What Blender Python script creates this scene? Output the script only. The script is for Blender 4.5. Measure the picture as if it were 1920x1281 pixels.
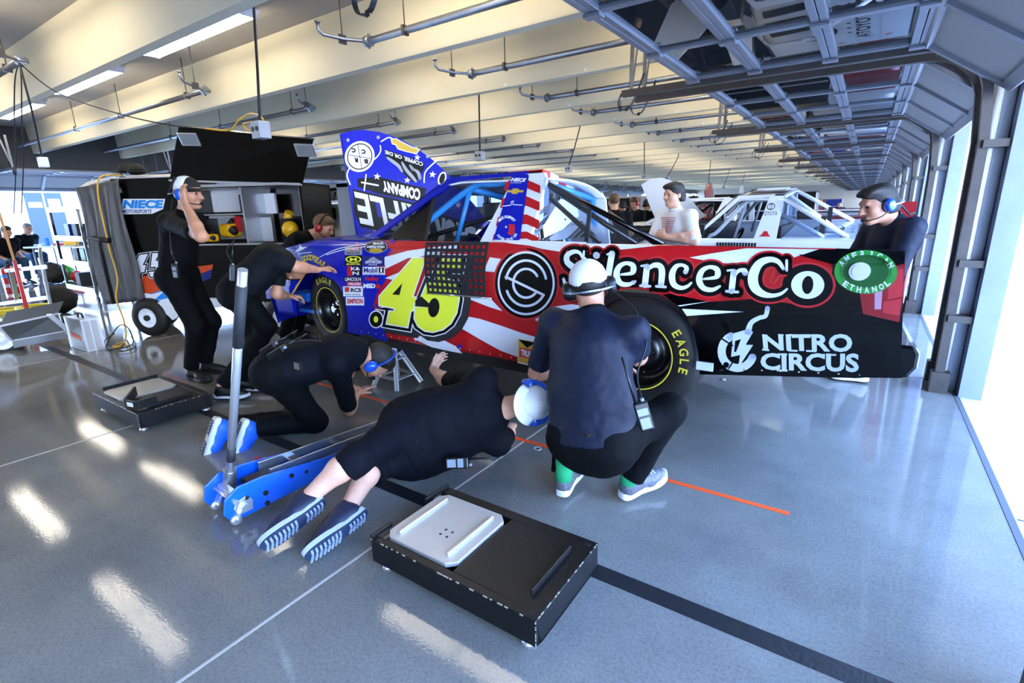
import bpy, bmesh, math, random
import numpy as np
from mathutils import Vector, Matrix
random.seed(7)
PI = math.pi
for o in list(bpy.data.objects): bpy.data.objects.remove(o)
SC = bpy.context.scene
COL = SC.collection

# ------------------------------------------------------------------ camera
EYE = 1.43
YAW, PITCH, ROLL, FPX = 6.04555158e-01, 2.57719334e-01, -2.38121992e-02, 948.22
_cy, _sy = math.cos(YAW), math.sin(YAW)
CF = Vector((-_sy*math.cos(PITCH), _cy*math.cos(PITCH), -math.sin(PITCH)))
_r = Vector((_cy, _sy, 0)); _u = _r.cross(CF)
CR = math.cos(ROLL)*_r + math.sin(ROLL)*_u
CU = -math.sin(ROLL)*_r + math.cos(ROLL)*_u
cam = bpy.data.cameras.new('camera')
cam_ob = bpy.data.objects.new('camera', cam); COL.objects.link(cam_ob)
cam.sensor_width = 36; cam.lens = FPX*36/1920
mw = Matrix((CR, CU, -CF)).transposed().to_4x4(); mw.translation = Vector((0, 0, EYE))
cam_ob.matrix_world = mw
SC.camera = cam_ob
cam.clip_start = 0.05; cam.clip_end = 400

def ray(px, py): return CF + CR*((px-960)/FPX) - CU*((py-640.5)/FPX)
def at(px, py, x=None, y=None, z=None, d=None):
    """turn a measured direction into a point on the plane x, y or z = const, or at depth d"""
    v = ray(px, py)
    if z is not None: t = (z-EYE)/v.z
    elif y is not None: t = y/v.y
    elif x is not None: t = x/v.x
    else: t = d
    return Vector((0, 0, EYE)) + v*t

# ------------------------------------------------------------------ world, sun, exposure
SC.view_settings.view_transform = 'Standard'; SC.view_settings.look = 'None'
SC.view_settings.gamma = 1; SC.view_settings.use_curve_mapping = False
SC.view_settings.exposure = 0.0
w = bpy.data.worlds.new('sky'); SC.world = w; w.use_nodes = True
nt = w.node_tree; nt.nodes.clear()
bg = nt.nodes.new('ShaderNodeBackground'); wo = nt.nodes.new('ShaderNodeOutputWorld')
tc = nt.nodes.new('ShaderNodeTexCoord'); sx = nt.nodes.new('ShaderNodeSeparateXYZ'); rp = nt.nodes.new('ShaderNodeValToRGB')
nt.links.new(tc.outputs['Generated'], sx.inputs[0]); nt.links.new(sx.outputs['Z'], rp.inputs[0])
rp.color_ramp.elements[0].position = 0.0; rp.color_ramp.elements[0].color = (0.88, 0.93, 1.0, 1)
rp.color_ramp.elements[1].position = 0.5; rp.color_ramp.elements[1].color = (0.22, 0.44, 1.0, 1)
_e = rp.color_ramp.elements.new(0.09); _e.color = (0.64, 0.79, 1.0, 1)
_e = rp.color_ramp.elements.new(0.25); _e.color = (0.30, 0.53, 1.0, 1)
nt.links.new(rp.outputs[0], bg.inputs[0]); bg.inputs[1].default_value = 26.0
nt.links.new(bg.outputs[0], wo.inputs[0])
sun = bpy.data.lights.new('sun', 'SUN'); sun.energy = 12.0; sun.angle = 0.009; sun.color = (1, 0.95, 0.86)
sun_ob = bpy.data.objects.new('sun', sun); COL.objects.link(sun_ob)
sun_ob.rotation_euler = Vector((0.25, -0.55, 1.0)).to_track_quat('Z', 'Y').to_euler()
TUBE_EMIT = 27.0        # strength of the fluorescent tubes

# ------------------------------------------------------------------ materials
def lin(c):
    if isinstance(c, str): c = [int(c[i:i+2], 16) for i in (0, 2, 4)]
    return tuple((v/255/12.92 if v/255 <= 0.04045 else ((v/255+0.055)/1.055)**2.4) for v in c)
_M = {}
def mat(name, col='808080', rough=0.5, metal=0.0, var=0.0, vscale=8.0, bump=0.0, bscale=40.0, coat=0.0, emit=None, estr=0.0, spec=None, trans=0.0, alpha=1.0, bdist=0.01, stretch=None):
    if name in _M: return _M[name]
    m = bpy.data.materials.new(name); m.use_nodes = True; n = m.node_tree; b = n.nodes['Principled BSDF']
    c = lin(col); b.inputs['Base Color'].default_value = (*c, 1)
    b.inputs['Roughness'].default_value = rough; b.inputs['Metallic'].default_value = metal
    b.inputs['Coat Weight'].default_value = coat; b.inputs['Coat Roughness'].default_value = 0.04
    if spec is not None: b.inputs['Specular IOR Level'].default_value = spec
    if trans: b.inputs['Transmission Weight'].default_value = trans
    if alpha < 1: b.inputs['Alpha'].default_value = alpha
    if emit: b.inputs['Emission Color'].default_value = (*lin(emit), 1); b.inputs['Emission Strength'].default_value = estr
    if var or bump:
        t = n.nodes.new('ShaderNodeTexCoord'); mp = n.nodes.new('ShaderNodeMapping')
        n.links.new(t.outputs['Object'], mp.inputs[0])
        if stretch: mp.inputs['Scale'].default_value = stretch
    if var:
        z = n.nodes.new('ShaderNodeTexNoise'); z.inputs['Scale'].default_value = vscale; z.inputs['Detail'].default_value = 6; z.inputs['Roughness'].default_value = 0.6
        r = n.nodes.new('ShaderNodeValToRGB'); n.links.new(mp.outputs[0], z.inputs['Vector']); n.links.new(z.outputs[0], r.inputs[0])
        r.color_ramp.elements[0].position = 0.3; r.color_ramp.elements[1].position = 0.7
        r.color_ramp.elements[0].color = (*[v*(1-var) for v in c], 1); r.color_ramp.elements[1].color = (*[min(1, v*(1+var)) for v in c], 1)
        n.links.new(r.outputs[0], b.inputs['Base Color'])
    if bump:
        z = n.nodes.new('ShaderNodeTexNoise'); z.inputs['Scale'].default_value = bscale; z.inputs['Detail'].default_value = 4
        bp = n.nodes.new('ShaderNodeBump'); bp.inputs['Strength'].default_value = bump; bp.inputs['Distance'].default_value = bdist
        n.links.new(mp.outputs[0], z.inputs['Vector']); n.links.new(z.outputs[0], bp.inputs['Height']); n.links.new(bp.outputs[0], b.inputs['Normal'])
    _M[name] = m; return m
def glass_mat(name, tint='e8eef2', dirt=0.05, ior=1.5):
    """thin window glass: Fresnel mix of clear and mirror"""
    if name in _M: return _M[name]
    m = bpy.data.materials.new(name); m.use_nodes = True; n = m.node_tree; n.nodes.clear()
    o = n.nodes.new('ShaderNodeOutputMaterial'); tr = n.nodes.new('ShaderNodeBsdfTransparent'); gl = n.nodes.new('ShaderNodeBsdfGlossy'); fr = n.nodes.new('ShaderNodeFresnel')
    df = n.nodes.new('ShaderNodeBsdfDiffuse'); mx = n.nodes.new('ShaderNodeMixShader'); m2 = n.nodes.new('ShaderNodeMixShader')
    tr.inputs[0].default_value = (*lin(tint), 1); gl.inputs['Roughness'].default_value = 0.01; fr.inputs[0].default_value = ior
    df.inputs[0].default_value = (0.5, 0.52, 0.55, 1); m2.inputs[0].default_value = dirt
    n.links.new(tr.outputs[0], m2.inputs[1]); n.links.new(df.outputs[0], m2.inputs[2])
    n.links.new(fr.outputs[0], mx.inputs[0]); n.links.new(m2.outputs[0], mx.inputs[1]); n.links.new(gl.outputs[0], mx.inputs[2])
    n.links.new(mx.outputs[0], o.inputs[0]); _M[name] = m; return m

# ------------------------------------------------------------------ mesh builder
def frame(d, up=(0, 0, 1)):
    d = Vector(d).normalized(); up = Vector(up)
    if abs(d.dot(up.normalized())) > 0.98: up = Vector((1, 0, 0)) if abs(d.x) < 0.9 else Vector((0, 1, 0))
    s = d.cross(up).normalized(); u = s.cross(d).normalized()
    return s, u, d
class MB:
    def __init__(s): s.b = bmesh.new(); s.mi = 0
    def face(s, vs, smooth=False):
        try:
            f = s.b.faces.new(vs); f.material_index = s.mi; f.smooth = smooth; return f
        except ValueError: return None
    def box(s, lo, hi, M=None):
        x0, y0, z0 = lo; x1, y1, z1 = hi
        P = [Vector(p) for p in ((x0,y0,z0),(x1,y0,z0),(x1,y1,z0),(x0,y1,z0),(x0,y0,z1),(x1,y0,z1),(x1,y1,z1),(x0,y1,z1))]
        if M is not None: P = [M @ p for p in P]
        v = [s.b.verts.new(p) for p in P]
        for q in ((0,3,2,1),(4,5,6,7),(0,1,5,4),(1,2,6,5),(2,3,7,6),(3,0,4,7)): s.face([v[i] for i in q])
        return s
    def bar(s, a, b, w, h, up=(0, 0, 1)):
        a, b = Vector(a), Vector(b); sd, u, d = frame(b-a, up); v = []
        for p in (a, b):
            for i, j in ((-1,-1),(1,-1),(1,1),(-1,1)): v.append(s.b.verts.new(p+sd*i*w/2+u*j*h/2))
        for q in ((3,2,1,0),(4,5,6,7),(0,1,5,4),(1,2,6,5),(2,3,7,6),(3,0,4,7)): s.face([v[i] for i in q])
        return s
    def cyl(s, a, b, r0, r1=None, n=20, cap=True, smooth=True):
        a, b = Vector(a), Vector(b); r1 = r0 if r1 is None else r1; sd, u, d = frame(b-a)
        A = [s.b.verts.new(a+(sd*math.cos(t)+u*math.sin(t))*r0) for t in (2*PI*i/n for i in range(n))]
        B = [s.b.verts.new(b+(sd*math.cos(t)+u*math.sin(t))*r1) for t in (2*PI*i/n for i in range(n))]
        for i in range(n): s.face([A[i], A[(i+1)%n], B[(i+1)%n], B[i]], smooth)
        if cap: s.face(A[::-1]); s.face(B)
        return s
    def lathe(s, prof, M=None, n=32, a0=0, a1=2*PI, smooth=True):
        """prof: (r, h) about local Z"""
        full = abs(a1-a0-2*PI) < 1e-6; k = n if full else n+1; rings = []
        for r, h in prof:
            rg = []
            for i in range(k):
                t = a0+(a1-a0)*i/n; p = Vector((r*math.cos(t), r*math.sin(t), h)); rg.append(s.b.verts.new(M @ p if M is not None else p))
            rings.append(rg)
        for A, B in zip(rings, rings[1:]):
            for i in range(n): s.face([A[i], A[(i+1)%k], B[(i+1)%k], B[i]], smooth)
        return s
    def tube(s, pts, r, n=10, closed=False, cap=True):
        pts = [Vector(p) for p in pts]; rings = []; N = len(pts); prev = None
        for i, p in enumerate(pts):
            if closed: d = pts[(i+1)%N]-pts[i-1]
            else: d = pts[min(i+1, N-1)]-pts[max(i-1, 0)]
            if d.length < 1e-9: d = Vector((0, 0, 1))
            d.normalize()
            if prev is None: sd, u, _ = frame(d)
            else:
                sd = prev-d*prev.dot(d)
                sd = sd.normalized() if sd.length > 1e-6 else frame(d)[0]
                u = sd.cross(d)*-1
            prev = sd; u = d.cross(sd); rr = r[i] if isinstance(r, (list, tuple)) else r
            rings.append([s.b.verts.new(p+(sd*math.cos(t)+u*math.sin(t))*rr) for t in (2*PI*k/n for k in range(n))])
        for i in range(N if closed else N-1):
            A, B = rings[i], rings[(i+1)%N]
            for k in range(n): s.face([A[k], A[(k+1)%n], B[(k+1)%n], B[k]], True)
        if cap and not closed: s.face(rings[0][::-1]); s.face(rings[-1])
        return s
    def prism(s, poly, f0, f1, cap=True):
        """poly 2D list; f0/f1 map (a,b) to 3D for the two ends"""
        A = [s.b.verts.new(Vector(f0(*p))) for p in poly]; B = [s.b.verts.new(Vector(f1(*p))) for p in poly]; n = len(poly)
        for i in range(n): s.face([A[i], A[(i+1)%n], B[(i+1)%n], B[i]])
        if cap: s.face(A[::-1]); s.face(B)
        return s
    def poly(s, pts): s.face([s.b.verts.new(Vector(p)) for p in pts]); return s
    def grid(s, F, nu, nv, smooth=True):
        V = [[s.b.verts.new(Vector(F(i/nu, j/nv))) for j in range(nv+1)] for i in range(nu+1)]
        for i in range(nu):
            for j in range(nv): s.face([V[i][j], V[i+1][j], V[i+1][j+1], V[i][j+1]], smooth)
        return s
    def ball(s, c, r, n=16, M=None):
        c = Vector(c); r = Vector((r, r, r)) if not hasattr(r, '__len__') else Vector(r)
        def F(u, v):
            t = 2*PI*u; p = PI*(v-.5); q = Vector((math.cos(p)*math.cos(t)*r.x, math.cos(p)*math.sin(t)*r.y, math.sin(p)*r.z))
            return c+(M @ q if M is not None else q)
        return s.grid(F, n, n//2)
    def arrays(s, V, Fq, smooth=True):
        vs = [s.b.verts.new(v) for v in V]
        for q in Fq: s.face([vs[i] for i in q], smooth)
        return s
    def build(s, name, mats, parent=None, bevel=0, recalc=True, weld=True, solid=0):
        if weld: bmesh.ops.remove_doubles(s.b, verts=s.b.verts, dist=1e-5)
        if recalc: bmesh.ops.recalc_face_normals(s.b, faces=s.b.faces)
        me = bpy.data.meshes.new(name); s.b.to_mesh(me); s.b.free()
        for m in (mats if isinstance(mats, (list, tuple)) else [mats]): me.materials.append(m)
        o = bpy.data.objects.new(name, me); COL.objects.link(o)
        if parent is not None: adopt(o, parent)
        if solid:
            q = o.modifiers.new('thick', 'SOLIDIFY'); q.thickness = solid; q.offset = -1
        if bevel:
            q = o.modifiers.new('bevel', 'BEVEL'); q.width = bevel; q.segments = 2; q.limit_method = 'ANGLE'; q.angle_limit = 0.6
        return o
_L = {}
def adopt(o, parent):
    """child meshes of one-off things are written in world coordinates"""
    o.parent = parent
    if parent.name in _L: o.matrix_parent_inverse = Matrix.Translation(-_L[parent.name])
def tag(o, label=None, cat=None, group=None, kind=None):
    if label: o['label'] = label
    if cat: o['category'] = cat
    if group: o['group'] = group
    if kind: o['kind'] = kind
    return o
def thing(name, label, cat, loc=(0, 0, 0), group=None, local=False, rz=0):
    o = bpy.data.objects.new(name, None); COL.objects.link(o); o.location = loc; o.empty_display_size = 0.1
    o.rotation_euler = (0, 0, rz)
    tag(o, label, cat, group)
    if not local: _L[o.name] = Vector(loc)
    return o
def struct(o, label=None): o['kind'] = 'structure'; (label and o.__setitem__('label', label)); return o
def copy_tree(o, parent=None):
    c = o.copy(); COL.objects.link(c)
    if parent is not None: c.parent = parent; c.matrix_parent_inverse = o.matrix_parent_inverse.copy()
    for ch in [x for x in KIDS.get(o.name, ())]: copy_tree(ch, c)
    return c
KIDS = {}
def index_kids():
    KIDS.clear()
    for o in bpy.data.objects:
        if o.parent: KIDS.setdefault(o.parent.name, []).append(o)

def smooth_pts(P, n=6, closed=False):
    """Catmull-Rom through the points"""
    P = [Vector(p) for p in P]; N = len(P); out = []
    rng = range(N) if closed else range(N-1)
    for i in rng:
        if closed: a, b, c, d = P[i-1], P[i], P[(i+1)%N], P[(i+2)%N]
        else: a, b, c, d = P[max(i-1, 0)], P[i], P[i+1], P[min(i+2, N-1)]
        for k in range(n):
            t = k/n; out.append(0.5*((2*b)+(c-a)*t+(2*a-5*b+4*c-d)*t*t+(-a+3*b-3*c+d)*t**3))
    if not closed: out.append(P[-1])
    return out

# ------------------------------------------------------------------ lettering and marks: 2D shapes mapped onto a surface
_tc = {}
def text2d(s, bold=0.0, shear=0.0, spacing=1.0):
    """built-in font -> (verts 2D scaled to a 0..1 box, faces, aspect)"""
    k = (s, bold, shear, spacing)
    if k in _tc: return _tc[k]
    c = bpy.data.curves.new('t', 'FONT'); c.body = s; c.offset = bold; c.shear = shear; c.space_character = spacing; c.resolution_u = 3
    o = bpy.data.objects.new('t', c); me = o.to_mesh()
    V = [(v.co.x, v.co.y) for v in me.vertices]; F = [tuple(p.vertices) for p in me.polygons]
    o.to_mesh_clear(); bpy.data.objects.remove(o); bpy.data.curves.remove(c)
    xs = [v[0] for v in V]; ys = [v[1] for v in V]; x0, x1, y0, y1 = min(xs), max(xs), min(ys), max(ys)
    V = [((x-x0)/(x1-x0), (y-y0)/(y1-y0)) for x, y in V]
    _tc[k] = (V, F, (x1-x0)/(y1-y0)); return _tc[k]
def fill2d(loops, offset=0.0, res=5, cyclic_smooth=False):
    """closed 2D loops (outer and holes) -> filled mesh; offset fattens (in loop units)"""
    c = bpy.data.curves.new('t', 'CURVE'); c.dimensions = '2D'; c.fill_mode = 'FRONT'; c.offset = offset
    for L in loops:
        sp = c.splines.new('POLY'); sp.points.add(len(L)-1); sp.use_cyclic_u = True
        for p, q in zip(sp.points, L): p.co = (q[0], q[1], 0, 1)
    o = bpy.data.objects.new('t', c); me = o.to_mesh()
    V = [(v.co.x, v.co.y) for v in me.vertices]; F = [tuple(p.vertices) for p in me.polygons]
    o.to_mesh_clear(); bpy.data.objects.remove(o); bpy.data.curves.remove(c)
    return V, F
def quadmap(q):
    """bilinear map of 0..1 box onto 4 corners: bottom-left, bottom-right, top-right, top-left"""
    q = [Vector(p) for p in q]
    return lambda u, v: (q[0]*(1-u)+q[1]*u)*(1-v)+(q[3]*(1-u)+q[2]*u)*v
def stroke2d(P, w, closed=False):
    """polyline to quad strip"""
    P = [Vector((p[0], p[1])) for p in P]; N = len(P); V = []; F = []
    for i, p in enumerate(P):
        d = (P[(i+1)%N]-P[i-1]) if closed else (P[min(i+1, N-1)]-P[max(i-1, 0)])
        d.normalize(); n = Vector((-d.y, d.x)); V += [tuple(p+n*w/2), tuple(p-n*w/2)]
    for i in range(N if closed else N-1):
        j = (i+1)%N; F.append((2*i, 2*i+1, 2*j+1, 2*j))
    return V, F
def circle2d(cx, cy, r, n=40, ry=None): return [(cx+r*math.cos(2*PI*i/n), cy+(ry or r)*math.sin(2*PI*i/n)) for i in range(n)]
def star2d(cx, cy, r, rot=0, k=0.4): return [(cx+(r if i % 2 == 0 else r*k)*math.sin(rot+i*PI/5), cy+(r if i % 2 == 0 else r*k)*math.cos(rot+i*PI/5)) for i in range(10)]
class Decal:
    """flat coloured marks collected in 2D, then laid on a surface map f(a,b,lift)"""
    def __init__(s, f, flip=False): s.f = f; s.bm = bmesh.new(); s.mats = []; s.flip = flip
    def add(s, V, F, m, lift=1):
        if m not in s.mats: s.mats.append(m)
        mi = s.mats.index(m); vs = [s.bm.verts.new((v[0], v[1], lift)) for v in V]
        for f in F:
            try: g = s.bm.faces.new([vs[i] for i in f]); g.material_index = mi
            except ValueError: pass
        return s
    def loops(s, L, m, lift=1, offset=0.0): return s.add(*fill2d(L, offset), m, lift)
    def text(s, t, quad, m, lift=1, bold=0.0, spacing=1.0):
        V, F, a = text2d(t, bold, 0, spacing); g = quadmap([(p[0], p[1], 0) for p in quad]); return s.add([tuple(g(*v))[:2] for v in V], F, m, lift)
    def stroke(s, P, w, m, lift=1, closed=False): return s.add(*stroke2d(P, w, closed), m, lift)
    def build(s, name, parent, cuts=(), unit=0.0006, clip=False):
        for axis, val in cuts:
            co = (val, 0, 0) if axis == 0 else (0, val, 0); no = (1, 0, 0) if axis == 0 else (0, 1, 0)
            bmesh.ops.bisect_plane(s.bm, geom=s.bm.verts[:]+s.bm.edges[:]+s.bm.faces[:], plane_co=co, plane_no=no, dist=1e-6)
        for v in s.bm.verts: v.co = Vector(s.f(v.co.x, v.co.y, v.co.z*unit))
        if clip:
            kill = [f for f in s.bm.faces if math.hypot(f.calc_center_median().x+1.0, f.calc_center_median().z-.60) < .392 or f.calc_center_median().z > 1.222]
            bmesh.ops.delete(s.bm, geom=kill, context='FACES')
        me = bpy.data.meshes.new(name); s.bm.to_mesh(me); s.bm.free()
        for m in s.mats: me.materials.append(m)
        o = bpy.data.objects.new(name, me); COL.objects.link(o)
        if parent is not None: adopt(o, parent)
        return o
# ================================================================== the setting
m_conc = mat('ceiling_concrete', 'd6caaa', 0.85, var=0.10, vscale=1.2, bump=0.15, bscale=12, stretch=(0.35, 1, 1))
m_slab = mat('slab_concrete', 'a8a296', 0.9, var=0.10, vscale=0.8, bump=0.1, bscale=10)
m_steel = mat('galvanised', '8f9296', 0.42, 0.85, var=0.12, vscale=20)
m_alu = mat('door_aluminium', '85878d', 0.42, 0.7, var=0.06, vscale=10)
m_darksteel = mat('dark_track', '4b4642', 0.5, 0.6, var=0.15, vscale=14)
m_panel = mat('door_panel', '7c7873', 0.55, 0.1, var=0.05, vscale=3)
m_pier = mat('pier_paint', 'cfcfcd', 0.8, var=0.03, vscale=4, bump=0.1, bscale=30)
m_pierb = mat('pier_jamb_shade', '767d92', 0.8, var=0.08, vscale=5)  # blue-grey paints in the door jamb's shade along the pier edge
m_black = mat('black_rubber', '0e0e10', 0.55)
m_glass = glass_mat('door_glass', 'c9d4dc', 0.03, 2.1)
m_white = mat('white_paint', 'eceef2', 0.4)
m_tube = mat('tube_lamp', 'ffffff', 0.5, emit='fff3dc', estr=TUBE_EMIT)

# polished concrete floor with sawn joints and cloudy wear
def floor_mat():
    m = bpy.data.materials.new('polished_concrete'); m.use_nodes = True; n = m.node_tree; b = n.nodes['Principled BSDF']
    t = n.nodes.new('ShaderNodeTexCoord')
    z1 = n.nodes.new('ShaderNodeTexNoise'); z1.inputs['Scale'].default_value = 1.1; z1.inputs['Detail'].default_value = 8; z1.inputs['Roughness'].default_value = 0.65
    z2 = n.nodes.new('ShaderNodeTexNoise'); z2.inputs['Scale'].default_value = 90; z2.inputs['Detail'].default_value = 3
    r1 = n.nodes.new('ShaderNodeValToRGB'); r1.color_ramp.elements[0].position = .3; r1.color_ramp.elements[1].position = .72
    r1.color_ramp.elements[0].color = (*lin('6c6a66'), 1); r1.color_ramp.elements[1].color = (*lin('8b887f'), 1)
    r2 = n.nodes.new('ShaderNodeValToRGB'); r2.color_ramp.elements[0].position = .25; r2.color_ramp.elements[1].position = .6
    r2.color_ramp.elements[0].color = (.72, .72, .72, 1); r2.color_ramp.elements[1].color = (1, 1, 1, 1)
    mx = n.nodes.new('ShaderNodeMixRGB'); mx.blend_type = 'MULTIPLY'; mx.inputs[0].default_value = 1
    for z in (z1, z2): n.links.new(t.outputs['Object'], z.inputs['Vector'])
    n.links.new(z1.outputs[0], r1.inputs[0]); n.links.new(z2.outputs[0], r2.inputs[0]); n.links.new(r1.outputs[0], mx.inputs[1]); n.links.new(r2.outputs[0], mx.inputs[2])
    n.links.new(mx.outputs[0], b.inputs['Base Color'])
    mr = n.nodes.new('ShaderNodeMapRange'); mr.inputs[3].default_value = 0.045; mr.inputs[4].default_value = 0.08
    n.links.new(z1.outputs[0], mr.inputs[0]); n.links.new(mr.outputs[0], b.inputs['Roughness'])
    b.inputs['Specular IOR Level'].default_value = 0.24
    bp = n.nodes.new('ShaderNodeBump'); bp.inputs['Strength'].default_value = 0.05; bp.inputs['Distance'].default_value = 0.003
    n.links.new(z2.outputs[0], bp.inputs['Height']); n.links.new(bp.outputs[0], b.inputs['Normal'])
    return m
m_floor = floor_mat()
Y0, Y1, XL, XR = -9.0, 66.0, -17.7, 0.72
BP = 3.37; PIER0 = 4.76; PW = 0.46       # bay pitch, first pier face seen, pier width along the row
q = MB(); q.box((XL, Y0, -.2), (XR, Y1, 0)); struct(q.build('floor', m_floor))
m_joint = mat('joint_filler', 'b3b0a8', 0.6); m_seam = mat('dark_seam', '55565a', 0.9); m_tape = mat('black_tape', '121317', 0.55, bump=.2, bscale=60, var=.4, vscale=30)
q = MB()
for x in (-1.62, -4.12, -6.9, -10.6, -14.2): q.box((x-.006, Y0, 0), (x+.006, Y1, .0012))
for y in (-2.4, 5.15, 8.5, 12.0, 18, 24): q.box((XL, y-.006, 0), (XR-.02, y+.006, .0012))
struct(q.build('trim_1', m_joint), 'thin pale joints sawn in the polished concrete floor')
q = MB(); q.box((XR-.02, Y0, .0004), (XR+.01, Y1, .003)); struct(q.build('trim_2', m_seam))
m_apron = mat('apron_concrete', 'c9ccd0', 0.75, var=0.06, vscale=2, bump=.15, bscale=25)
m_asphalt = mat('far_apron', 'b9b8b4', 0.9, var=.05, vscale=.5)
q = MB(); q.box((XR, Y0, -.2), (40, Y1+20, -.001)); struct(q.build('apron', m_apron))
q = MB(); q.box((-90, Y0-20, -.2), (XL, Y1+30, -.001)); struct(q.build('pavement', m_asphalt))
q = MB(); q.box((XR+.02, 2.955, -.0005), (4, 2.965, .001)); q.box((XR+.02, 6.55, -.0005), (4, 6.56, .001)); struct(q.build('trim_3', m_seam))
# black tape strip and orange line
tag(MB().box((-9.6, 1.575, .0003), (.71, 1.655, .0015)).build('floor_tape', m_tape), 'wide black strip running across the grey floor under both scale pads', 'tape')
m_or = mat('orange_tape', 'ff5a24', 0.5)
tag(MB().box((-4.6, 2.447, .0004), (-.13, 2.477, .0018)).build('floor_line', m_or), 'thin bright orange line on the floor running under the truck side', 'tape')

# ceiling: slab and tapering stems of precast double tees
ZB, ZS = 3.02, 3.66
q = MB(); q.box((XL, Y0, ZS), (XR+.1, Y1, ZS+.25)); struct(q.build('ceiling', m_slab))
q = MB(); L = XR+.05-XL
q.prism([(-.06, ZB), (.06, ZB), (.10, ZS), (-.10, ZS)], lambda a, b: (XL+.35, a, b), lambda a, b: (XR+.05, a, b))
b0 = struct(q.build('ceiling_beam', m_conc)); ys = [2.57+1.84*k for k in range(-6, 34)]
b0.location = (0, ys[0], 0)
for y in ys[1:]: c = b0.copy(); COL.objects.link(c); c.location = (0, y, 0)
# small white chamfer marks under the stems
q = MB()
for k in range(0, 14):
    for x in (-4.3, -3.1, -1.9): q.box((x, ys[8+k]-.063, ZB+.02+.0), (x+.03, ys[8+k]-.059, ZB+.09))
struct(q.build('trim_4', m_white))
# end walls
m_back = mat('back_wall_block', 'b9ab97', 0.85, var=.06, vscale=1)
q = MB(); q.box((XL, Y1, 0), (XR+.1, Y1+.2, ZS)); struct(q.build('wall_back', m_back))
q = MB(); q.box((XL, Y0-.2, 0), (XR+.1, Y0, ZS)); struct(q.build('wall_front', m_back))
# right side: piers standing out from the door line
def pier_spans():
    y = PIER0-BP*4
    while y < Y1-2:
        yield y, y+PW
        y += BP
q = MB(); q.box((XR+.13, 0, 0), (1.75, PW, 2.75)); q.mi = 1; q.box((XR, -.012, 0), (XR+.13, PW+.012, 2.75))
p0 = struct(q.build('wall_pier', [m_pier, m_pierb])); first = True
for a, b in pier_spans():
    if first: p0.location = (0, a, 0); first = False
    else: c = p0.copy(); COL.objects.link(c); c.location = (0, a, 0)
m_beige = mat('header_beige', 'b3a48f', .8)
q = MB(); q.box((XR, Y0, 2.42), (XR+.16, Y1, ZS+.2)); struct(q.build('wall_right', m_beige))
q = MB(); q.box((XR+.16, Y0, 2.7), (1.85, Y1, 2.95)); struct(q.build('canopy', m_beige))
# left wall: dark header beam, piers
m_dhead = mat('dark_header', '5c5854', .7, var=.05)
q = MB(); q.box((XL-.2, Y0, 2.62), (XL, Y1, ZS+.2)); q.box((XL, Y0, 2.6), (XL+.14, Y1, 2.86)); struct(q.build('wall_left', m_dhead))
q = MB(); q.box((XL-.5, 0, 0), (XL, PW, 2.62)); p1 = struct(q.build('wall_pier_left', m_pier)); first = True
for a, b in pier_spans():
    if first: p1.location = (0, a+1.6, 0); first = False
    else: c = p1.copy(); COL.objects.link(c); c.location = (0, a+1.6, 0)

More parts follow.
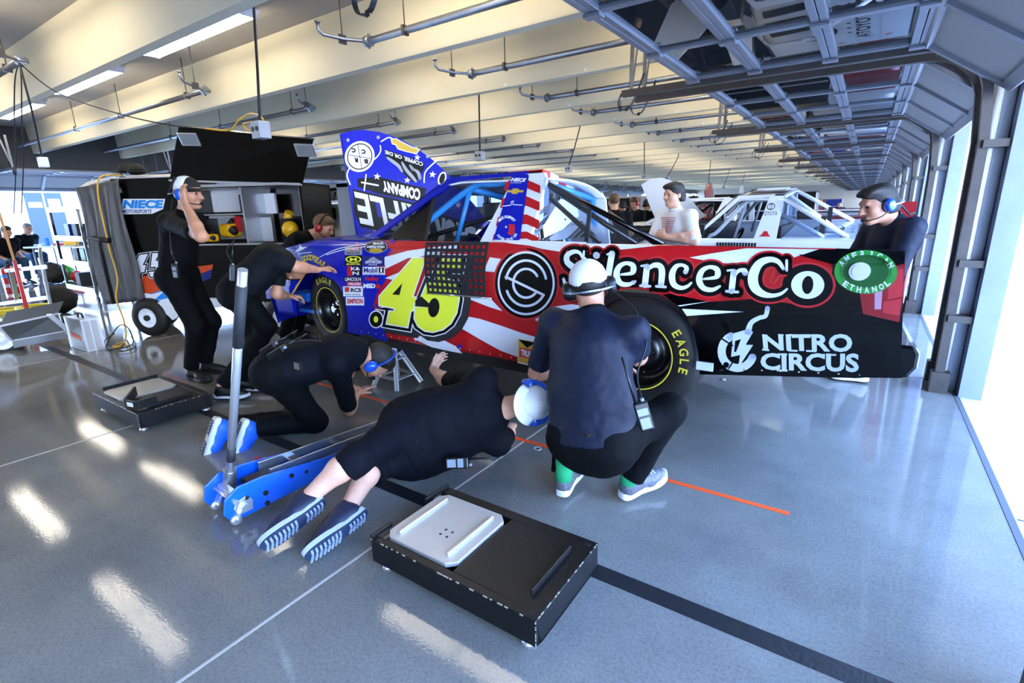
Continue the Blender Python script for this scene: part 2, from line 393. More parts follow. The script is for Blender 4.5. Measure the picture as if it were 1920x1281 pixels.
# ---- sectional garage doors, rolled up under the ceiling (right row)
ZD = 2.46
def make_door(side):
    """local: y from 0 to W (opening), built for the right row; x negative is indoors"""
    W = BP-PW; root = thing('door_1', 'aluminium sectional garage door with glass panels rolled up', None, (0, 0, 0), local=True)
    xs_ = [-1.36, -.88, -.37, .14]; fr = MB()
    for x in xs_:
        fr.box((x-.045, 0, ZD-.025), (x-.003, W, ZD+.025)); fr.box((x+.003, 0, ZD-.025), (x+.045, W, ZD+.025))
        for y in (.02, W*.333, W*.667, W-.02): fr.box((x-.05, y-.035, ZD-.045), (x+.05, y+.035, ZD-.026))
    for y in (.03, W*.333, W*.667, W-.03): fr.box((xs_[0], y-.03, ZD-.022), (xs_[-1], y+.03, ZD+.022))
    fr.build('door_frame', m_alu, root, bevel=.003)
    g = MB()
    g.box((xs_[0], .04, ZD-.003), (xs_[-1], W-.04, ZD+.003)); g.build('window_panes', m_glass, root)
    # solid lower sections tilting down to the opening
    A, B = (.185, ZD-.01), (.64, 2.13); pn = MB()
    pn.prism([A, B, (B[0]+.02, B[1]+.045), (A[0]+.02, A[1]+.045)], lambda a, b: (a, 0.02, b), lambda a, b: (a, W-.02, b))
    pn.build('door_panel', m_panel, root)
    rb = MB()
    for t in (0, 1.0):
        x = A[0]+(B[0]-A[0])*t; z = A[1]+(B[1]-A[1])*t; rb.bar((x, .0, z-.012), (x, W, z-.012), .075 if t == 1 else .05, .035, (1, 0, .7))
    for y in (.0, W*.333, W*.667, W): rb.bar((A[0], y, A[1]-.01), (B[0], y, B[1]-.01), .06, .03)
    rb.build('panel_rib', m_alu, root)
    tk = MB()
    for y in (-.07, W+.07):
        pts = [(-2.02, y, ZD-.03), (-.1, y, ZD-.03)]+[(.20+.36*math.sin(t), y, ZD-.39+.36*math.cos(t)) for t in (PI/2*k/8 for k in range(9))]+[(.585, y, 1.8), (.60, y, .02)]
        for a, b in zip(pts, pts[1:]): tk.bar(a, b, .055, .06, (0, 1, 0))
        tk.box((.55, y-.05, 0), (.66, y+.05, .16))
        for z in (.55, .95, 1.75): tk.box((.58, y-.06, z), (.74, y+.06, z+.05))
    tk.build('door_track', m_darksteel, root)
    jb = MB()
    for y in (-.17, W+.17): jb.box((.655, y-.035, 0), (.715, y+.035, 2.45))
    jb.build('door_jamb', m_alu, root)
    wl = MB()
    for y in (-.125, W+.125): wl.cyl((.63, y, .1), (.63, y, 2.3), .022, n=10)
    wl.build('spring_cover', m_white, root)
    hg = MB()
    for y in (-.07, W+.07):
        hg.box((-1.95, y-.02, ZD), (-1.915, y-.016, 3.1)); hg.box((-1.95, y-.02, ZD), (-1.946, y+.02, 3.1))
        hg.bar((-1.93, y, ZD+.02), (-1.9, y+.1, 3.1), .03, .004)
        for k in range(0): pass
        hg.box((-.35, y-.02, ZD), (-.32, y-.016, 3.1))
    hg.build('track_hanger', m_steel, root)
    st = MB()
    for y in (-.07, W+.07):
        P = smooth_pts([(-2.03, y, ZD-.02), (-2.06, y, ZD-.10), (-2.03, y, ZD-.16), (-1.95, y, ZD-.15), (-1.88, y, ZD-.03), (-1.83, y+.02, ZD+.12)], 4)
        for a, b in zip(P, P[1:]): st.bar(a, b, .028, .005, (1, 0, 0.2))
    st.build('door_strap', m_black, root)
    pu = MB()
    pu.bar((-1.9, -.02, ZD+.05), (.5, -.02, ZD+.05), .04, .05)
    for y in (0.0, W): pu.cyl((.45, y-.04, ZD+.02), (.45, y+.04, ZD+.02), .05, n=16)
    pu.cyl((.50, -.05, ZD+.12), (.50, W+.05, ZD+.12), .016, n=10); pu.build('torsion_bar', m_steel, root)
    return root
d0 = make_door(0); struct(d0); index_kids(); k = 0
for a, b in pier_spans():
    if k == 0: d = d0
    else: d = copy_tree(d0)
    d.location = (0, b, 0); d.name = 'door_%d' % (k+1); struct(d); k += 1
# left row: copied, turned round
for a, b in pier_spans():
    if a > 42 or a < -3: continue
    d = copy_tree(d0); d.rotation_euler = (0, 0, PI); d.location = (XL+.72, b+1.6+BP-PW, .05); d.name = 'door_%d' % (k+1); k += 1
    d['label'] = 'rolled up sectional garage door on the far left side of the building'

# ---- sprinkler pipes along the stems
def make_pipe(x0, x1, z):
    root = thing('sprinkler_pipe', None, None, (0, 0, 0), local=True)
    q = MB(); q.cyl((x0, 0, z), (x1, 0, z), .035, n=14); q.build('pipe', m_steel, root)
    q = MB(); s = 1 if x1 > x0 else -1
    q.cyl((x0-.02*s, 0, z), (x0+.05*s, 0, z), .055, n=14); q.cyl((x0, -.06, z), (x0, .06, z), .03, n=10); q.cyl((x0+.02*s, 0, z-.07), (x0+.02*s, 0, z+.07), .012, n=8)
    q.tube([(x0, 0, z), (x0-.02*s, -.06, z), (x0-.12*s, -.2, z), (x0-.22*s, -.38, z+.02), (x0-.24*s, -.42, z+.06), (x0-.24*s, -.42, z+.12)], .017, 8); q.cyl((x0-.24*s, -.42, z+.12), (x0-.24*s, -.42, z+.135), .03, n=10)
    q.build('sprinkler_head', m_steel, root)
    q = MB()
    for x in (x0-.15*s, x0+.55*s, x0+3*s, x0+5.2*s):
        y = 0 if (x-x0)*s > 0 else -.2
        q = MB(); q.cyl((x, y, z), (x, y, ZS), .006, n=6); q.box((x-.015, y-.04, z-.04), (x+.015, y+.04, z+.045)); q.build('pipe_hanger', m_darksteel, root)
    return root
pr_ = make_pipe(-4.55, .7, 3.15); pl_ = make_pipe(-8.0, -17.2, 3.15); index_kids()
ordn = ['nearest', 'second', 'third', 'fourth', 'fifth', 'sixth', 'seventh', 'eighth', 'ninth', 'tenth', 'eleventh', 'twelfth', 'thirteenth', 'fourteenth']
for i in range(-1, 12):
    y = 4.06+1.84*i-(.12 if i % 2 else 0)
    for src, side in ((pr_, 'right'), (pl_, 'left')):
        o = src if i == -1 else copy_tree(src)
        o.location = (0, y, 0)
        tag(o, 'grey steel sprinkler pipe between ceiling beams on the %s, %s from the camera' % (side, ordn[i+1]), 'pipe', 'sprinkler pipes under the ceiling')

# ---- fluorescent fixtures
m_tube2 = mat('tube_lamp_dim', 'ffffff', 0.5, emit='fff3dc', estr=TUBE_EMIT*.7)
def make_light(m_tube=m_tube):
    root = thing('ceiling_light', None, None, (0, 0, 0), local=True)
    q = MB(); q.box((-1.22, -.13, .04), (1.22, .13, .07)); q.box((-1.22, -.03, .05), (1.22, .03, .10)); q.build('light_housing', m_white, root)
    for s in (-1, 1):
        for y in (-.08, .08): q = MB(); q.cyl((s*.61-.58, y, .0), (s*.61+.58, y, .0), .019, n=10); q.build('tube_lamp', m_tube, root)
    q = MB()
    for x in (-1.2, 0, 1.2): q = MB(); q.box((x-.02, -.11, -.015), (x+.02, .11, .04)); q.build('lamp_holder', m_white, root)
    return root
l0 = make_light(); index_kids(); LIGHTS = []
LIGHTS = [(x, 3.52) for x in (-14.2, -10.6, -7.0, -3.3)]+[(-11.3, 1.69), (-7.15, 1.69)]+[(x, -1.9) for x in (-11, -7.2, -3.4)]  # last row, behind the camera, is added only for illumination
lab = {(0, 3.52): 'lit fluorescent tube light at the far left edge under the ceiling', (1, 3.52): 'lit fluorescent tube light, middle of the three in the left row', (2, 3.52): 'largest lit fluorescent tube light beside the first deep ceiling beam'}
for i, (x, y) in enumerate(LIGHTS):
    o = l0 if i == 0 else copy_tree(l0)
    o.location = (x, y, 3.52)
    if (i, y) in lab: t = lab[(i, y)]
    elif y > 3: t = 'fluorescent tube light above the truck, mirrored in the floor'
    else: t = 'unseen fluorescent tube light overhead, near row mirrored in the floor, row behind the camera added'
    tag(o, t, 'ceiling light', 'fluorescent ceiling lights')
# added lamps, hidden between the beams, to brighten the ceiling evenly
lf = None
for y in [5.33+1.84*k for k in range(12)]+[29.2, 32.9, 38.4, 43.9, 49.4, 55]:
    for x in ((-12.5, -6.6, -2.2) if y > 6 else (-1.6, -5.4)):
        if lf is None: lf = make_light(m_tube2); index_kids(); o = lf
        else: o = copy_tree(lf)
        o.location = (x, y, 3.52); tag(o, 'unseen fluorescent tube light added between ceiling beams to brighten the hall', 'ceiling light', 'fluorescent ceiling lights')

# ---- outlet boxes hanging from the stems
m_box = mat('outlet_box', '9b9c9e', .45, .4); m_cord = mat('black_cord', '101012', .6); m_yel = mat('yellow_cord', 'd9a520', .5)
HB = [((476, 15), (489, 243), 'grey outlet box on a black pole above the open toolbox lid'), ((898, 180), (900, 292), 'grey outlet box hanging above the truck cab'),
      ((1087, 240), (1066, 316), 'grey outlet box on a slanted cord behind the striped roof'), ((1208, 272), (1208, 331), 'grey outlet box just left of the raised white hood'),
      ((1272, 293), (1251, 334), 'grey outlet box on a slanted cord above the man in white polo'), ((1332, 306), (1328, 347), 'small outlet box left of the white truck roof'),
      ((1368, 318), (1357, 351), 'small outlet box over the white truck windshield'), ((1397, 325), (1390, 352), 'small outlet box over the white truck roof')]
for (a, b, t) in HB:
    T = at(*a, z=3.02); v = ray(*b); D = (T-Vector((0, 0, EYE))).dot(CF); B = at(*b, d=D)
    root = thing('outlet_box', t, 'outlet box', B, 'outlet boxes hanging from the ceiling')
    q = MB(); q.tube([Vector((T.x, T.y, ZS)), T+Vector((0, 0, .02)), T, (T+B)/2+Vector((0, 0, -.01)), B+Vector((0, 0, .05))], .012, 6); q.build('drop_cord', m_cord, root)
    q = MB(); q.box((B.x-.06, B.y-.05, B.z-.07), (B.x+.06, B.y+.05, B.z+.06)); q.build('outlet_housing', m_box, root, bevel=.008)
    q = MB()
    for s in (-.03, .03): q.cyl((B.x+s, B.y-.055, B.z), (B.x+s, B.y-.048, B.z), .018, n=12)
    q.build('socket', m_cord, root)

# ---- outside on the left: pale building with blue door
m_bld = mat('pale_render', 'e9e6e0', .9, var=.04); m_bdoor = mat('blue_door_paint', '1c2c4c', .5)
bx = -34.0
q = MB(); q.box((bx-6, -14, 0), (bx, 70, 7)); bld = tag(q.build('building', m_bld), 'pale rendered building across the yard with blue double doors', 'building')
a = at(58, 425, x=bx); b = at(112, 362, x=bx)
root = bld
q = MB(); q.box((bx+.02, a.y, 0.05), (bx+.08, b.y, b.z)); q.build('double_door', m_bdoor, root)
q = MB(); q.box((bx+.02, a.y-.1, b.z+.25), (bx+.06, b.y, b.z+1.0)); q.build('transom_window', m_bdoor, root)
q = MB(); q.box((bx+.08, (a.y+b.y)/2-.03, .05), (bx+.1, (a.y+b.y)/2+.03, b.z)); q.box((bx+.06, a.y+.1, b.z-.7), (bx+.1, (a.y+b.y)/2-.1, b.z-.45)); q.box((bx+.06, (a.y+b.y)/2+.15, b.z-.9), (bx+.1, b.y-.1, b.z-.3)); q.build('door_notice', m_white, root)
# ================================================================== race trucks
SY = 2.668
def ys(z):            # side panel: gentle barrel, rolled in at the top rail
    return SY+0.12*(z-.95)**2+(8*(z-1.15)**2 if z > 1.15 else 0)
def sp(px, py):
    y = SY
    for _ in range(3): p = at(px, py, y=y); y = ys(p.z)
    return p
def side_f(a, b, lift): p = sp(a, b); return (p.x, p.y-lift-.0015, p.z)
def yc(z): return 2.745+(z-1.21)*.52          # cab side leans in
def cp(px, py):
    y = 2.8
    for _ in range(4): p = at(px, py, y=y); y = yc(p.z)
    return p
def cab_f(a, b, lift): p = cp(a, b); return (p.x, p.y-lift-.0145, p.z)
m_blue = mat('truck_blue', '0a1aa8', 0.3, coat=.25, spec=.3); m_red = mat('truck_red', 'bd161b', 0.28, coat=.35, spec=.4); m_tw = mat('truck_white', 'e6ecf5', 0.25, coat=.6)
m_tb = mat('truck_black', '020203', 0.22, coat=.35, spec=.25); m_under = mat('chassis_black', '0b0b0c', .6); m_tyre = mat('tyre_rubber', '08090b', .62, bump=.1, bscale=80)
m_rim = mat('rim_black', '08080a', .3, coat=.4); m_chrome = mat('chrome', 'd0d2d6', .15, 1); m_ylw = mat('decal_yellow', 'e8f23c', .35); m_gold = mat('tyre_yellow', 'e2cf3a', .6)
m_cage = mat('cage_blue', '2f86cf', .35); m_ink = mat('decal_black', '030304', .35, spec=.25); m_dw = mat('decal_white', 'eaf0fa', .35); m_dred = mat('decal_red', 'c9202a', .35)
m_clear = glass_mat('clear_plastic', 'b9c6d6', .04, 1.45); m_net = mat('net_webbing', '14161c', .8)
m_navy = mat('decal_navy', '14287a', .35); m_grey = mat('decal_grey', '9a9ea6', .4); m_green = mat('decal_green', '2f9a3a', .35); m_dgreen = mat('decal_dark_green', '0c5a1c', .4); m_gold2 = mat('decal_gold', 'c9a53f', .35); m_orange = mat('decal_orange', 'e07a20', .4)

ARCR, ARCF = (-1.0, .60, .385), (-3.91, .58, .40)
def side_outline():
    def arc(c, a0, a1, n=20): return [(c[0]+c[2]*math.cos(a0+(a1-a0)*i/n), c[1]+c[2]*math.sin(a0+(a1-a0)*i/n)) for i in range(n+1)]
    P = [(-4.62, .5), (-4.66, .7), (-4.62, 1.0), (-4.5, 1.07), (-4.32, 1.13), (-4.05, 1.175), (-3.8, 1.203), (-3.45, 1.215), (-2.5, 1.215), (-1.3, 1.222), (.13, 1.222), (.165, 1.0), (.185, .8), (.19, .68), (.05, .645), (-.6, .55)]
    P += arc(ARCR, -.14, PI+.0)+[(-1.385, .43)]
    P += [(-3.5, .43)]+arc(ARCF, .0, PI-.1)+[(-4.33, .5)]
    return P
def side_panel(fx, mats_, name, parent, ysf, T, zone=None):
    V, F = fill2d([side_outline()]); bm = bmesh.new(); vs = [bm.verts.new((v[0], v[1], 0)) for v in V]
    for f in F:
        try: bm.faces.new([vs[i] for i in f])
        except ValueError: pass
    for k in range(20):
        bmesh.ops.bisect_plane(bm, geom=bm.verts[:]+bm.edges[:]+bm.faces[:], plane_co=(0, .45+.04*k, 0), plane_no=(0, 1, 0), dist=1e-6)
    for x in np.arange(-4.6, .2, .25): bmesh.ops.bisect_plane(bm, geom=bm.verts[:]+bm.edges[:]+bm.faces[:], plane_co=(x, 0, 0), plane_no=(1, 0, 0), dist=1e-6)
    for v in bm.verts: v.co = Vector(T(v.co.x, ysf(v.co.y), v.co.y))
    for f in bm.faces:
        f.smooth = True; cx_ = sum((v.co.x for v in f.verts))/len(f.verts)-T(0, 0, 0)[0]; cz_ = sum((v.co.z for v in f.verts))/len(f.verts)-T(0, 0, 0)[2]
        if len(mats_) > 2: f.material_index = 1 if cx_ < -3.3 else (2 if cx_ > -.05 or (cx_ > -.75 and cz_ < .86) else 0)
    me = bpy.data.meshes.new(name); bm.to_mesh(me); bm.free()
    for m in mats_: me.materials.append(m)
    o = bpy.data.objects.new(name, me); COL.objects.link(o); adopt(o, parent)
    q = o.modifiers.new('thick', 'SOLIDIFY'); q.thickness = .02; q.offset = -1 if fx > 0 else 1
    return o

def wheel(name, x, z, yf, parent, T, inward=1, lettered=False, steer=0.0):
    """yf outer face; axle along y. Tyre > rim, lug nut, letters"""
    R = Matrix.Translation(Vector(T(x, yf, z))) @ Matrix.Rotation(steer, 4, 'Z') @ Matrix(((1, 0, 0, 0), (0, 0, inward, 0), (0, 1, 0, 0), (0, 0, 0, 1)))
    q = MB(); q.lathe([(.20, .02), (.205, .006), (.225, -.004), (.28, -.006), (.325, .012), (.343, .035), (.350, .06), (.352, .15), (.350, .25), (.340, .285), (.30, .30), (.20, .29)], R, 64)
    ty = q.build('tyre', m_tyre, parent)
    q = MB(); q.lathe([(.205, .012), (.20, .008), (.192, .012), (.190, .05), (.185, .10), (.16, .125), (.11, .12), (.10, .10), (.07, .098), (.05, .09), (.0001, .09)], R, 48)
    for k in range(8):
        a = 2*PI*k/8; q.ball(R @ Vector((.135*math.cos(a), .135*math.sin(a), .122)), .012, 8)
    rim = q.build('wheel_rim', m_rim, parent)
    q = MB(); q.lathe([(.200, -.0015), (.2035, -.0035), (.207, -.0015)], R, 64); rr = q.build('rim_ring', m_gold, None); rr.parent = rim
    q = MB()
    for k in range(5):
        a = 2*PI*k/5; c = R @ Vector((.057*math.cos(a), .057*math.sin(a), .09)); e = R @ Vector((.057*math.cos(a), .057*math.sin(a), .075)); q.cyl(c, e, .011, n=6)
    q.cyl(R @ Vector((0, 0, .09)), R @ Vector((0, 0, .045)), .03, n=16); g = q.build('wheel_hub', m_chrome, None); g.parent = rim
    if lettered:
        for word, a0, sp_ in lettered:
            d = Decal(lambda a, b, l: R @ Vector((a, b, -.0085-l)))
            for i, ch in enumerate(word):
                V, F, asp = text2d(ch, .02); a = a0-i*sp_; c, s_ = math.cos(a), math.sin(a)
                hh, ww = .05, min(.042, .05*asp); out = []
                for u, v in V:
                    rr_ = .247+v*hh; t = (u-.5)*ww; out.append((rr_*c+t*s_, rr_*s_-t*c))
                d.add(out, F, m_gold)
            o = d.build('tyre_letters', None); o.parent = ty
    return ty

def shell(root, T, mb, mf, mr, far, deck, roofm, TC=None):
    """common body of a race pick-up; T moves truck-one coordinates"""
    W = 1.86; yf = lambda z: SY+W-(ys(z)-SY)
    near = side_panel(1, mb, 'body_side', root, ys, T)
    far_ = side_panel(-1, [far], 'body_side', root, yf, T)
    zc = (SY+SY+W)/2
    # nose: rounded in plan
    q = MB()
    def N(u, v):
        t = -1+2*u; y = zc+t*(W/2-.0); zz = .40+.66*v; bul = .30*(1-abs(t)**3.2)+.0; return T(-4.60-bul-(.06*math.sin(v*PI))+(.16*max(0, v-.6)/.4 if v > .6 else 0), y, zz)
    q.grid(N, 24, 10); q.build('front_bumper', mf, root)
    # fender tops (left and right) leaving the engine bay open, cowl
    def FT(y0, y1):
        q = MB()
        def F_(u, v):
            x = -4.72+u*1.62; zt = np.interp(x, [-4.75, -4.5, -4.05, -3.45, -3.1], [1.0, 1.07, 1.175, 1.215, 1.22]); t = v
            y = y0+(y1-y0)*t; inn = abs(y-zc)/(W/2); return T(x, y, zt+.035*(1-inn**4)*2.0-.0)
        q.grid(F_, 16, 8); return q.build('front_fender', mf, root)
    FT(ys(1.2), 3.06); FT(SY+W-.02, SY+W-.40)
    q = MB(); q.box(T(-4.70, 3.0, 1.02), T(-4.60, SY+W-.35, 1.06)); q.box(T(-3.25, 2.75, 1.12), T(-3.08, SY+W-.1, 1.225)); q.box(T(-4.6, 3.0, .4), T(-3.2, 4.2, .62)); q.build('radiator_support', m_under, root)
    q = MB(); q.box(T(-4.35, 3.33, .62), T(-3.45, 3.87, .98)); q.cyl(T(-3.9, 3.6, .98), T(-3.9, 3.6, 1.14), .19, n=24); q.build('engine', m_under, root, bevel=.02)
    # floor pan, bed deck, tail
    q = MB(); q.box(T(-3.45, 2.95, .40), T(-1.45, 4.25, .46)); q.box(T(-1.6, 3.1, .62), T(.05, 4.1, .68)); q.box(T(-3.45, 2.76, .43), T(-1.4, 4.46, .47)); q.box(T(-1.72, 2.78, .45), T(-1.68, 4.44, 1.2)); q.build('floor_pan', m_under, root)
    q = MB()
    if deck: q.prism([(-1.66, SY+.03), (.14, SY+.03), (.14, SY+W-.03), (-1.66, SY+W-.03)], lambda a, b: T(a, b, 1.20), lambda a, b: T(a, b, 1.22))
    else: q.box(T(-1.66, 2.75, .95), T(.14, 4.45, .97))
    dk = q.build('bed_cover', deck or m_under, root)
    q = MB(); q.box(T(.135, SY+.03, .66), T(.165, SY+W-.03, 1.2)); q.build('tailgate', mr, root)
    q = MB(); pl = [(.15, .655), (.235, .67), (.262, .72), (.262, .785), (.245, .815), (.15, .815)]
    q.prism(pl, lambda a, b: T(a, SY+.03, b), lambda a, b: T(a, SY+W-.03, b)); q.build('rear_bumper', mr, root, bevel=.015)
    # cab
    roofz = 1.66
    q = MB()
    def RF(u, v):
        x = -2.62+u*.87; t = -1+2*v; y = zc+t*.66; return (TC or T)(x+(.06*(1-t*t) if u > .5 else -.10*(1-t*t))*1, y, roofz-.035*t*t-.03*max(0, (.25-u)/.25)**2-.015*u)
    q.grid(RF, 10, 14); q.build('cab_roof', roofm, root, solid=.012)
    return near, far_, dk
def cab_frame(root, T, mp, pil, glass, tube):
    W = 1.86; zc = SY+W/2; mir = lambda y: 2*zc-y
    for s in (0, 1):
        g = (lambda x, y, z: T(x, mir(y), z)) if s else T
        q = MB(); P = [(-3.30, 1.215), (-3.22, 1.215), (-2.50, 1.625), (-1.9, 1.642), (-1.9, 1.665), (-2.55, 1.66)]
        q.prism(P, lambda a, b: g(a, yc(b)-.012, b), lambda a, b: g(a, yc(b)+.02, b)); q.build('windshield_pillar', mp, root)
        q = MB(); P = [(-2.135, 1.21), (-1.985, 1.648), (-1.76, 1.648), (-1.735, 1.60), (-1.745, 1.21)]
        q.prism(P, lambda a, b: g(a, yc(b)-.012, b), lambda a, b: g(a, yc(b)+.02, b)); q.build('door_pillar', pil, root)
    q = MB(); q.prism([(-3.32, 1.22), (-2.62, 1.655)], lambda a, b: T(a, yc(b)+.02, b), lambda a, b: T(a, mir(yc(b))-.02, b), cap=False); q.build('windshield', glass, root)
    q = MB()
    for s in (0, 1):
        g = (lambda x, y, z: T(x, mir(y), z)) if s else T
        A = smooth_pts([g(-3.0, 2.84, .5), g(-3.02, 2.84, 1.15), g(-2.85, 2.86, 1.27), g(-2.42, 3.02, 1.575), g(-2.2, 3.03, 1.6), g(-1.82, 3.04, 1.6)], 5); q.tube(A, .024, 10)
        q.tube([g(-1.82, 3.04, 1.6), g(-1.84, 2.86, 1.1), g(-1.84, 2.84, .5)], .024, 10)
        q.tube([g(-3.0, 2.85, .75), g(-1.85, 2.85, .75)], .02, 8); q.tube([g(-3.0, 2.85, .95), g(-1.85, 2.85, .95)], .02, 8)
        q.tube([g(-2.42, 3.02, 1.575), g(-2.6, 3.0, 1.1)], .018, 8)
    for x, z in ((-2.42, 1.575), (-1.82, 1.6), (-1.84, 1.1)): q.tube([T(x, 3.02, z), T(x, mir(3.02), z)], .022, 8)
    q.tube([T(-1.82, 3.04, 1.58), T(-1.84, mir(2.86), .8)], .02, 8); q.build('roll_cage', tube, root)
    q = MB(); q.box(T(-2.35, 3.05, .5), T(-1.95, 3.5, .62)); q.prism([(-2.02, .6), (-1.88, 1.4), (-1.8, 1.4), (-1.92, .6)], lambda a, b: T(a, 3.05, b), lambda a, b: T(a, 3.5, b)); q.prism([(-2.15, 1.15), (-1.88, 1.15), (-1.84, 1.42), (-2.05, 1.42)], lambda a, b: T(a, 3.03, b), lambda a, b: T(a, 3.07, b)); q.build('racing_seat', m_under, root, bevel=.02)
    q = MB(); q.lathe([(.165, 0), (.18, .015), (.165, .03), (.15, .015), (.165, 0)], Matrix.Translation(Vector(T(-2.62, 3.27, 1.1))) @ Matrix.Rotation(-1.1, 4, 'Y'), 24); q.box(T(-3.08, 2.85, 1.0), T(-2.98, 4.35, 1.2)); q.build('dashboard', m_under, root)
def lug(root):
    pass

# truck one stands a little higher on the near side
def I3(x, y, z): return (x, y, z-.078*max(0, y-2.75))
def ICAB(x, y, z): return (x, 3.0+(y-3.0)*.70 if y > 3.0 else y, z-.095*max(0, y-3.0))
truck = thing('race_truck', 'race pickup number 45 in blue, red and black, hood raised', 'race truck', (-2.2, 3.6, 0))
near, far_, _dk = shell(truck, I3, [m_red, m_blue, m_tb], m_blue, m_tb, m_tb, None, m_tw, ICAB)
cab_frame(truck, ICAB, m_blue, m_tw, glass_mat('windshield_glass', '6f7680', .05, 1.5), m_cage)
wheel('w', -1.0, .59, 2.715, truck, I3, 1, [('EAGLE', .62, .20), ('EAGLE', .62+PI, .20)])
wheel('w', -3.91, .58, 2.76, truck, I3, 1, [('EAGLE', 2.02, .20)], steer=-.10)
wheel('w', -1.0, .59, 4.48, truck, I3, -1); wheel('w', -3.91, .58, 4.44, truck, I3, -1)
q = MB(); q.cyl((-1.0, 2.9, .59), (-1.0, 4.3, .59), .05); q.ball((-1.0, 3.6, .59), .14); q.bar((-3.9, 2.95, .5), (-3.9, 4.25, .5), .06, .06); q.build('axle', m_under, truck)
q = MB()
for a_, b_ in (((-4.5, .62), (-4.25, .7)), ((-4.4, .52), (-4.1, .55))): q.box((a_[0], 2.78, a_[1]), (b_[0], 2.95, b_[1]))
q.cyl((-3.6, 2.95, .55), (-4.1, 2.95, .62), .02); q.build('brake_duct', mat('duct_blue', '1c63c8', .4), truck)

# ---- near side artwork, measured on the panel
cuts = [(1, 440+10*k) for k in range(28)]
Z27 = lambda L: [(600+x/2.668, 220+y/2.668) for x, y in L]
Z49 = lambda L: [(640+x/4.927, 420+y/4.927) for x, y in L]
Z30 = lambda L: [(1000+x/3.05, 300+y/3.05) for x, y in L]
Z26 = lambda L: [(1300+x/2.669, 300+y/2.669) for x, y in L]
# base colour zones: blue front, black rear
d = Decal(side_f)
fr = [(490, 475), (535, 466), (560, 461), (600, 453), (640, 449), (700, 451), (722, 452), (735, 470), (705, 500), (728, 520), (708, 548), (700, 572), (712, 600), (722, 622), (728, 641), (700, 634), (652, 623), (652, 600), (648, 565), (640, 541), (625, 525), (605, 515), (585, 510), (560, 512), (545, 520), (535, 540), (530, 560), (500, 560)]
d.loops([fr], m_blue, 1); d.build('front_paint', None, cuts).parent = near
d = Decal(side_f)
rear = [(1537, 467.5), (1600, 468.3), (1697, 470.2), (1694, 560), (1690, 655), (1691, 709), (1500, 706.5), (1312, 702), (1309, 660), (1302, 625), (1286, 591), (1268, 571), (1240, 551), (1235, 546), (1330, 566), (1420, 560), (1500, 572), (1570, 530), (1560, 495), (1497, 478)]
d.loops([rear], m_tb, 1)
d.build('rear_paint', None, cuts).parent = near
d = Decal(side_f)
W_ = [Z27([(315, 702), (440, 668), (560, 650), (690, 640), (690, 655), (560, 690), (440, 705), (330, 758)]), Z27([(325, 805), (400, 775), (470, 755), (450, 800), (400, 820)]),
      Z27([(850, 700), (905, 708), (902, 776), (820, 770)]), Z27([(735, 905), (800, 898), (850, 902), (915, 970), (850, 950)]),
      Z27([(690, 1045), (715, 992), (800, 1008), (900, 1040), (1000, 1075), (1090, 1102), (1085, 1160), (1060, 1190), (985, 1198), (900, 1165), (800, 1110)]),
      Z27([(468, 1108), (530, 1082), (600, 1105), (680, 1145), (715, 1182), (650, 1170), (560, 1150)]),
      Z27([(1075, 1015), (1150, 950), (1260, 935), (1330, 945), (1300, 990), (1200, 1020), (1130, 1028)]), Z27([(860, 612), (1000, 616), (1180, 620), (1334, 624), (1334, 662), (1200, 672), (1110, 658), (1050, 642), (960, 632)]),
      [(1100, 456.5), (1234, 460.5), (1165, 468), (1100, 468)], [(1293, 483), (1330, 476), (1400, 465.5), (1470, 466.5), (1535, 467.5), (1497, 480), (1440, 500), (1340, 492)],
      Z30([(850, 851), (1205, 868), (878, 892)]), Z30([(826, 832), (1010, 808), (840, 838)])]
for L in W_: d.loops([L], m_tw, 2)
# blue stars at the flag edge
for c, r in (((736, 452), 7), ((709, 573), 6), ((704, 618), 5), ((872, 579), 9), ((862, 650), 7)): d.loops([star2d(*c, r, .3)], m_blue, 2.4)
d.build('flag_stripes', None, cuts).parent = near
# fender streaks
d = Decal(side_f)
for P in ([(600, 482), (625, 470), (650, 463), (690, 458)], [(612, 478), (650, 467), (690, 462)], [(560, 476), (575, 474), (585, 473)]): d.stroke(smooth_pts([(a, b, 0) for a, b in P], 5), 1.3, m_dw, 3)
d.loops([[(553, 474), (561, 466), (562, 457), (568, 464), (578, 462), (568, 468)]], m_dw, 3)
d.build('fender_streaks', None).parent = near

def pen(dc, P, w, m, lift, res=5, closed=False, ext=0.0):
    """thick smooth stroke with round ends; w scalar or per-point"""
    Ws = w if isinstance(w, (list, tuple)) else [w]*len(P)
    Q = smooth_pts([(p[0], p[1], ww) for p, ww in zip(P, Ws)], res, closed); V = []; F = []; N = len(Q)
    for i, p in enumerate(Q):
        dd = (Q[(i+1)%N]-Q[i-1]) if closed else (Q[min(i+1, N-1)]-Q[max(i-1, 0)])
        n = Vector((-dd.y, dd.x)); n = n.normalized() if n.length > 1e-9 else Vector((1, 0)); r = p.z/2+ext
        V += [(p.x+n.x*r, p.y+n.y*r), (p.x-n.x*r, p.y-n.y*r)]
    for i in range(N if closed else N-1):
        j = (i+1)%N; F.append((2*i, 2*i+1, 2*j+1, 2*j))
    dc.add(V, F, m, lift)
    for i in ([0, N-1] if not closed else []) + list(range(0, N, res)):
        p = Q[i]; c = circle2d(p.x, p.y, p.z/2+ext, 14); dc.add(c, [tuple(range(14))], m, lift+.25)
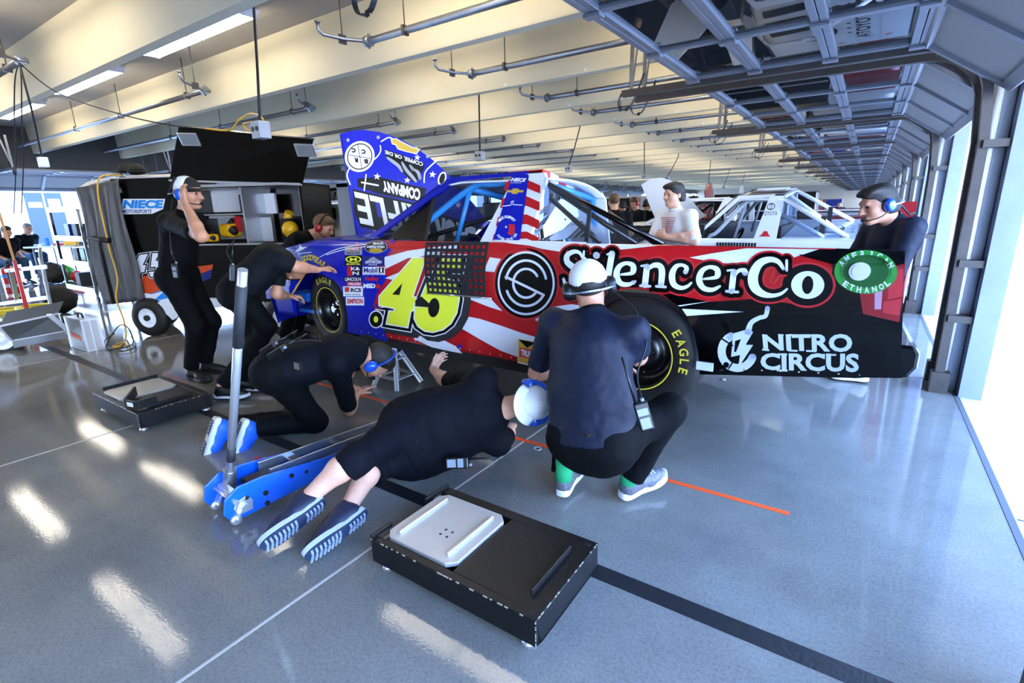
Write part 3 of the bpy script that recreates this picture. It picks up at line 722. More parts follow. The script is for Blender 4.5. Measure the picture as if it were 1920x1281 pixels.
# SilencerCo: serif letters as pen strokes (measured), outlines by fatter pens
def z30(L): return Z30(L)
def z26(L): return Z26(L)
LET = [
 (z30([(285, 565), (268, 532), (235, 524), (197, 545), (198, 585), (245, 622), (290, 660), (280, 705), (235, 722), (190, 712), (175, 680)]), [4, 6, 8, 10, 11, 12, 12, 11, 8, 7, 5]),
 (z30([(292, 522), (288, 572)]), 4), (z30([(363, 545), (364, 546)]), 13),
 (z30([(385, 612), (362, 722)]), 11.5), (z30([(345, 608), (380, 612)]), 4), (z30([(335, 726), (392, 728)]), 4),
 (z30([(452, 535), (422, 715)]), 11.5), (z30([(425, 540), (455, 530)]), 4), (z30([(395, 720), (450, 724)]), 4),
 (z30([(585, 694), (545, 712), (500, 704), (478, 660), (492, 612), (532, 590), (570, 602), (574, 632), (560, 648), (500, 655)]), [5, 8, 10, 12, 10, 7, 10, 11, 7, 4]), (z30([(573, 700), (574, 701)]), 8),
 (z30([(652, 610), (640, 715)]), 11.5), (z30([(620, 606), (655, 600)]), 4), (z30([(612, 718), (670, 722)]), 5), (z30([(655, 625), (690, 602), (725, 606), (738, 640), (732, 715)]), [6, 9, 11, 12, 11]), (z30([(705, 722), (758, 726)]), 5),
 (z30([(872, 640), (878, 616), (850, 600), (815, 612), (795, 658), (805, 710), (845, 731), (882, 722), (905, 702)]), [9, 8, 6, 9, 12, 11, 8, 6, 4]),
 (z30([(1068, 722), (1025, 742), (975, 732), (950, 688), (965, 636), (1008, 612), (1050, 624), (1056, 656), (1040, 672), (975, 680)]), [5, 8, 10, 12, 10, 7, 10, 11, 7, 4]),
 (z30([(1148, 640), (1135, 748)]), 11.5), (z30([(1112, 632), (1150, 628)]), 4), (z30([(1105, 750), (1172, 755)]), 5), (z30([(1150, 662), (1175, 634), (1208, 630), (1212, 644)]), [6, 7, 8, 12]),
 (z26([(452, 545), (425, 508), (380, 498), (330, 520), (300, 580), (308, 635), (345, 668), (395, 678), (440, 668), (470, 645)]), [6, 9, 11, 15, 19, 18, 13, 8, 6, 4]), (z26([(468, 502), (468, 552)]), 5),
 ]
d = Decal(side_f)
for i, (P, w_) in enumerate(LET): pen(d, P, w_, m_dred, 4+.11*(i % 4), ext=11.5)
for i, (P, w_) in enumerate(LET): pen(d, P, w_, m_ink, 5.4+.11*(i % 4), ext=8)
pen(d, z26([(405, 545), (400, 580), (385, 600), (405, 618), (430, 582), (465, 578)]), 4, m_dred, 6.4)
def ellipse(dc, cx, cy, rx, ry, m, lift, n=40, tilt=0):
    c, s_ = math.cos(tilt), math.sin(tilt); V = [(cx+rx*math.cos(t)*c-ry*math.sin(t)*s_, cy+rx*math.cos(t)*s_+ry*math.sin(t)*c) for t in (2*PI*i/n for i in range(n))]
    dc.add(V, [tuple(range(n))], m, lift)
o_ = Z26([(573, 625)])[0]
ellipse(d, *o_, 52, 43, m_dred, 4.8); ellipse(d, *o_, 47.5, 39, m_ink, 6.1)
ellipse(d, *o_, 31, 26, m_dw, 7.2); ellipse(d, *o_, 10.5, 17, m_ink, 8, tilt=.1)
for i, (P, w_) in enumerate(LET): pen(d, P, w_, m_dw, 7.2+.11*(i % 4))
d.build('sponsor_lettering', None, [(1, 455+12*k) for k in range(12)]+[(0, 1120+7*k) for k in range(26)], clip=True).parent = near
# round SC emblem
d = Decal(side_f); cx, cy = 987.5, 531; ky = 65.6/58.5
E_ = lambda r: circle2d(cx, cy, r, 64, r*ky)
ellipse(d, cx, cy, 62, 62*ky, m_dred, 7); ellipse(d, cx, cy, 58.5, 58.5*ky, m_ink, 7.5); ellipse(d, cx, cy, 53.5, 53.5*ky, m_dw, 8); ellipse(d, cx, cy, 49.8, 49.8*ky, m_ink, 8.5)
def arcp(r, a0, a1, n=24): return [(cx+r*math.cos(a0+(a1-a0)*i/n), cy-r*ky*math.sin(a0+(a1-a0)*i/n)) for i in range(n+1)]
D_ = math.radians
pen(d, arcp(38, D_(12), D_(168)), 4.6, m_dw, 9, 1); pen(d, [(cx-38, cy-12), (cx, cy+6), (cx+33, cy+22)], 4.6, m_dw, 9, 2); pen(d, arcp(38, D_(-32), D_(-160)), 4.6, m_dw, 9, 1)
pen(d, arcp(24, D_(30), D_(180)), 4.6, m_dw, 9, 1); pen(d, arcp(24, D_(180), D_(320)), 4.6, m_dw, 9, 1)
d.build('round_emblem', None, [(1, 465+12*k) for k in range(12)]).parent = near
# NITRO CIRCUS
m_sil = mat('decal_silver_white', 'ccd8ea', .4)
d = Decal(side_f)
d.text('NITRO', Z26([(352, 952), (795, 962), (796, 870), (345, 872)]), m_sil, 3, .035, 1.02); d.text('CIRCUS', Z26([(338, 1050), (828, 1062), (830, 968), (335, 966)]), m_sil, 3, .035, 1.0)
for a, b in (((345, 876), (372, 880)), ((345, 948), (380, 952)), ((425, 875), (452, 877)), ((478, 875), (520, 877)), ((476, 953), (522, 955)), ((538, 878), (640, 880)), ((565, 955), (615, 957)), ((422, 972), (470, 974)), ((418, 1052), (472, 1054)), ((640, 975), (660, 975)), ((690, 975), (715, 975))):
    d.stroke(Z26([a, b]), 3.2, m_sil, 3.2)
c0 = Z26([(222, 958)])[0]
pen(d, [(c0[0]+30*math.cos(t), c0[1]+31*math.sin(t)) for t in np.linspace(-2.0, -5.9, 18)], 15, m_sil, 3, 1)
d.loops([Z26([(200, 868), (262, 850), (300, 860), (262, 925), (300, 925), (225, 1040), (235, 975), (190, 985)])], m_sil, 4)
pen(d, Z26([(275, 860), (290, 815), (330, 790), (362, 780), (372, 742)]), [12, 9, 8, 8, 9], m_sil, 4.2)
d.loops([Z26([(210, 905), (240, 895), (215, 960), (205, 960)])], m_ink, 5); d.stroke(Z26([(130, 885), (200, 930)]), 3, m_ink, 5); d.stroke(Z26([(172, 1052), (215, 985)]), 3, m_ink, 5); ellipse(d, *Z26([(165, 1025)])[0], 5.5, 5.5, m_ink, 5.2)
d.build('rear_lettering', None, cuts).parent = near
# number 45
four = Z49([(672, 312), (783, 318), (664, 672), (697, 678), (668, 797), (648, 800), (618, 952), (426, 920), (450, 806), (497, 808), (503, 777), (358, 750), (360, 668)]); hole = Z49([(572, 545), (545, 655), (478, 650)])
five = Z49([(925, 322), (1120, 325), (1100, 420), (985, 415), (960, 505), (1040, 520), (1088, 590), (1092, 700), (1070, 820), (1018, 915), (945, 972), (855, 996), (780, 985), (715, 940), (683, 872), (690, 768), (795, 768), (825, 737), (748, 668), (805, 530), (860, 560)])
ball = Z49([(327, 880)])[0]
d = Decal(side_f)
for dx, off, m, l in ((9, 13.5, mat('decal_shadow_ink', '26272c', .4), 9.5), (0, 9.2, m_dw, 10), (0, 7.4, m_ink, 10.6), (0, 2.0, m_dw, 11.4)):
    for L in (four, five): d.loops([[(x+dx, y+dx*.6) for x, y in L]], m, l, off)
for off, m, l in ((9.5, m_dw, 10.1), (7.4, m_ink, 10.7)): ellipse(d, ball[0], ball[1], 4.4+off, 6+off*1.15, m, l)
d.loops([four], m_ylw, 12); d.loops([five], m_ylw, 12); d.loops([hole], m_ink, 12.6, 0); ellipse(d, ball[0], ball[1], 4.4, 6, m_ylw, 12)
ellipse(d, *Z49([(862, 772)])[0], 10.5, 18, m_ink, 12.6, tilt=.12); d.loops([Z49([(690, 705), (748, 668), (825, 737), (862, 760), (800, 768), (690, 760)])], m_ink, 12.5)
d.build('number_decal', None, cuts).parent = near
# stickers behind the front wheel
d = Decal(side_f)
def box49(x0, y0, x1, y1): return Z49([(x0, y1), (x1, y1), (x1, y0), (x0, y0)])
def stick(x0, y0, x1, y1, bg, t=None, ink=None, m=(.08, .15), bold=.03, l=3):
    if bg: d.add(box49(x0, y0, x1, y1), [(0, 1, 2, 3)], bg, l)
    if t:
        w_, h_ = x1-x0, y1-y0; d.text(t, box49(x0+w_*m[0], y0+h_*m[1], x1-w_*m[0], y1-h_*m[1]), ink, l+1, bold)
stick(35, 212, 195, 285, m_grey); stick(42, 250, 188, 282, None, 'RACE CAR', m_ink); stick(60, 215, 90, 243, m_gold2); stick(90, 217, 175, 245, m_dred, 'NASCAR', m_dw)
stick(35, 292, 195, 385, m_ink); ellipse(d, *Z49([(115, 327)])[0], 15, 6.6, m_ylw, 4); ellipse(d, *Z49([(115, 327)])[0], 12, 5, m_ink, 4.4); stick(75, 305, 155, 350, None, 'M', m_ylw, l=4); stick(38, 360, 192, 382, None, 'MECHANIX WEAR', m_ylw)
stick(57, 390, 100, 480, m_dred); stick(100, 390, 192, 480, m_ink); stick(85, 392, 185, 435, None, 'K&', m_dw); stick(100, 432, 172, 478, None, 'N', m_dw)
stick(28, 488, 195, 532, m_ink, 'LINCOLN', m_dw, (.06, .15)); stick(55, 534, 195, 574, m_dred, 'WELDERS', m_dw, (.08, .2))
stick(20, 576, 202, 668, m_dw); stick(80, 584, 196, 638, None, 'RCS', m_ink, bold=.05); stick(34, 584, 76, 628, m_dred); stick(30, 642, 192, 664, None, 'Renton Coil Spring', m_ink)
stick(45, 674, 214, 752, m_dw, 'SIMPSON', m_dred, (.07, .2), .05)
stick(205, 296, 402, 388, m_navy); d.loops([Z49([(235, 345), (270, 318), (300, 303), (330, 322), (372, 345)])], m_grey, 4); stick(212, 338, 394, 370, None, 'KEYSTONE LIGHT', m_dw, l=4); stick(250, 370, 340, 384, None, 'POOLE', m_dw)
stick(200, 397, 406, 470, m_dw); stick(210, 402, 338, 452, None, 'Mobil', m_navy, (0, .02)); stick(348, 402, 396, 452, m_ink, '1', m_dw, (.33, .1)); stick(212, 458, 392, 468, None, 'OFFICIAL MOTOR OIL OF NASCAR', m_navy, (0, 0))
stick(225, 480, 350, 540, None, 'Holley', m_dred, (0, .1), .05); stick(208, 548, 318, 596, None, 'MSD', m_dw, (0, .05), .06); ellipse(d, *Z49([(335, 575)])[0], 6, 4.5, m_dred, 3.5)
cw = Z49([(322, 213)])[0]; ellipse(d, *cw, 21.5, 12.2, m_grey, 3, tilt=-.03); ellipse(d, *cw, 20, 10.8, m_ink, 3.5, tilt=-.03); ellipse(d, cw[0], cw[1]+6.2, 13, 4.2, m_gold2, 4); stick(240, 196, 405, 226, None, 'CAMPING WORLD', m_dw, (0, .1), .05, 5); stick(300, 168, 395, 192, None, 'NASCAR', m_dw, (.0, .05), .04, 5); stick(295, 168, 320, 192, m_gold2, l=4.4)
d.add([(972, 680), (1007, 688), (1007, 640), (973, 633)], [(0, 1, 2, 3)], m_dw, 14); d.add([(973, 678), (1006, 686), (1006, 641), (974, 635)], [(0, 1, 2, 3)], m_gold2, 15); d.add([(976, 668), (1006, 674), (1006, 656), (976, 651)], [(0, 1, 2, 3)], m_dred, 16); d.loops([[(974, 636), (1006, 642), (990, 652)]], m_ink, 16); d.text('TRUCK', [(978, 666), (1006, 672), (1006, 659), (978, 654)], m_dw, 17, .03)
Z58 = lambda L: [(480+x/5.823, 460+y/5.823) for x, y in L]
for ch, x, y, r in (('G', 515, 152, -.35), ('O', 548, 140, -.22), ('O', 580, 132, -.1), ('D', 612, 135, .05), ('Y', 640, 142, .2), ('E', 670, 160, .35), ('A', 705, 185, .5), ('R', 742, 210, .6)):
    V, F, asp = text2d(ch, .05); c_, s_ = math.cos(r), math.sin(r); px0, py0 = Z58([(x, y)])[0]; hh = 11; d.add([(px0+(u-.5)*6.5*c_+(v-.5)*hh*s_, py0+(u-.5)*6.5*s_-(v-.5)*hh*c_) for u, v in V], F, m_gold, 4)
d.loops([Z58([(735, 235), (808, 210), (770, 262)])], m_dred, 3)
d.loops([[(508, 502), (522, 490), (517, 520), (505, 535)]], m_dw, 3); d.add([(508, 532), (521, 530), (522, 520), (510, 521)], [(0, 1, 2, 3)], m_gold, 3.5); d.add([(505, 541), (516, 540), (518, 531), (507, 532)], [(0, 1, 2, 3)], m_dw, 3.5); d.add([(505, 552), (514, 551), (515, 543), (506, 544)], [(0, 1, 2, 3)], m_dred, 3.5)
d.build('sponsor_stickers', None, cuts).parent = near
# green ethanol ring with fuel filler
d = Decal(side_f); gx, gy = Z26([(863, 560)])[0]
ellipse(d, gx, gy, 59, 41, m_green, 4); ellipse(d, gx, gy+.5, 43, 29, m_dgreen, 4.6)
for wd, a0, a1, flip in (('AMERICAN', 152, 22, 1), ('ETHANOL', 222, 322, -1)):
    for i, ch in enumerate(wd):
        a = math.radians(a0+(a1-a0)*i/(len(wd)-1)); V, F, asp = text2d(ch, .04); X, Y = gx+50.5*math.cos(a), gy-34*math.sin(a)
        tx, ty_ = Vector((-50*math.sin(a), -34*math.cos(a))).normalized()*(-flip); nx, ny = -ty_*-1, tx*-1
        tn = Vector((tx, ty_)); up = Vector((ty_, -tx)); ww = 4 if ch == 'I' else 9
        d.add([tuple(Vector((X, Y))+tn*((u-.5)*ww)+up*((v-.5)*11.5)) for u, v in V], F, m_dw, 5)
d.build('ethanol_ring', None, cuts).parent = near
P = sp(*Z26([(862, 560)])[0]); q = MB(); M_ = Matrix.Translation(P) @ Matrix(((1, 0, 0, 0), (0, 0, 1, 0), (0, 1, 0, 0), (0, 0, 0, 1))) @ Matrix.Diagonal((1.0, 1.0, 1, 1))
q.lathe([(.066, -.006), (.064, .0), (.05, .0), (.0001, .0)], M_ @ Matrix.Diagonal((1.35, 1.12, 1, 1)), 40); bw = q.build('filler_bowl', m_dgreen, None); bw.parent = near
q = MB(); P2 = sp(*Z26([(832, 557)])[0]); q.cyl(P2+Vector((0, -.004, 0)), P2+Vector((0, -.016, 0)), .040, .039, n=32); q.cyl(P2+Vector((0, -.016, 0)), P2+Vector((0, -.019, 0)), .028, n=32); cpn = q.build('filler_cap', mat('filler_white', 'dfe3e4', .35), None); cpn.parent = near
# tail light graphic
d = Decal(side_f); m_tl = mat('lamp_red', '9c1420', .25, coat=.5); m_tl2 = mat('lamp_red_bright', 'd0303a', .25, coat=.5); m_tl3 = mat('lamp_pale', 'c79ab0', .3)
d.loops([[(1612, 550), (1640, 535), (1672, 500), (1697, 494), (1693, 560), (1686, 604), (1650, 596), (1618, 588)]], m_tl, 2.5)
d.loops([[(1668, 512), (1694, 503), (1692, 556), (1664, 562)]], m_tl2, 3); d.loops([[(1656, 566), (1690, 560), (1686, 592), (1655, 586)]], m_tl2, 3); d.loops([[(1640, 545), (1655, 538), (1652, 580), (1640, 580)]], m_tl3, 3)
d.build('tail_lamp_graphic', None, cuts).parent = near
# sill rivets and bumper block
q = MB()
for k in range(22):
    x = -3.4+k*.09; q.ball((x, ys(.455)-.003, .455), (.006, .003, .006), 6)
for k in range(9): q.ball((-.5+k*.08, ys(.62)-.003, .60+.009*k), (.006, .003, .006), 6)
rv = q.build('rivet', m_chrome, None); rv.parent = near; rv['kind'] = 'stuff'
a = sp(1312, 684); q = MB(); q.box((a.x-.015, a.y-.012, a.z-.025), (a.x+.07, a.y+.02, a.z+.02)); q.build('jack_plate', m_sil, truck)
# ---- cab artwork
for o in [x for x in bpy.data.objects if x.parent == truck and x.name.startswith('door_pillar')]: pass
pill = [o for o in bpy.data.objects if o.parent == truck and o.name.startswith('door_pillar')][0]
d = Decal(cab_f); Z35 = lambda L: [(680+x/3.56, 280+y/3.56) for x, y in L]
Lp = lambda y: np.interp(y, [326, 452], [955, 925]); Rp = lambda y: np.interp(y, [330, 452], [1016, 1012])
for i, (ya, yb) in enumerate(((340, 355), (371, 388), (405, 422), (437, 449))):
    d.loops([[(Lp(ya), ya+2), (958, ya-2), (990, ya-3), (Rp(ya), ya+8), (Rp(yb), yb+8), (990, yb-2), (960, yb), (Lp(yb), yb+2)]], m_red, 2)
d.loops([Z35([(1008, 168), (1108, 165), (1119, 175), (1060, 600), (1045, 610), (892, 606), (884, 595)])], m_blue, 4)
d.text('NIECE', Z35([(998, 215), (1090, 218), (1104, 194), (1008, 190)]), m_dw, 5, .05); d.text('MOTORSPORTS', Z35([(996, 228), (1068, 229), (1070, 222), (998, 220)]), m_dw, 5)
d.loops([Z35([(975, 275), (1008, 272), (1012, 262), (1050, 262), (1052, 272), (1085, 274), (1080, 288), (1045, 288), (1042, 298), (1004, 297), (1004, 288), (972, 289)])], m_gold2, 5)
pen(d, Z35([(940, 380), (1000, 372), (1000, 352), (1018, 345), (1012, 368), (1075, 372)]), 1.6, m_dw, 5, 2)
d.loops([Z35([(985, 500), (1025, 500), (1025, 560), (1000, 575), (975, 560), (985, 545)])], m_dred, 5); d.loops([star2d(*Z35([(967, 518)])[0], 3.2)], m_dw, 5)
cx_, cy_ = Z35([(972, 528)])[0]
for wd, a0, a1, fl, R_ in (('NIECE EQUIPMENT', 140, 42, 1, (19, 22)), ('AUSTIN TEXAS USA', 216, 330, -1, (20, 21))):
    for i, ch in enumerate(wd):
        if ch == ' ': continue
        a = math.radians(a0+(a1-a0)*i/(len(wd)-1)); V, F, asp = text2d(ch, .04); X, Y = cx_+R_[0]*math.cos(a), cy_-R_[1]*math.sin(a)
        tn = Vector((-R_[0]*math.sin(a), -R_[1]*math.cos(a))).normalized()*(-fl); up = Vector((tn.y, -tn.x)); d.add([tuple(Vector((X, Y))+tn*((u-.5)*2.8)+up*((v-.5)*5)) for u, v in V], F, m_dw, 5)
d.build('pillar_stickers', None).parent = pill
d = Decal(cab_f)
d.text('travispastrana', [(868, 330), (955, 326), (955, 321), (870, 324)], m_ink, 3, .02); d.build('roof_lettering', truck)
# quarter glass, divider strap, dark interior lining
q = MB(); q.poly([cp(*p)+Vector((0, .01, 0)) for p in ((724, 449), (813, 366), (797, 450))]); q.build('quarter_window', mat('black_film', '040406', .35, spec=.3), truck)
q = MB(); q.bar(cp(815, 362), cp(797, 450), .03, .012, (0, 1, 0)); q.build('window_strap', m_under, truck)
q = MB(); q.tube([(-3.1, 3.2, 1.2), (-2.5, 4.3, 1.5)], .02); q.tube([(-2.9, 3.0, 1.0), (-2.1, 4.3, 1.55)], .022); q.tube([(-2.5, 3.0, 1.15), (-1.9, 4.35, 1.55)], .016); q.build('steering_brace', m_under, truck)
# rear of the cab: falling roof edge in flag stripes, window with name strip, braces
Rr = [at(1018, 321, y=2.97), at(1040, 330, y=3.16), at(1062, 342, y=3.38), at(1085, 354, y=3.62), at(1105, 366, y=3.84), at(1122, 380, y=4.04), at(1134, 394, y=4.15), at(1150, 424, y=4.25)]
q = MB(); fw = [p+Vector((-.33, .02, .0)) for p in Rr]; Rs = smooth_pts(Rr, 3); Fs = smooth_pts(fw, 3)
for i in range(len(Rs)-1):
    q.mi = (i//2) % 2
    a0, a1, b0_, b1 = Rs[i], Rs[i+1], Fs[i], Fs[i+1]; up = Vector((0, 0, .012)); dn = Vector((0, 0, -.055))
    q.poly([a0+up, a1+up, b1+up, b0_+up]); q.poly([a0+up, a0+dn, a1+dn, a1+up])
q.build('roof_edge', [m_red, m_tw], truck, solid=.008)
q = MB(); q.poly([Rr[0]+Vector((.0, 0, -.05)), Rr[2]+Vector((0, 0, -.05)), Rr[4]+Vector((0, 0, -.05)), Rr[6], Vector((-1.8, 4.28, 1.2)), Vector((-1.755, 2.8, 1.21))]); rw = q.build('rear_window', m_clear, truck)
d = Decal(lambda a, b, l: at(a, b, y=np.interp(a, [1020, 1062, 1085, 1105, 1122], [2.97, 3.38, 3.62, 3.84, 4.04]))+Vector((.004, 0, 0)))
d.text('PASTRANA', [(1058, 383), (1104, 397), (1106, 381), (1059, 361)], m_dw, 1, .04); d.build('name_strip', None).parent = rw
q = MB()
for a, b in ((at(1029, 346, y=2.92), at(1244, 459, y=2.95)), (at(1032, 372, y=2.98), at(1125, 456, y=2.98)), (at(1030, 350, y=2.94), at(1192, 458, y=3.05)), (at(1126, 388, y=4.1), at(1232, 460, y=4.15))): q = MB(); q.tube([a, b], .017, 8); q.build('cab_brace', m_tb, truck)
q = MB(); q.bar(at(1107, 383, y=2.95), at(1099, 455, y=2.9), .025, .01, (0, 1, 0)); q.build('side_strap', m_under, truck)
q = MB(); q.poly([at(1022, 330, y=2.90), at(1106, 385, y=2.92), at(1232, 457, y=2.95), at(1015, 456, y=2.82)]); q.build('side_glass', m_clear, truck)
# ---- window net hanging outside the door
nt_ = MB(); TL, TR, BL, BR = sp(803, 455), sp(920, 454), sp(806, 549), sp(914, 558)
def NP(u, v): p = (TL*(1-u)+TR*u)*(1-v)+(BL*(1-u)+BR*u)*v; return Vector((p.x, p.y-.018-.025*math.sin(PI*min(1, v*1.1))*1, p.z))
for i in range(12):
    u = (i+.1)/11.3; P = [NP(u, v/6) for v in range(7)]
    for a, b in zip(P, P[1:]): nt_.bar(a, b, .02, .003, (0, 1, 0))
for j in range(9):
    v = (j+.0)/8.3+.02; P = [NP(k/8, v)+Vector((0, -.003, 0)) for k in range(9)]
    for a, b in zip(P, P[1:]): nt_.bar(a, b, .022, .003, (0, 1, 0))
net = nt_.build('window_net', m_net, truck)
q = MB(); q.cyl(NP(-.02, 1.0), NP(1.1, 1.0), .007, n=8); q.build('net_rod', m_chrome, None).parent = net

# ---- raised hood
HA, HB_, HC = at(672, 447, y=2.95), at(640, 250, y=2.95), at(845, 330, y=4.35)
hn = (HB_-HA).cross(HC-HA).normalized(); hn = hn if hn.x > 0 else -hn
def hp(px, py):
    v = ray(px, py); o = Vector((0, 0, EYE)); return o+v*((HA-o).dot(hn)/v.dot(hn))
def hood_f(a, b, lift): return hp(a, b)+hn*(lift+.001)
HO = [(672, 447), (655, 345), (640, 250), (660, 245), (682, 243), (712, 247), (745, 258), (780, 276), (812, 300), (835, 322), (855, 343), (895, 390), (935, 440), (938, 462), (900, 476), (850, 472), (800, 458), (755, 442), (712, 432)]
q = MB(); q.prism(HO, lambda a, b: hp(a, b), lambda a, b: hp(a, b)-hn*.028); hood = q.build('hood', m_blue, truck, bevel=.006)
Z53 = lambda L: [(630+x/5.34, 230+y/5.34) for x, y in L]
d = Decal(hood_f)
def inv(t, tl, tr, br, bl, m, l, bold=.05, pad=None):
    tl, tr, br, bl = Z53([tl, tr, br, bl]); d.text(t, [tr, tl, bl, br], m, l, bold)
def slab(L, m, l, off=0): d.loops([Z53(L)], m, l, off)
slab([(215, 560), (430, 545), (900, 660), (870, 800), (430, 715), (215, 640)], m_ink, 1); slab([(165, 665), (900, 830), (1000, 1230), (240, 1040), (175, 880)], m_ink, 1.2)
slab([(385, 760), (440, 770), (470, 950), (420, 945)], m_blue, 1.6)
inv('RIFLE', (178, 690), (880, 850), (955, 1170), (238, 1008), m_dw, 3, .022); inv('COMPANY', (450, 578), (845, 665), (838, 785), (474, 690), m_dw, 3)
slab([(248, 590), (425, 622), (425, 638), (250, 606)], m_dw, 3)
slab([(480, 262), (885, 400), (880, 460), (800, 600), (760, 590), (640, 470), (500, 340)], m_ink, 1)
inv('COFFEE. OR DIE', (487, 275), (872, 400), (866, 440), (490, 312), m_dw, 3, .03)
for P in ([(510, 350), (560, 385), (620, 430), (660, 490)], [(660, 400), (700, 470), (760, 540), (800, 590)], [(780, 470), (820, 500), (840, 560)], [(740, 430), (770, 470)]): pen(d, Z53(P), [4, 6, 6, 4][:len(P)], m_grey, 2.2)
ox, oy = Z53([(235, 340)])[0]
for r, m, l in ((27.5, m_dw, 3), (23.5, m_ink, 3.5), (21.5, m_dw, 4)): ellipse(d, ox, oy, r, r*1.07, m, l, tilt=.5)
d.stroke([(ox-4, oy-24), (ox+4, oy+24)], 1.2, m_ink, 5); d.stroke([(ox-21, oy-3), (ox+21, oy+4)], 1.2, m_ink, 5)
for t, x, y in (('C', 172, 278), ('C', 272, 292), ('R', 195, 375), ('B', 295, 388)): inv(t, (x-20, y-25), (x+22, y-20), (x+24, y+25), (x-18, y+22), m_ink, 5, .08)
slab([(555, 170), (600, 165), (640, 190), (720, 230), (760, 250), (830, 270), (800, 310), (770, 300), (700, 285), (620, 260), (600, 220), (565, 210)], m_gold2, 3); slab([(555, 170), (600, 165), (640, 190), (720, 230), (760, 250), (830, 270), (800, 310), (770, 300), (700, 285), (620, 260), (600, 220), (565, 210)], m_dw, 2, 1.6)
for x, y, r in ((410, 540, 38), (712, 578, 34), (965, 520, 38), (812, 350, 34)): d.loops([star2d(*Z53([(x, y)])[0], r/5.34, .5)], m_dw, 2)
for P in ([(440, 230), (445, 280), (420, 330), (380, 370)], [(450, 190), (520, 150), (560, 160)], [(1010, 380), (950, 430), (890, 500), (880, 600)], [(160, 430), (120, 480), (110, 540), (140, 620)], [(300, 520), (290, 600), (280, 680)]): pen(d, Z53(P), 2.4, m_dw, 2.6)
ex, ey = Z53([(1060, 560)])[0]; ellipse(d, ex, ey, 7.5, 13, m_dw, 3, tilt=.3); ellipse(d, ex, ey, 5, 10, m_ink, 3.4, tilt=.3)
for x, y in ((420, 148), (118, 175), (915, 338)): ellipse(d, *Z53([(x, y)])[0], 3, 3.4, m_grey, 3)
tl, tr, br, bl = (812, 402), (908, 432), (915, 482), (806, 478); d.loops([[(800, 395), (925, 430), (930, 470), (800, 470)]], m_ink, 1.4); d.text('BLACK', [tr, tl, bl, br], m_dw, 3, .05)
d.loops([star2d(859, 384, 7, .3)], m_dw, 2)
d.build('hood_graphics', None).parent = hood
q = MB(); P = [at(702, 434, y=3.05), at(704, 450, y=3.03)]
for k in range(4): c = P[0].lerp(P[1], k/3.3); q.lathe([(.012, -.002), (.015, 0), (.012, .002), (.009, 0), (.012, -.002)], Matrix.Translation(c) @ Matrix.Rotation(PI/2, 4, 'X' if k % 2 else 'Y'), 12)
q.build('hood_chain', m_chrome, None).parent = hood
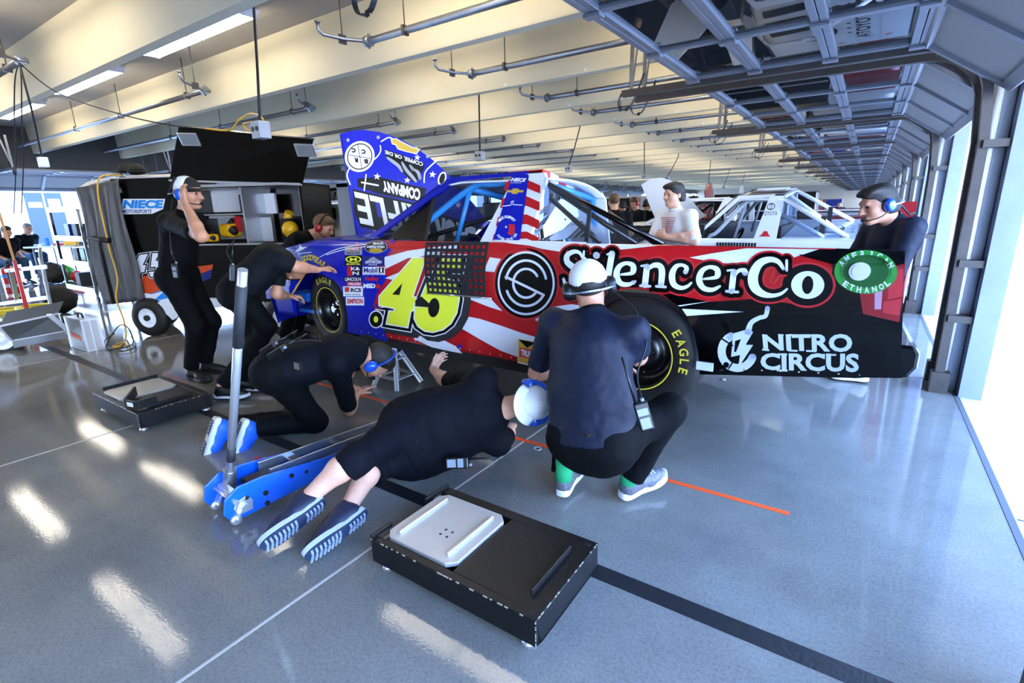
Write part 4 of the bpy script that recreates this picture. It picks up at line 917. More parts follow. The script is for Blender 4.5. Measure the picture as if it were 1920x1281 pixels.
# ================================================================== people: one skinned surface each, from rounded limbs blended together
class SDF:
    def __init__(s, h=.008): s.h = h; s.p = []
    def cone(s, a, b, ra, rb, flat=1.0, side=None, k=.02, cut=False, cuta=False):
        s.p.append(('c', np.array(a, float), np.array(b, float), ra, rb, flat, None if side is None else np.array(side, float), k, cut, cuta)); return s
    def ell(s, c, ax, r, k=.02): s.p.append(('e', np.array(c, float), [np.array(v, float) for v in ax], r, k)); return s
    def sub_plane(s, c, n): s.p.append(('x', np.array(c, float), np.array(n, float))); return s
    def sub_ell(s, c, ax, r, k=.01): s.p.append(('s', np.array(c, float), [np.array(v, float) for v in ax], r, k)); return s
    def mesh(s):
        h = s.h; lo = np.full(3, 1e9); hi = -lo
        for p in s.p:
            if p[0] == 'c':
                m = max(p[3], p[4])*max(1, p[5])+.02
                lo = np.minimum(lo, np.minimum(p[1], p[2])-m); hi = np.maximum(hi, np.maximum(p[1], p[2])+m)
            elif p[0] == 'e': m = max(p[3])+.02; lo = np.minimum(lo, p[1]-m); hi = np.maximum(hi, p[1]+m)
        n = np.ceil((hi-lo)/h).astype(int)+3; lo = lo-h; D = np.full(n, 1.0, np.float32)
        for p in s.p:
            if p[0] == 'x':
                g = [lo[i]+h*np.arange(n[i]) for i in range(3)]
                d = -((g[0]-p[1][0])[:, None, None]*p[2][0]+(g[1]-p[1][1])[None, :, None]*p[2][1]+(g[2]-p[1][2])[None, None, :]*p[2][2])
                D = np.maximum(D, -d.astype(np.float32)); continue
            k = p[-1] if p[0] in 'es' else p[7]
            if p[0] == 'c': m = max(p[3], p[4])*max(1, p[5])+k+2*h; l = np.minimum(p[1], p[2])-m; u = np.maximum(p[1], p[2])+m
            else: m = max(p[3])+k+2*h; l = p[1]-m; u = p[1]+m
            i0 = np.maximum(0, np.floor((l-lo)/h).astype(int)); i1 = np.minimum(n, np.ceil((u-lo)/h).astype(int)+1)
            if (i1 <= i0).any(): continue
            X, Y, Z = np.meshgrid(*[(lo[i]+h*np.arange(i0[i], i1[i])).astype(np.float32) for i in range(3)], indexing='ij')
            if p[0] == 'c':
                a, b, ra, rb, fl, sd = p[1:7]; ab = b-a; L2 = max(1e-9, ab@ab); ax, ay, az = X-a[0], Y-a[1], Z-a[2]
                t0 = (ax*ab[0]+ay*ab[1]+az*ab[2])/L2; t = np.clip(t0, 0, 1)
                ax -= t*ab[0]; ay -= t*ab[1]; az -= t*ab[2]; rr = ra+(rb-ra)*t
                if sd is not None:
                    w_ = ax*sd[0]+ay*sd[1]+az*sd[2]; q2 = ax*ax+ay*ay+az*az-w_*w_+(w_/fl)**2
                else: q2 = ax*ax+ay*ay+az*az
                d = np.sqrt(np.maximum(q2, 0))-rr; Lm = math.sqrt(L2)
                if p[8]: d = np.maximum(d, (t0-1)*Lm)
                if p[9]: d = np.maximum(d, -t0*Lm)
            else:
                c, A, r = p[1:4]; ax, ay, az = X-c[0], Y-c[1], Z-c[2]; q2 = 0
                for v, ri in zip(A, r): q2 = q2+((ax*v[0]+ay*v[1]+az*v[2])/ri)**2
                d = (np.sqrt(q2)-1)*min(r)
            S_ = D[i0[0]:i1[0], i0[1]:i1[1], i0[2]:i1[2]]
            if p[0] == 's':
                d = -d; hh = np.maximum(k-np.abs(S_-d), 0)/k; S_[...] = np.maximum(S_, d)+hh*hh*k*.25
            else:
                hh = np.maximum(k-np.abs(S_-d), 0)/k; S_[...] = np.minimum(S_, d)-hh*hh*k*.25
        # surface nets
        ins = D < 0; c = np.zeros(tuple(n-1), np.int8); O = [(i, j, k) for i in (0, 1) for j in (0, 1) for k in (0, 1)]
        sl = lambda i, N: slice(i, N-1+i)
        for o in O: c += ins[sl(o[0], n[0]), sl(o[1], n[1]), sl(o[2], n[2])]
        act = (c > 0) & (c < 8); idx = -np.ones(act.shape, np.int32); cells = np.argwhere(act); idx[act] = np.arange(len(cells))
        acc = np.zeros((len(cells), 3)); cnt = np.zeros(len(cells))
        val = {o: D[cells[:, 0]+o[0], cells[:, 1]+o[1], cells[:, 2]+o[2]] for o in O}
        for o in O:
            for ax_ in range(3):
                if o[ax_]: continue
                o2 = list(o); o2[ax_] = 1; o2 = tuple(o2); a, b = val[o], val[o2]; m = (a < 0) != (b < 0); t = a[m]/(a[m]-b[m]); P = np.tile(np.array(o, float), (m.sum(), 1)); P[:, ax_] = t; acc[m] += P; cnt[m] += 1
        V = lo+h*(cells+acc/cnt[:, None]); F = []
        for ax_ in range(3):
            o = [0, 0, 0]; o[ax_] = 1; a = ins[:n[0]-1, :n[1]-1, :n[2]-1]; b = ins[o[0]:n[0]-1+o[0], o[1]:n[1]-1+o[1], o[2]:n[2]-1+o[2]]
            E = np.argwhere(a != b); u, v = [(1, 2), (2, 0), (0, 1)][ax_]; E = E[(E[:, u] > 0) & (E[:, v] > 0)]
            def ix(du, dv): q = E.copy(); q[:, u] -= du; q[:, v] -= dv; return idx[q[:, 0], q[:, 1], q[:, 2]]
            Q = np.stack([ix(0, 0), ix(1, 0), ix(1, 1), ix(0, 1)], 1); fl = a[E[:, 0], E[:, 1], E[:, 2]]
            Q[~fl] = Q[~fl][:, ::-1]; F.append(Q)
        F = np.concatenate(F)
        return V, F[(F >= 0).all(1)]
    def build(s, name, m, parent, smooth=2, disp=0.0, dscale=9.0):
        V, F = s.mesh(); me = bpy.data.meshes.new(name); me.from_pydata(V.tolist(), [], F.tolist()); me.polygons.foreach_set('use_smooth', [True]*len(F)); me.update()
        me.materials.append(m)
        o = bpy.data.objects.new(name, me); COL.objects.link(o)
        if parent is not None: adopt(o, parent)
        if smooth: q = o.modifiers.new('smooth', 'SMOOTH'); q.factor = .5; q.iterations = smooth
        if disp:
            tx = bpy.data.textures.get('folds') or bpy.data.textures.new('folds', 'CLOUDS'); tx.noise_scale = .11; tx.noise_depth = 2
            q = o.modifiers.new('folds', 'DISPLACE'); q.texture = tx; q.strength = disp; q.mid_level = .5; q.texture_coords = 'LOCAL'
        return o

m_skin = mat('skin', 'b98468', .5, var=.08, vscale=30, bump=.05, bscale=200); m_skin2 = mat('skin_pale', 'cf9f86', .5, var=.08, vscale=30)
m_navyshirt = mat('navy_shirt', spec=.12, col='070a12', rough=.75, bump=.35, bscale=9, bdist=.02); m_blackshirt = mat('black_shirt', spec=.12, col='050609', rough=.8, bump=.3, bscale=9, bdist=.02)
m_trou = mat('black_trousers', spec=.12, col='040507', rough=.8, bump=.35, bscale=8, bdist=.02); m_charc = mat('charcoal_shirt', spec=.12, col='0e1216', rough=.75, bump=.35, bscale=9, bdist=.02)
m_polo = mat('white_polo_cloth', 'dfe3e8', rough=.8, bump=.3, bscale=9, bdist=.02); m_jean = mat('denim', '23405f', .85, var=.2, vscale=30)
m_hair = mat('dark_hair', '17110d', .6, bump=.5, bscale=120); m_hairb = mat('brown_hair', '5a3f28', .6, bump=.5, bscale=120); m_hairg = mat('grey_hair', '8c8378', .6, bump=.5, bscale=120)
m_belt = mat('black_leather', '0c0b0b', .4); m_capw = mat('cap_white', 'e6e8ea', rough=.8, bump=.3, bscale=300); m_capb = mat('cap_black', '0b0b0d', .75)
m_hs_b = mat('headset_blue', '1452c4', .25, coat=.8); m_hs_r = mat('headset_red', 'a3141c', .3, coat=.6); m_hs_k = mat('headset_black', '0c0c0e', .4); m_foam = mat('foam_black', '060606', .95)
m_eye = mat('eye_dark', '120c0a', .2)
m_shoew = mat('sole_white', 'd6dade', .6); m_shoek = mat('shoe_black', '0b0b0c', .5); m_shoeb = mat('shoe_blue', '0f5bd6', .5); m_shoen = mat('shoe_navy', '0e1730', .55, var=.25, vscale=40); m_shoeg = mat('shoe_grey_mesh', '5a5c66', .6, var=.5, vscale=60)
m_sock = mat('sock_green', '1fa36a', .8); m_tread = mat('tread_navy', '1b2c48', .7); m_radio = mat('radio_black', '0a0a0b', .35); m_screen = mat('radio_face', '7d8894', .3)

def V3(*a): return Vector(a)
def ik(a, b, l1, l2, pole):
    """middle joint between a and b for bone lengths l1, l2, bent toward pole direction"""
    a, b = Vector(a), Vector(b); d = b-a; L = min(d.length, (l1+l2)*.999); b = a+d.normalized()*L; d = b-a
    x = (l1*l1-l2*l2+L*L)/(2*L); hgt = math.sqrt(max(0, l1*l1-x*x)); n = Vector(pole); n = n-d.normalized()*n.dot(d.normalized()); n.normalize()
    return a+d.normalized()*x+n*hgt, b
def hand(S, w_, fdir, pn, thumb_side, curl=.5, sc=1.0):
    """palm + four bent fingers of unequal length + thumb from the side of the palm"""
    f = Vector(fdir).normalized(); pn = Vector(pn); pn = (pn-f*pn.dot(f)).normalized(); sd = f.cross(pn).normalized()*thumb_side
    kn = w_+f*.088*sc
    S.cone(w_, kn, .026*sc, .031*sc, .50, pn, k=.015)
    S.cone(w_+sd*.014*sc, kn+sd*.024*sc, .017*sc, .013*sc, k=.012); S.cone(w_-sd*.014*sc, kn-sd*.028*sc, .017*sc, .012*sc, k=.012)
    for i, (off, ln, r) in enumerate(((.030, .072, .0088), (.010, .080, .0092), (-.011, .074, .0088), (-.031, .058, .0078))):
        p = kn+sd*off*sc; d = f.copy(); a = curl*(1+.12*i)
        for j, fr in enumerate((.45, .30, .25)):
            ang = a*(.5+.25*j); d = (d*math.cos(ang)+pn*math.sin(ang)).normalized(); e = p+d*ln*fr*sc; S.cone(p, e, r*sc*(1-.08*j), r*sc*(.93-.08*j), k=.004); p = e
    p = w_+f*.025*sc+sd*.024*sc; d = (f*.7+sd*.7+pn*.25).normalized(); e = p+d*.042*sc; S.cone(p, e, .014*sc, .0115*sc, k=.012); d2 = (d*.75+f*.5+pn*.3*curl).normalized(); S.cone(e, e+d2*.034*sc, .011*sc, .0095*sc, k=.006)

def head(S, c, f, u, sc=1.0):
    """c: centre of the skull, f: facing, u: up"""
    f = Vector(f).normalized(); u = Vector(u); u = (u-f*u.dot(f)).normalized(); r = f.cross(u)
    A = (f, r, u); q = lambda a, b, e: c+(f*a+r*b+u*e)*sc
    S.ell(q(-.012, 0, .022), A, (.098*sc, .077*sc, .092*sc), .03); S.ell(q(.022, 0, -.045), A, (.068*sc, .060*sc, .072*sc), .04)
    S.ell(q(.068, 0, -.098), A, (.024*sc, .028*sc, .020*sc), .03); S.cone(q(.082, -.03, .022), q(.082, .03, .022), .014*sc, .014*sc, k=.02)
    S.cone(q(.090, 0, .012), q(.112, 0, -.030), .008*sc, .013*sc, k=.012); S.ell(q(.100, .012, -.034), A, (.012*sc, .009*sc, .009*sc), .008); S.ell(q(.100, -.012, -.034), A, (.012*sc, .009*sc, .009*sc), .008)
    S.cone(q(.086, -.018, -.062), q(.086, .018, -.062), .0075*sc, .0075*sc, k=.008); S.cone(q(.083, -.014, -.075), q(.083, .014, -.075), .008*sc, .008*sc, k=.008)
    for s_ in (-1, 1):
        S.sub_ell(q(.094, .030*s_, .002), A, (.018*sc, .017*sc, .011*sc), .012); S.ell(q(.050, .050*s_, -.025), A, (.03*sc, .02*sc, .025*sc), .03)
        S.ell(q(-.010, .080*s_, -.012), A, (.020*sc, .009*sc, .030*sc), .006)
    return q, A
def eyes(q, parent, f):
    b = MB()
    for s_ in (-1, 1):
        e = MB(); e.ball(q(.080, .031*s_, .003), .0105, 10); e.build('eye', m_eye, parent)
    b.b.free()
def headset(q, A, parent, m, boom=True, band=None, s_=1.0, behind=False, cups=(-1, 1), boomside=-1):
    f, r, u = A
    for sd in cups:
        b = MB(); c = q(-.008, .088*sd, -.012); o_ = r*sd; M_ = Matrix((f, u, o_)).transposed().to_4x4(); M_.translation = c
        b.lathe([(.0001, .040), (.020, .040), (.030, .034), (.036, .022), (.038, .006), (.036, -.004)], M_ @ Matrix.Diagonal((.95, 1.22, 1, 1)), 24)
        cup = b.build('ear_cup', m, parent)
        b = MB(); b.lathe([(.036, -.004), (.040, -.010), (.036, -.018), (.02, -.018)], M_ @ Matrix.Diagonal((.95, 1.22, 1, 1)), 24); b.build('ear_pad', m_hs_k, None).parent = cup
    b = MB()
    if behind: P = [q(-.01, .112, -.01), q(-.06, .105, -.015), q(-.108, .06, -.02), q(-.122, 0, -.02), q(-.108, -.06, -.02), q(-.06, -.105, -.015), q(-.01, -.112, -.01)]
    else: P = [q(-.005, .108, -.01), q(-.002, .107, .04), q(0, .085, .09), q(0, .045, .122), q(0, 0, .132), q(0, -.045, .122), q(0, -.085, .09), q(-.002, -.107, .04), q(-.005, -.108, -.01)]
    P = smooth_pts(P, 4)
    for a, b_ in zip(P, P[1:]): b.bar(a, b_, .024, .007, (f if not behind else u))
    b.build('headband', band or m_hs_k, parent)
    if boom:
        b = MB(); sd = boomside; b.tube(smooth_pts([q(.0, .118*sd, -.03), q(.05, .10*sd, -.065), q(.095, .05*sd, -.078), q(.108, .02*sd, -.075)], 4), .0035, 8); b.build('microphone_boom', m_hs_k, parent)
        b = MB(); b.ball(q(.11, .012*sd, -.073), (.014, .014, .014), 10); b.build('microphone', m_foam, parent)
def cap(q, A, parent, mf, mbk, brim_m, back=False, h=.006):
    f, r, u = A; g = -1 if back else 1
    for nm, m, sgn in (('cap_front', mf, 1), ('cap_back', mbk, -1)):
        S = SDF(h); S.ell(q(-.008, 0, .032), A, (.112, .091, .098), .01); S.sub_plane(q(0, 0, .030), (u*.97-f*.24).normalized()*-1)
        S.sub_plane(q(.018*g, 0, 0), f*(-sgn*g)); S.build(nm, m, parent, 1)
    b = MB(); o = q(.0, 0, .034)
    def B_(i, j):
        t = -1+2*i; a = t*1.05; rr = .098+.075*j*math.cos(a*.85); return q(g*rr*math.cos(a)*1.02-.008, rr*math.sin(a)*.86, .050-.012*j-.014*t*t*j-(g*.008 if not back else .0))
    b.grid(B_, 14, 4); b.build('cap_brim', brim_m, parent, solid=.004)
    b = MB(); b.ball(q(-.008, 0, .131), .007, 8); b.build('cap_button', mf, parent)
def hairdo(q, A, parent, m, h=.006, hat=False, hv=1.0):
    f, r, u = A; S = SDF(h); S.ell(q(-.020, 0, .026), A, (.100*hv, .081*hv, .096*hv), .02)
    if hv > 1:
        for k in range(9): S.ell(q(.045+.02*math.sin(k*2.1), -.06+.015*k, .082+.008*math.cos(k*3)), A, (.034, .014, .018), .012); S.ell(q(-.05, 0, -.03), A, (.055, .070, .065), .03)
    if not hat: S.ell(q(.018, 0, .085), A, (.066, .066, .030), .03)
    S.sub_ell(q(.118, 0, -.035), A, (.078, .10, .108), .010); S.sub_ell(q(.02, 0, -.10), A, (.06, .12, .075), .01); S.sub_plane(q(0, 0, -.072), u*-1)
    if hat: S.sub_plane(q(0, 0, .028), u)
    S.build('hair', m, parent, 1, disp=.006)

def shoe(parent, heel, tdir, up, L=.29, um=m_shoek, mid=m_shoek, sole=m_shoek, laces=False, tread=False, h=.007, bulge=1.0):
    """heel: bottom centre of the heel; tdir: toe direction; up: normal of the sole"""
    t = Vector(tdir).normalized(); n = Vector(up); n = (n-t*n.dot(t)).normalized(); s_ = t.cross(n); heel = Vector(heel)
    k = L/.29; P = lambda a, b, c: heel+(t*a+s_*b+n*c)*k
    S = SDF(h); S.cone(P(.045, 0, .045), P(.10, 0, .05), .038*k, .038*k, k=.03); S.cone(P(.08, 0, .075), P(.20, 0, .042), .038*k, .032*k, k=.03); S.cone(P(.17, .006, .038), P(.245, .0, .035), .040*k, .030*k, .95, None, k=.03)
    S.cone(P(.05, 0, .06), P(.062, 0, .105), .040*k, .040*k, k=.02, cut=True); S.sub_plane(P(0, 0, .018), n*-1)
    S.build('shoe_upper', um, parent, 1)
    out = [(0, -.018), (0, .018), (.02, .033), (.06, .036), (.11, .034), (.17, .045), (.22, .047), (.265, .035), (.29, .008), (.288, -.015), (.26, -.036), (.21, -.044), (.15, -.036), (.10, -.030), (.06, -.033), (.02, -.031)]
    rock = lambda a: .012*max(0, (a-.19)/.1)**2+.008*max(0, (.04-a)/.04)**2
    b = MB(); O = [tuple(p)[:2] for p in smooth_pts([(x, y, 0) for x, y in out], 3, True)]
    b.prism(O, lambda a, c: P(a, c, .008+rock(a)), lambda a, c: P(.145+(a-.145)*.985, c*.97, .034+rock(a)*.8)); ms = b.build('midsole', mid, parent, bevel=.004)
    b = MB(); b.prism(O, lambda a, c: P(a, c, rock(a)), lambda a, c: P(a, c, .010+rock(a))); os_ = b.build('outsole', sole, parent, bevel=.002)
    if tread:
        b = MB()
        for i in range(15):
            a = .022+i*.0175
            if .105 < a < .135: continue
            wd = .027 if a < .13 else .034
            for sg in (-1, 1): b.bar(P(a, sg*.004, -.002+rock(a)), P(a+.006, sg*wd, -.002+rock(a)), .0095, .006, n)
        b.build('tread', tread, None).parent = os_; bpy.data.objects[-1] if False else None
    if laces:
        b = MB()
        for i in range(5): a = .10+i*.022; z = .112-.3*(a-.10)+.0; b.tube([P(a, -.024, z-.012), P(a+.004, 0, z+.002), P(a+.010, .024, z-.012)], .0028, 6)
        b.build('lace', laces, parent)

def radio(parent, c, up, out, name='belt_radio', ant=.16, cord=None, face=True):
    up = Vector(up).normalized(); out = Vector(out); out = (out-up*out.dot(up)).normalized(); s_ = up.cross(out); c = Vector(c)
    M_ = Matrix((s_, out, up)).transposed().to_4x4(); M_.translation = c; b = MB(); b.box((-.029, -.018, -.06), (.029, .018, .06), M_); rd = b.build(name, m_radio, parent, bevel=.006)
    b = MB(); b.cyl(M_ @ Vector((-.018, 0, .06)), M_ @ Vector((-.018, 0, .06+ant)), .006, .004, n=8); b.build('antenna', m_radio, None).parent = rd
    b = MB(); b.cyl(M_ @ Vector((.012, 0, .06)), M_ @ Vector((.012, 0, .075)), .008, n=10); b.box((-.02, .018, -.05), (.02, .0195, -.005), M_); b.box((-.022, .018, .005), (.022, .0195, .035), M_); b.build('radio_face', m_screen, None).parent = rd
    if cord: b = MB(); b.tube(smooth_pts([M_ @ Vector((.012, 0, .07))]+[Vector(p) for p in cord], 6), .004, 8); b.build('radio_cord', m_cord, parent)
    return rd

def person(label, pel, chest, neck, hd, face, side, arms, legs, up=(0, 0, 1), shirt=m_navyshirt, trou=m_trou, skin=m_skin, h=.008, girth=1.0, sleeve=.62, shorts=False, shoes=None, hair=m_hair, group=None, hipside=None, shw=.19, hscale=1.0, base=None, arm_r=1.0, tuck=True, collar=None, curl=.6, leg_len=(.45, .45), arm_len=(.30, .265), hupd=None, seated=False, hat=False, hv=1.0):
    """pel: hip centre, chest: upper chest, neck: base of neck, hd: skull centre, face: look direction, side: to the person's right"""
    pel, chest, neck, hd = map(Vector, (pel, chest, neck, hd)); side = Vector(side).normalized(); hs = Vector(hipside).normalized() if hipside else side
    root = thing('person', label, 'person', base if base else (pel.x, pel.y, 0), group)
    f, u = Vector(face).normalized(), Vector(hupd or (hd-neck)).normalized(); g = girth
    spine = (chest-pel).normalized(); fw = spine.cross(side).normalized()*-1   # forward
    mid = pel.lerp(chest, .42); B = SDF(h)
    S_ = lambda infl: [(pel, mid, .105*g+infl, .100*g+infl), (mid, chest, .105*g+infl, .118*(.6+.4*g)+infl)]
    sh = [neck-(neck-chest)*.35+side*shw*s_ for s_ in (1, -1)]       # right, left
    hips = [pel+hs*.09*s_ for s_ in (1, -1)]
    sc = hscale; rr = arm_r
    # ---- skin body
    for a, b_, ra, rb in S_(-.02): B.cone(a, b_, ra, rb, 1.35, side, k=.05)
    B.cone(chest, neck, .08, .06, k=.05); B.cone(neck-(neck-hd).normalized()*-.0, hd-u*.05, .058*(.7+.3*g), .054, k=.03)
    q, A = head(B, hd, f, u, sc)
    J = []
    for i, (s_, ar) in enumerate(zip((1, -1), arms)):
        if ar is None: J.append(None); continue
        wr = Vector(ar['w']); pole = ar.get('p', (0, 0, -1)); el, wr = ik(sh[i], wr, arm_len[0], arm_len[1], pole) if 'e' not in ar else (Vector(ar['e']), wr)
        B.cone(sh[i], el, .052*rr, .040*rr, k=.04); fo = el.lerp(wr, .3); B.cone(el, fo, .041*rr, .044*rr, k=.03); B.cone(fo, wr, .043*rr, .027*rr, k=.02)
        fd = ar.get('f', wr-el); hand(B, wr, fd, ar.get('n', (0, 0, -1)), ar.get('t', s_), ar.get('c', curl), ar.get('s', 1.0)); J.append((el, wr))
    K = []
    for i, lg in enumerate(legs):
        an = Vector(lg['a']); kn, an = ik(hips[i], an, leg_len[0], leg_len[1], lg.get('p', (1, 0, 0))) if 'k' not in lg else (Vector(lg['k']), an)
        B.cone(hips[i], kn, .075, .052, k=.05); bk = kn.lerp(an, .28); cf = Vector(lg.get('cf', (0, 0, 0)))*.018; B.cone(kn, bk+cf, .052, .059, k=.04); B.cone(bk+cf, an, .057, .036, k=.03); K.append((kn, an))
    B.build('body', skin, root, 2)
    # ---- shirt
    T_ = SDF(h)
    for a, b_, ra, rb in S_(.012): T_.cone(a, b_, ra, rb, 1.42, side, k=.06)
    T_.cone(pel, pel+spine*.02, .120*g, .118*g, 1.40, side, k=.05)
    T_.cone(chest, neck, .105, .065, 1.2, side, k=.06); T_.cone(sh[0], sh[1], .062, .062, k=.05)
    for i in (0, 1):
        if J[i] is None: continue
        e = sh[i].lerp(J[i][0], sleeve*1.25 if sleeve < .9 else 1.0); T_.cone(sh[i], e, .066*rr, .062*rr, k=.05, cut=sleeve < .9)
        if sleeve >= .9: T_.cone(J[i][0], J[i][1], .058*rr, .042*rr, k=.03, cut=True)
    T_.sub_plane(pel-spine*(.02 if tuck else .10), spine*-1); T_.sub_ell(neck+(hd-neck)*.66, (V3(1, 0, 0), V3(0, 1, 0), V3(0, 0, 1)), (.082, .082, .082), .01); st = T_.build('shirt', shirt, root, 2, disp=.014)
    if collar: C_ = MB(); C_.lathe([(.066, 0), (.069, .018), (.064, .030)], Matrix.Translation(neck+(hd-neck)*.08) @ Vector((0, 0, 1)).rotation_difference((hd-neck).normalized()).to_matrix().to_4x4(), 20); C_.build('collar', collar, None, solid=.005).parent = st
    # ---- trousers
    R_ = SDF(h); R_.cone(pel+spine*.05, pel-spine*.03, .118*g, .120*g, 1.38, hs, k=.05, cuta=True); R_.cone(hips[0], hips[1], .108*(.6+.4*g), .108*(.6+.4*g), k=.06)
    for i, (kn, an) in enumerate(K):
        R_.cone(hips[i], kn, .098*(.7+.3*g), .072, k=.05)
        if shorts: R_.cone(kn, kn.lerp(an, .22), .078, .082, k=.04, cut=True)
        else: R_.cone(kn, kn.lerp(an, .93), .072, .062, k=.04, cut=True)
    R_.build('trousers', trou, root, 2, disp=.016)
    # belt
    b = MB(); n = 28; c = pel+spine*.035
    for i in range(n):
        t0, t1 = 2*PI*i/n, 2*PI*(i+1)/n; P = [c+side*math.cos(t)*(.120*g)*1.42*1.0+fw*math.sin(t)*.122*g for t in (t0, t1)]; b.bar(P[0], P[1]+(P[1]-P[0])*.1, .006, .034, spine)
    b.build('belt', m_belt, root)
    # shoes
    for i, (kn, an) in enumerate(K):
        sd = dict(shoes or {}); sd.update(legs[i].get('shoe', {})); td = Vector(legs[i].get('t', f)).normalized(); un = Vector(legs[i].get('u', (0, 0, 1))).normalized(); td = (td-un*td.dot(un)).normalized()
        hb = an-un*legs[i].get('dz', .085)-td*.055; shoe(root, hb, td, un, h=max(.006, h-.001), **sd)
    if h < .0095: eyes(q, root, f)
    if hair: hairdo(q, A, root, hair, max(.006, h-.001), hat, hv)
    root['_'] = 0; del root['_']
    return root, q, A, sh, J, K, (pel, chest, spine, fw, side)
# ------------------------------------------------------------------ the crew
Z_ = Vector((0, 0, 1))
# standing man, hand on his headset
f = V3(.80, .55, -.12); sd = V3(.57, -.82, 0)
root, q, A, sh, J, K, I = person('man in black standing with right hand on his blue headset, white and black cap', (-4.84, 1.97, .93), (-4.76, 2.02, 1.30), (-4.70, 2.05, 1.44), (-4.64, 2.08, 1.615), f, sd,
    [dict(w=at(347, 382, y=1.83), e=at(377, 443, y=1.80), f=V3(-.25, .06, .75), n=V3(-.05, .85, 0), t=1, c=.45), dict(w=(-5.00, 2.13, .98), p=(-1, -.2, 0))],
    [dict(a=(-4.84, 1.93, .09), t=V3(.8, .2, 0), p=(1, .3, 0)), dict(a=(-4.93, 2.09, .09), t=V3(.8, .5, 0), p=(1, .6, 0))], shirt=m_blackshirt, hair=m_hairb, girth=1.0, shw=.19, sleeve=.66, curl=.4, collar=m_blackshirt, h=.0075, hscale=1.05, hipside=sd, hat=True)
cap(q, A, root, m_capb, m_capw, m_capb); headset(q, A, root, m_hs_b, boomside=1, behind=True)
b = MB(); b.bar(q(-.05, .055, .11), q(-.085, .088, -.005), .03, .012, A[0]); b.build('cap_stripe', m_capb, root)
radio(root, at(331, 508, y=1.86), (0.03, 0, 1), (.3, -.95, 0), cord=[at(322, 470, y=1.86), at(318, 420, y=1.88), q(-.06, .10, -.05)])
# bending man measuring at the front wheel
f = V3(.45, .85, -.30); sd = V3(.88, -.47, 0)
root, q, A, sh, J, K, I = person('man in dark shirt bent over with his back turned, reaching to the front tyre', at(446, 545, y=2.02), at(508, 488, y=2.22), at(537, 486, y=2.36), at(548, 506, y=2.52), f, sd,
    [dict(w=at(595, 506, y=2.50), e=at(556, 500, y=2.30), f=V3(.15, .5, .05), n=(0, 0, -1), t=-1, c=.8), dict(w=at(540, 555, y=2.52), p=(0, -.2, -1), f=V3(.3, .5, -.1), c=.9)],
    [dict(a=at(452, 715, z=.10), k=at(500, 612, y=2.12), t=V3(.8, .6, 0)), dict(a=at(413, 728, z=.10), p=(.6, .9, 0), t=V3(.8, .5, 0))], shirt=m_charc, shoes=dict(mid=m_shoew), girth=1.1, sleeve=.62, h=.008)
radio(root, at(436, 512, y=1.93), (.15, .1, 1), (-.4, -.9, .2), cord=[at(425, 470, y=1.9), at(440, 450, y=2.0)])
P = [at(599, 505, y=2.52), at(572, 512, y=2.58), at(545, 556, y=2.60), at(530, 556, y=2.56)]
tp = thing('tape_measure', 'yellow measuring tape stretched by the bending man across the front tyre', 'tape measure', P[0]); b = MB()
for a, c in zip(P, P[1:]): b.bar(a, c, .018, .002, (0, 1, 0))
b.build('tape_blade', m_yel, tp); b = MB(); b.ball(P[-1], (.03, .015, .03), 12); b.build('tape_case', m_black, tp)
# kneeling man with blue shoes
f = V3(.18, .30, -.93); sd = V3(.35, -.94, 0)
root, q, A, sh, J, K, I = person('man kneeling on elbows in bright blue shoes, looking under the truck', at(530, 690, y=1.66), at(635, 665, y=1.92), at(672, 662, y=2.04), at(706, 676, y=2.16), f, V3(.42, -.9, 0),
    [dict(w=at(668, 738, y=2.28), e=at(655, 768, z=.05), f=V3(.1, .6, .15), n=(0, 0, -1), t=-1, c=.3), dict(w=at(628, 745, z=.04), p=(-.6, .3, .3), f=V3(.5, .2, 0), n=(0, 0, -1), c=.15)],
    [dict(a=at(472, 803, y=1.50), k=at(592, 790, z=.08), t=V3(-.15, -.45, -.9), u=V3(.25, .87, -.40), dz=.075), dict(a=at(420, 800, y=1.40), k=at(560, 785, z=.08), t=V3(-.15, -.45, -.9), u=V3(.25, .87, -.40), dz=.075)],
    shirt=m_navyshirt, trou=m_trou, shoes=dict(um=m_shoeb, mid=m_shoew, sole=mat('sole_grey', 'b9b3a6', .7), tread=mat('tread_dark', '3a4a5c', .7), L=.33), girth=1.1, sleeve=.7, h=.007, shw=.2, hupd=V3(.80, .50, .30))
headset(q, A, root, m_hs_b, boom=True, band=m_hs_b, boomside=1)
radio(root, at(506, 652, y=1.55), V3(1.0, .35, .6), (-.5, -.3, .8), cord=[at(545, 640, y=1.62), at(600, 640, y=1.8), at(690, 665, y=2.05)]); radio(root, at(521, 660, y=1.5), V3(1.0, .35, .6), (-.5, -.3, .8), name='spare_radio', face=False)
b = MB(); c = at(559, 686, y=1.56); b.box((c.x-.025, c.y-.01, c.z-.02), (c.x+.025, c.y+.01, c.z+.02)); b.build('belt_buckle', m_chrome, root)
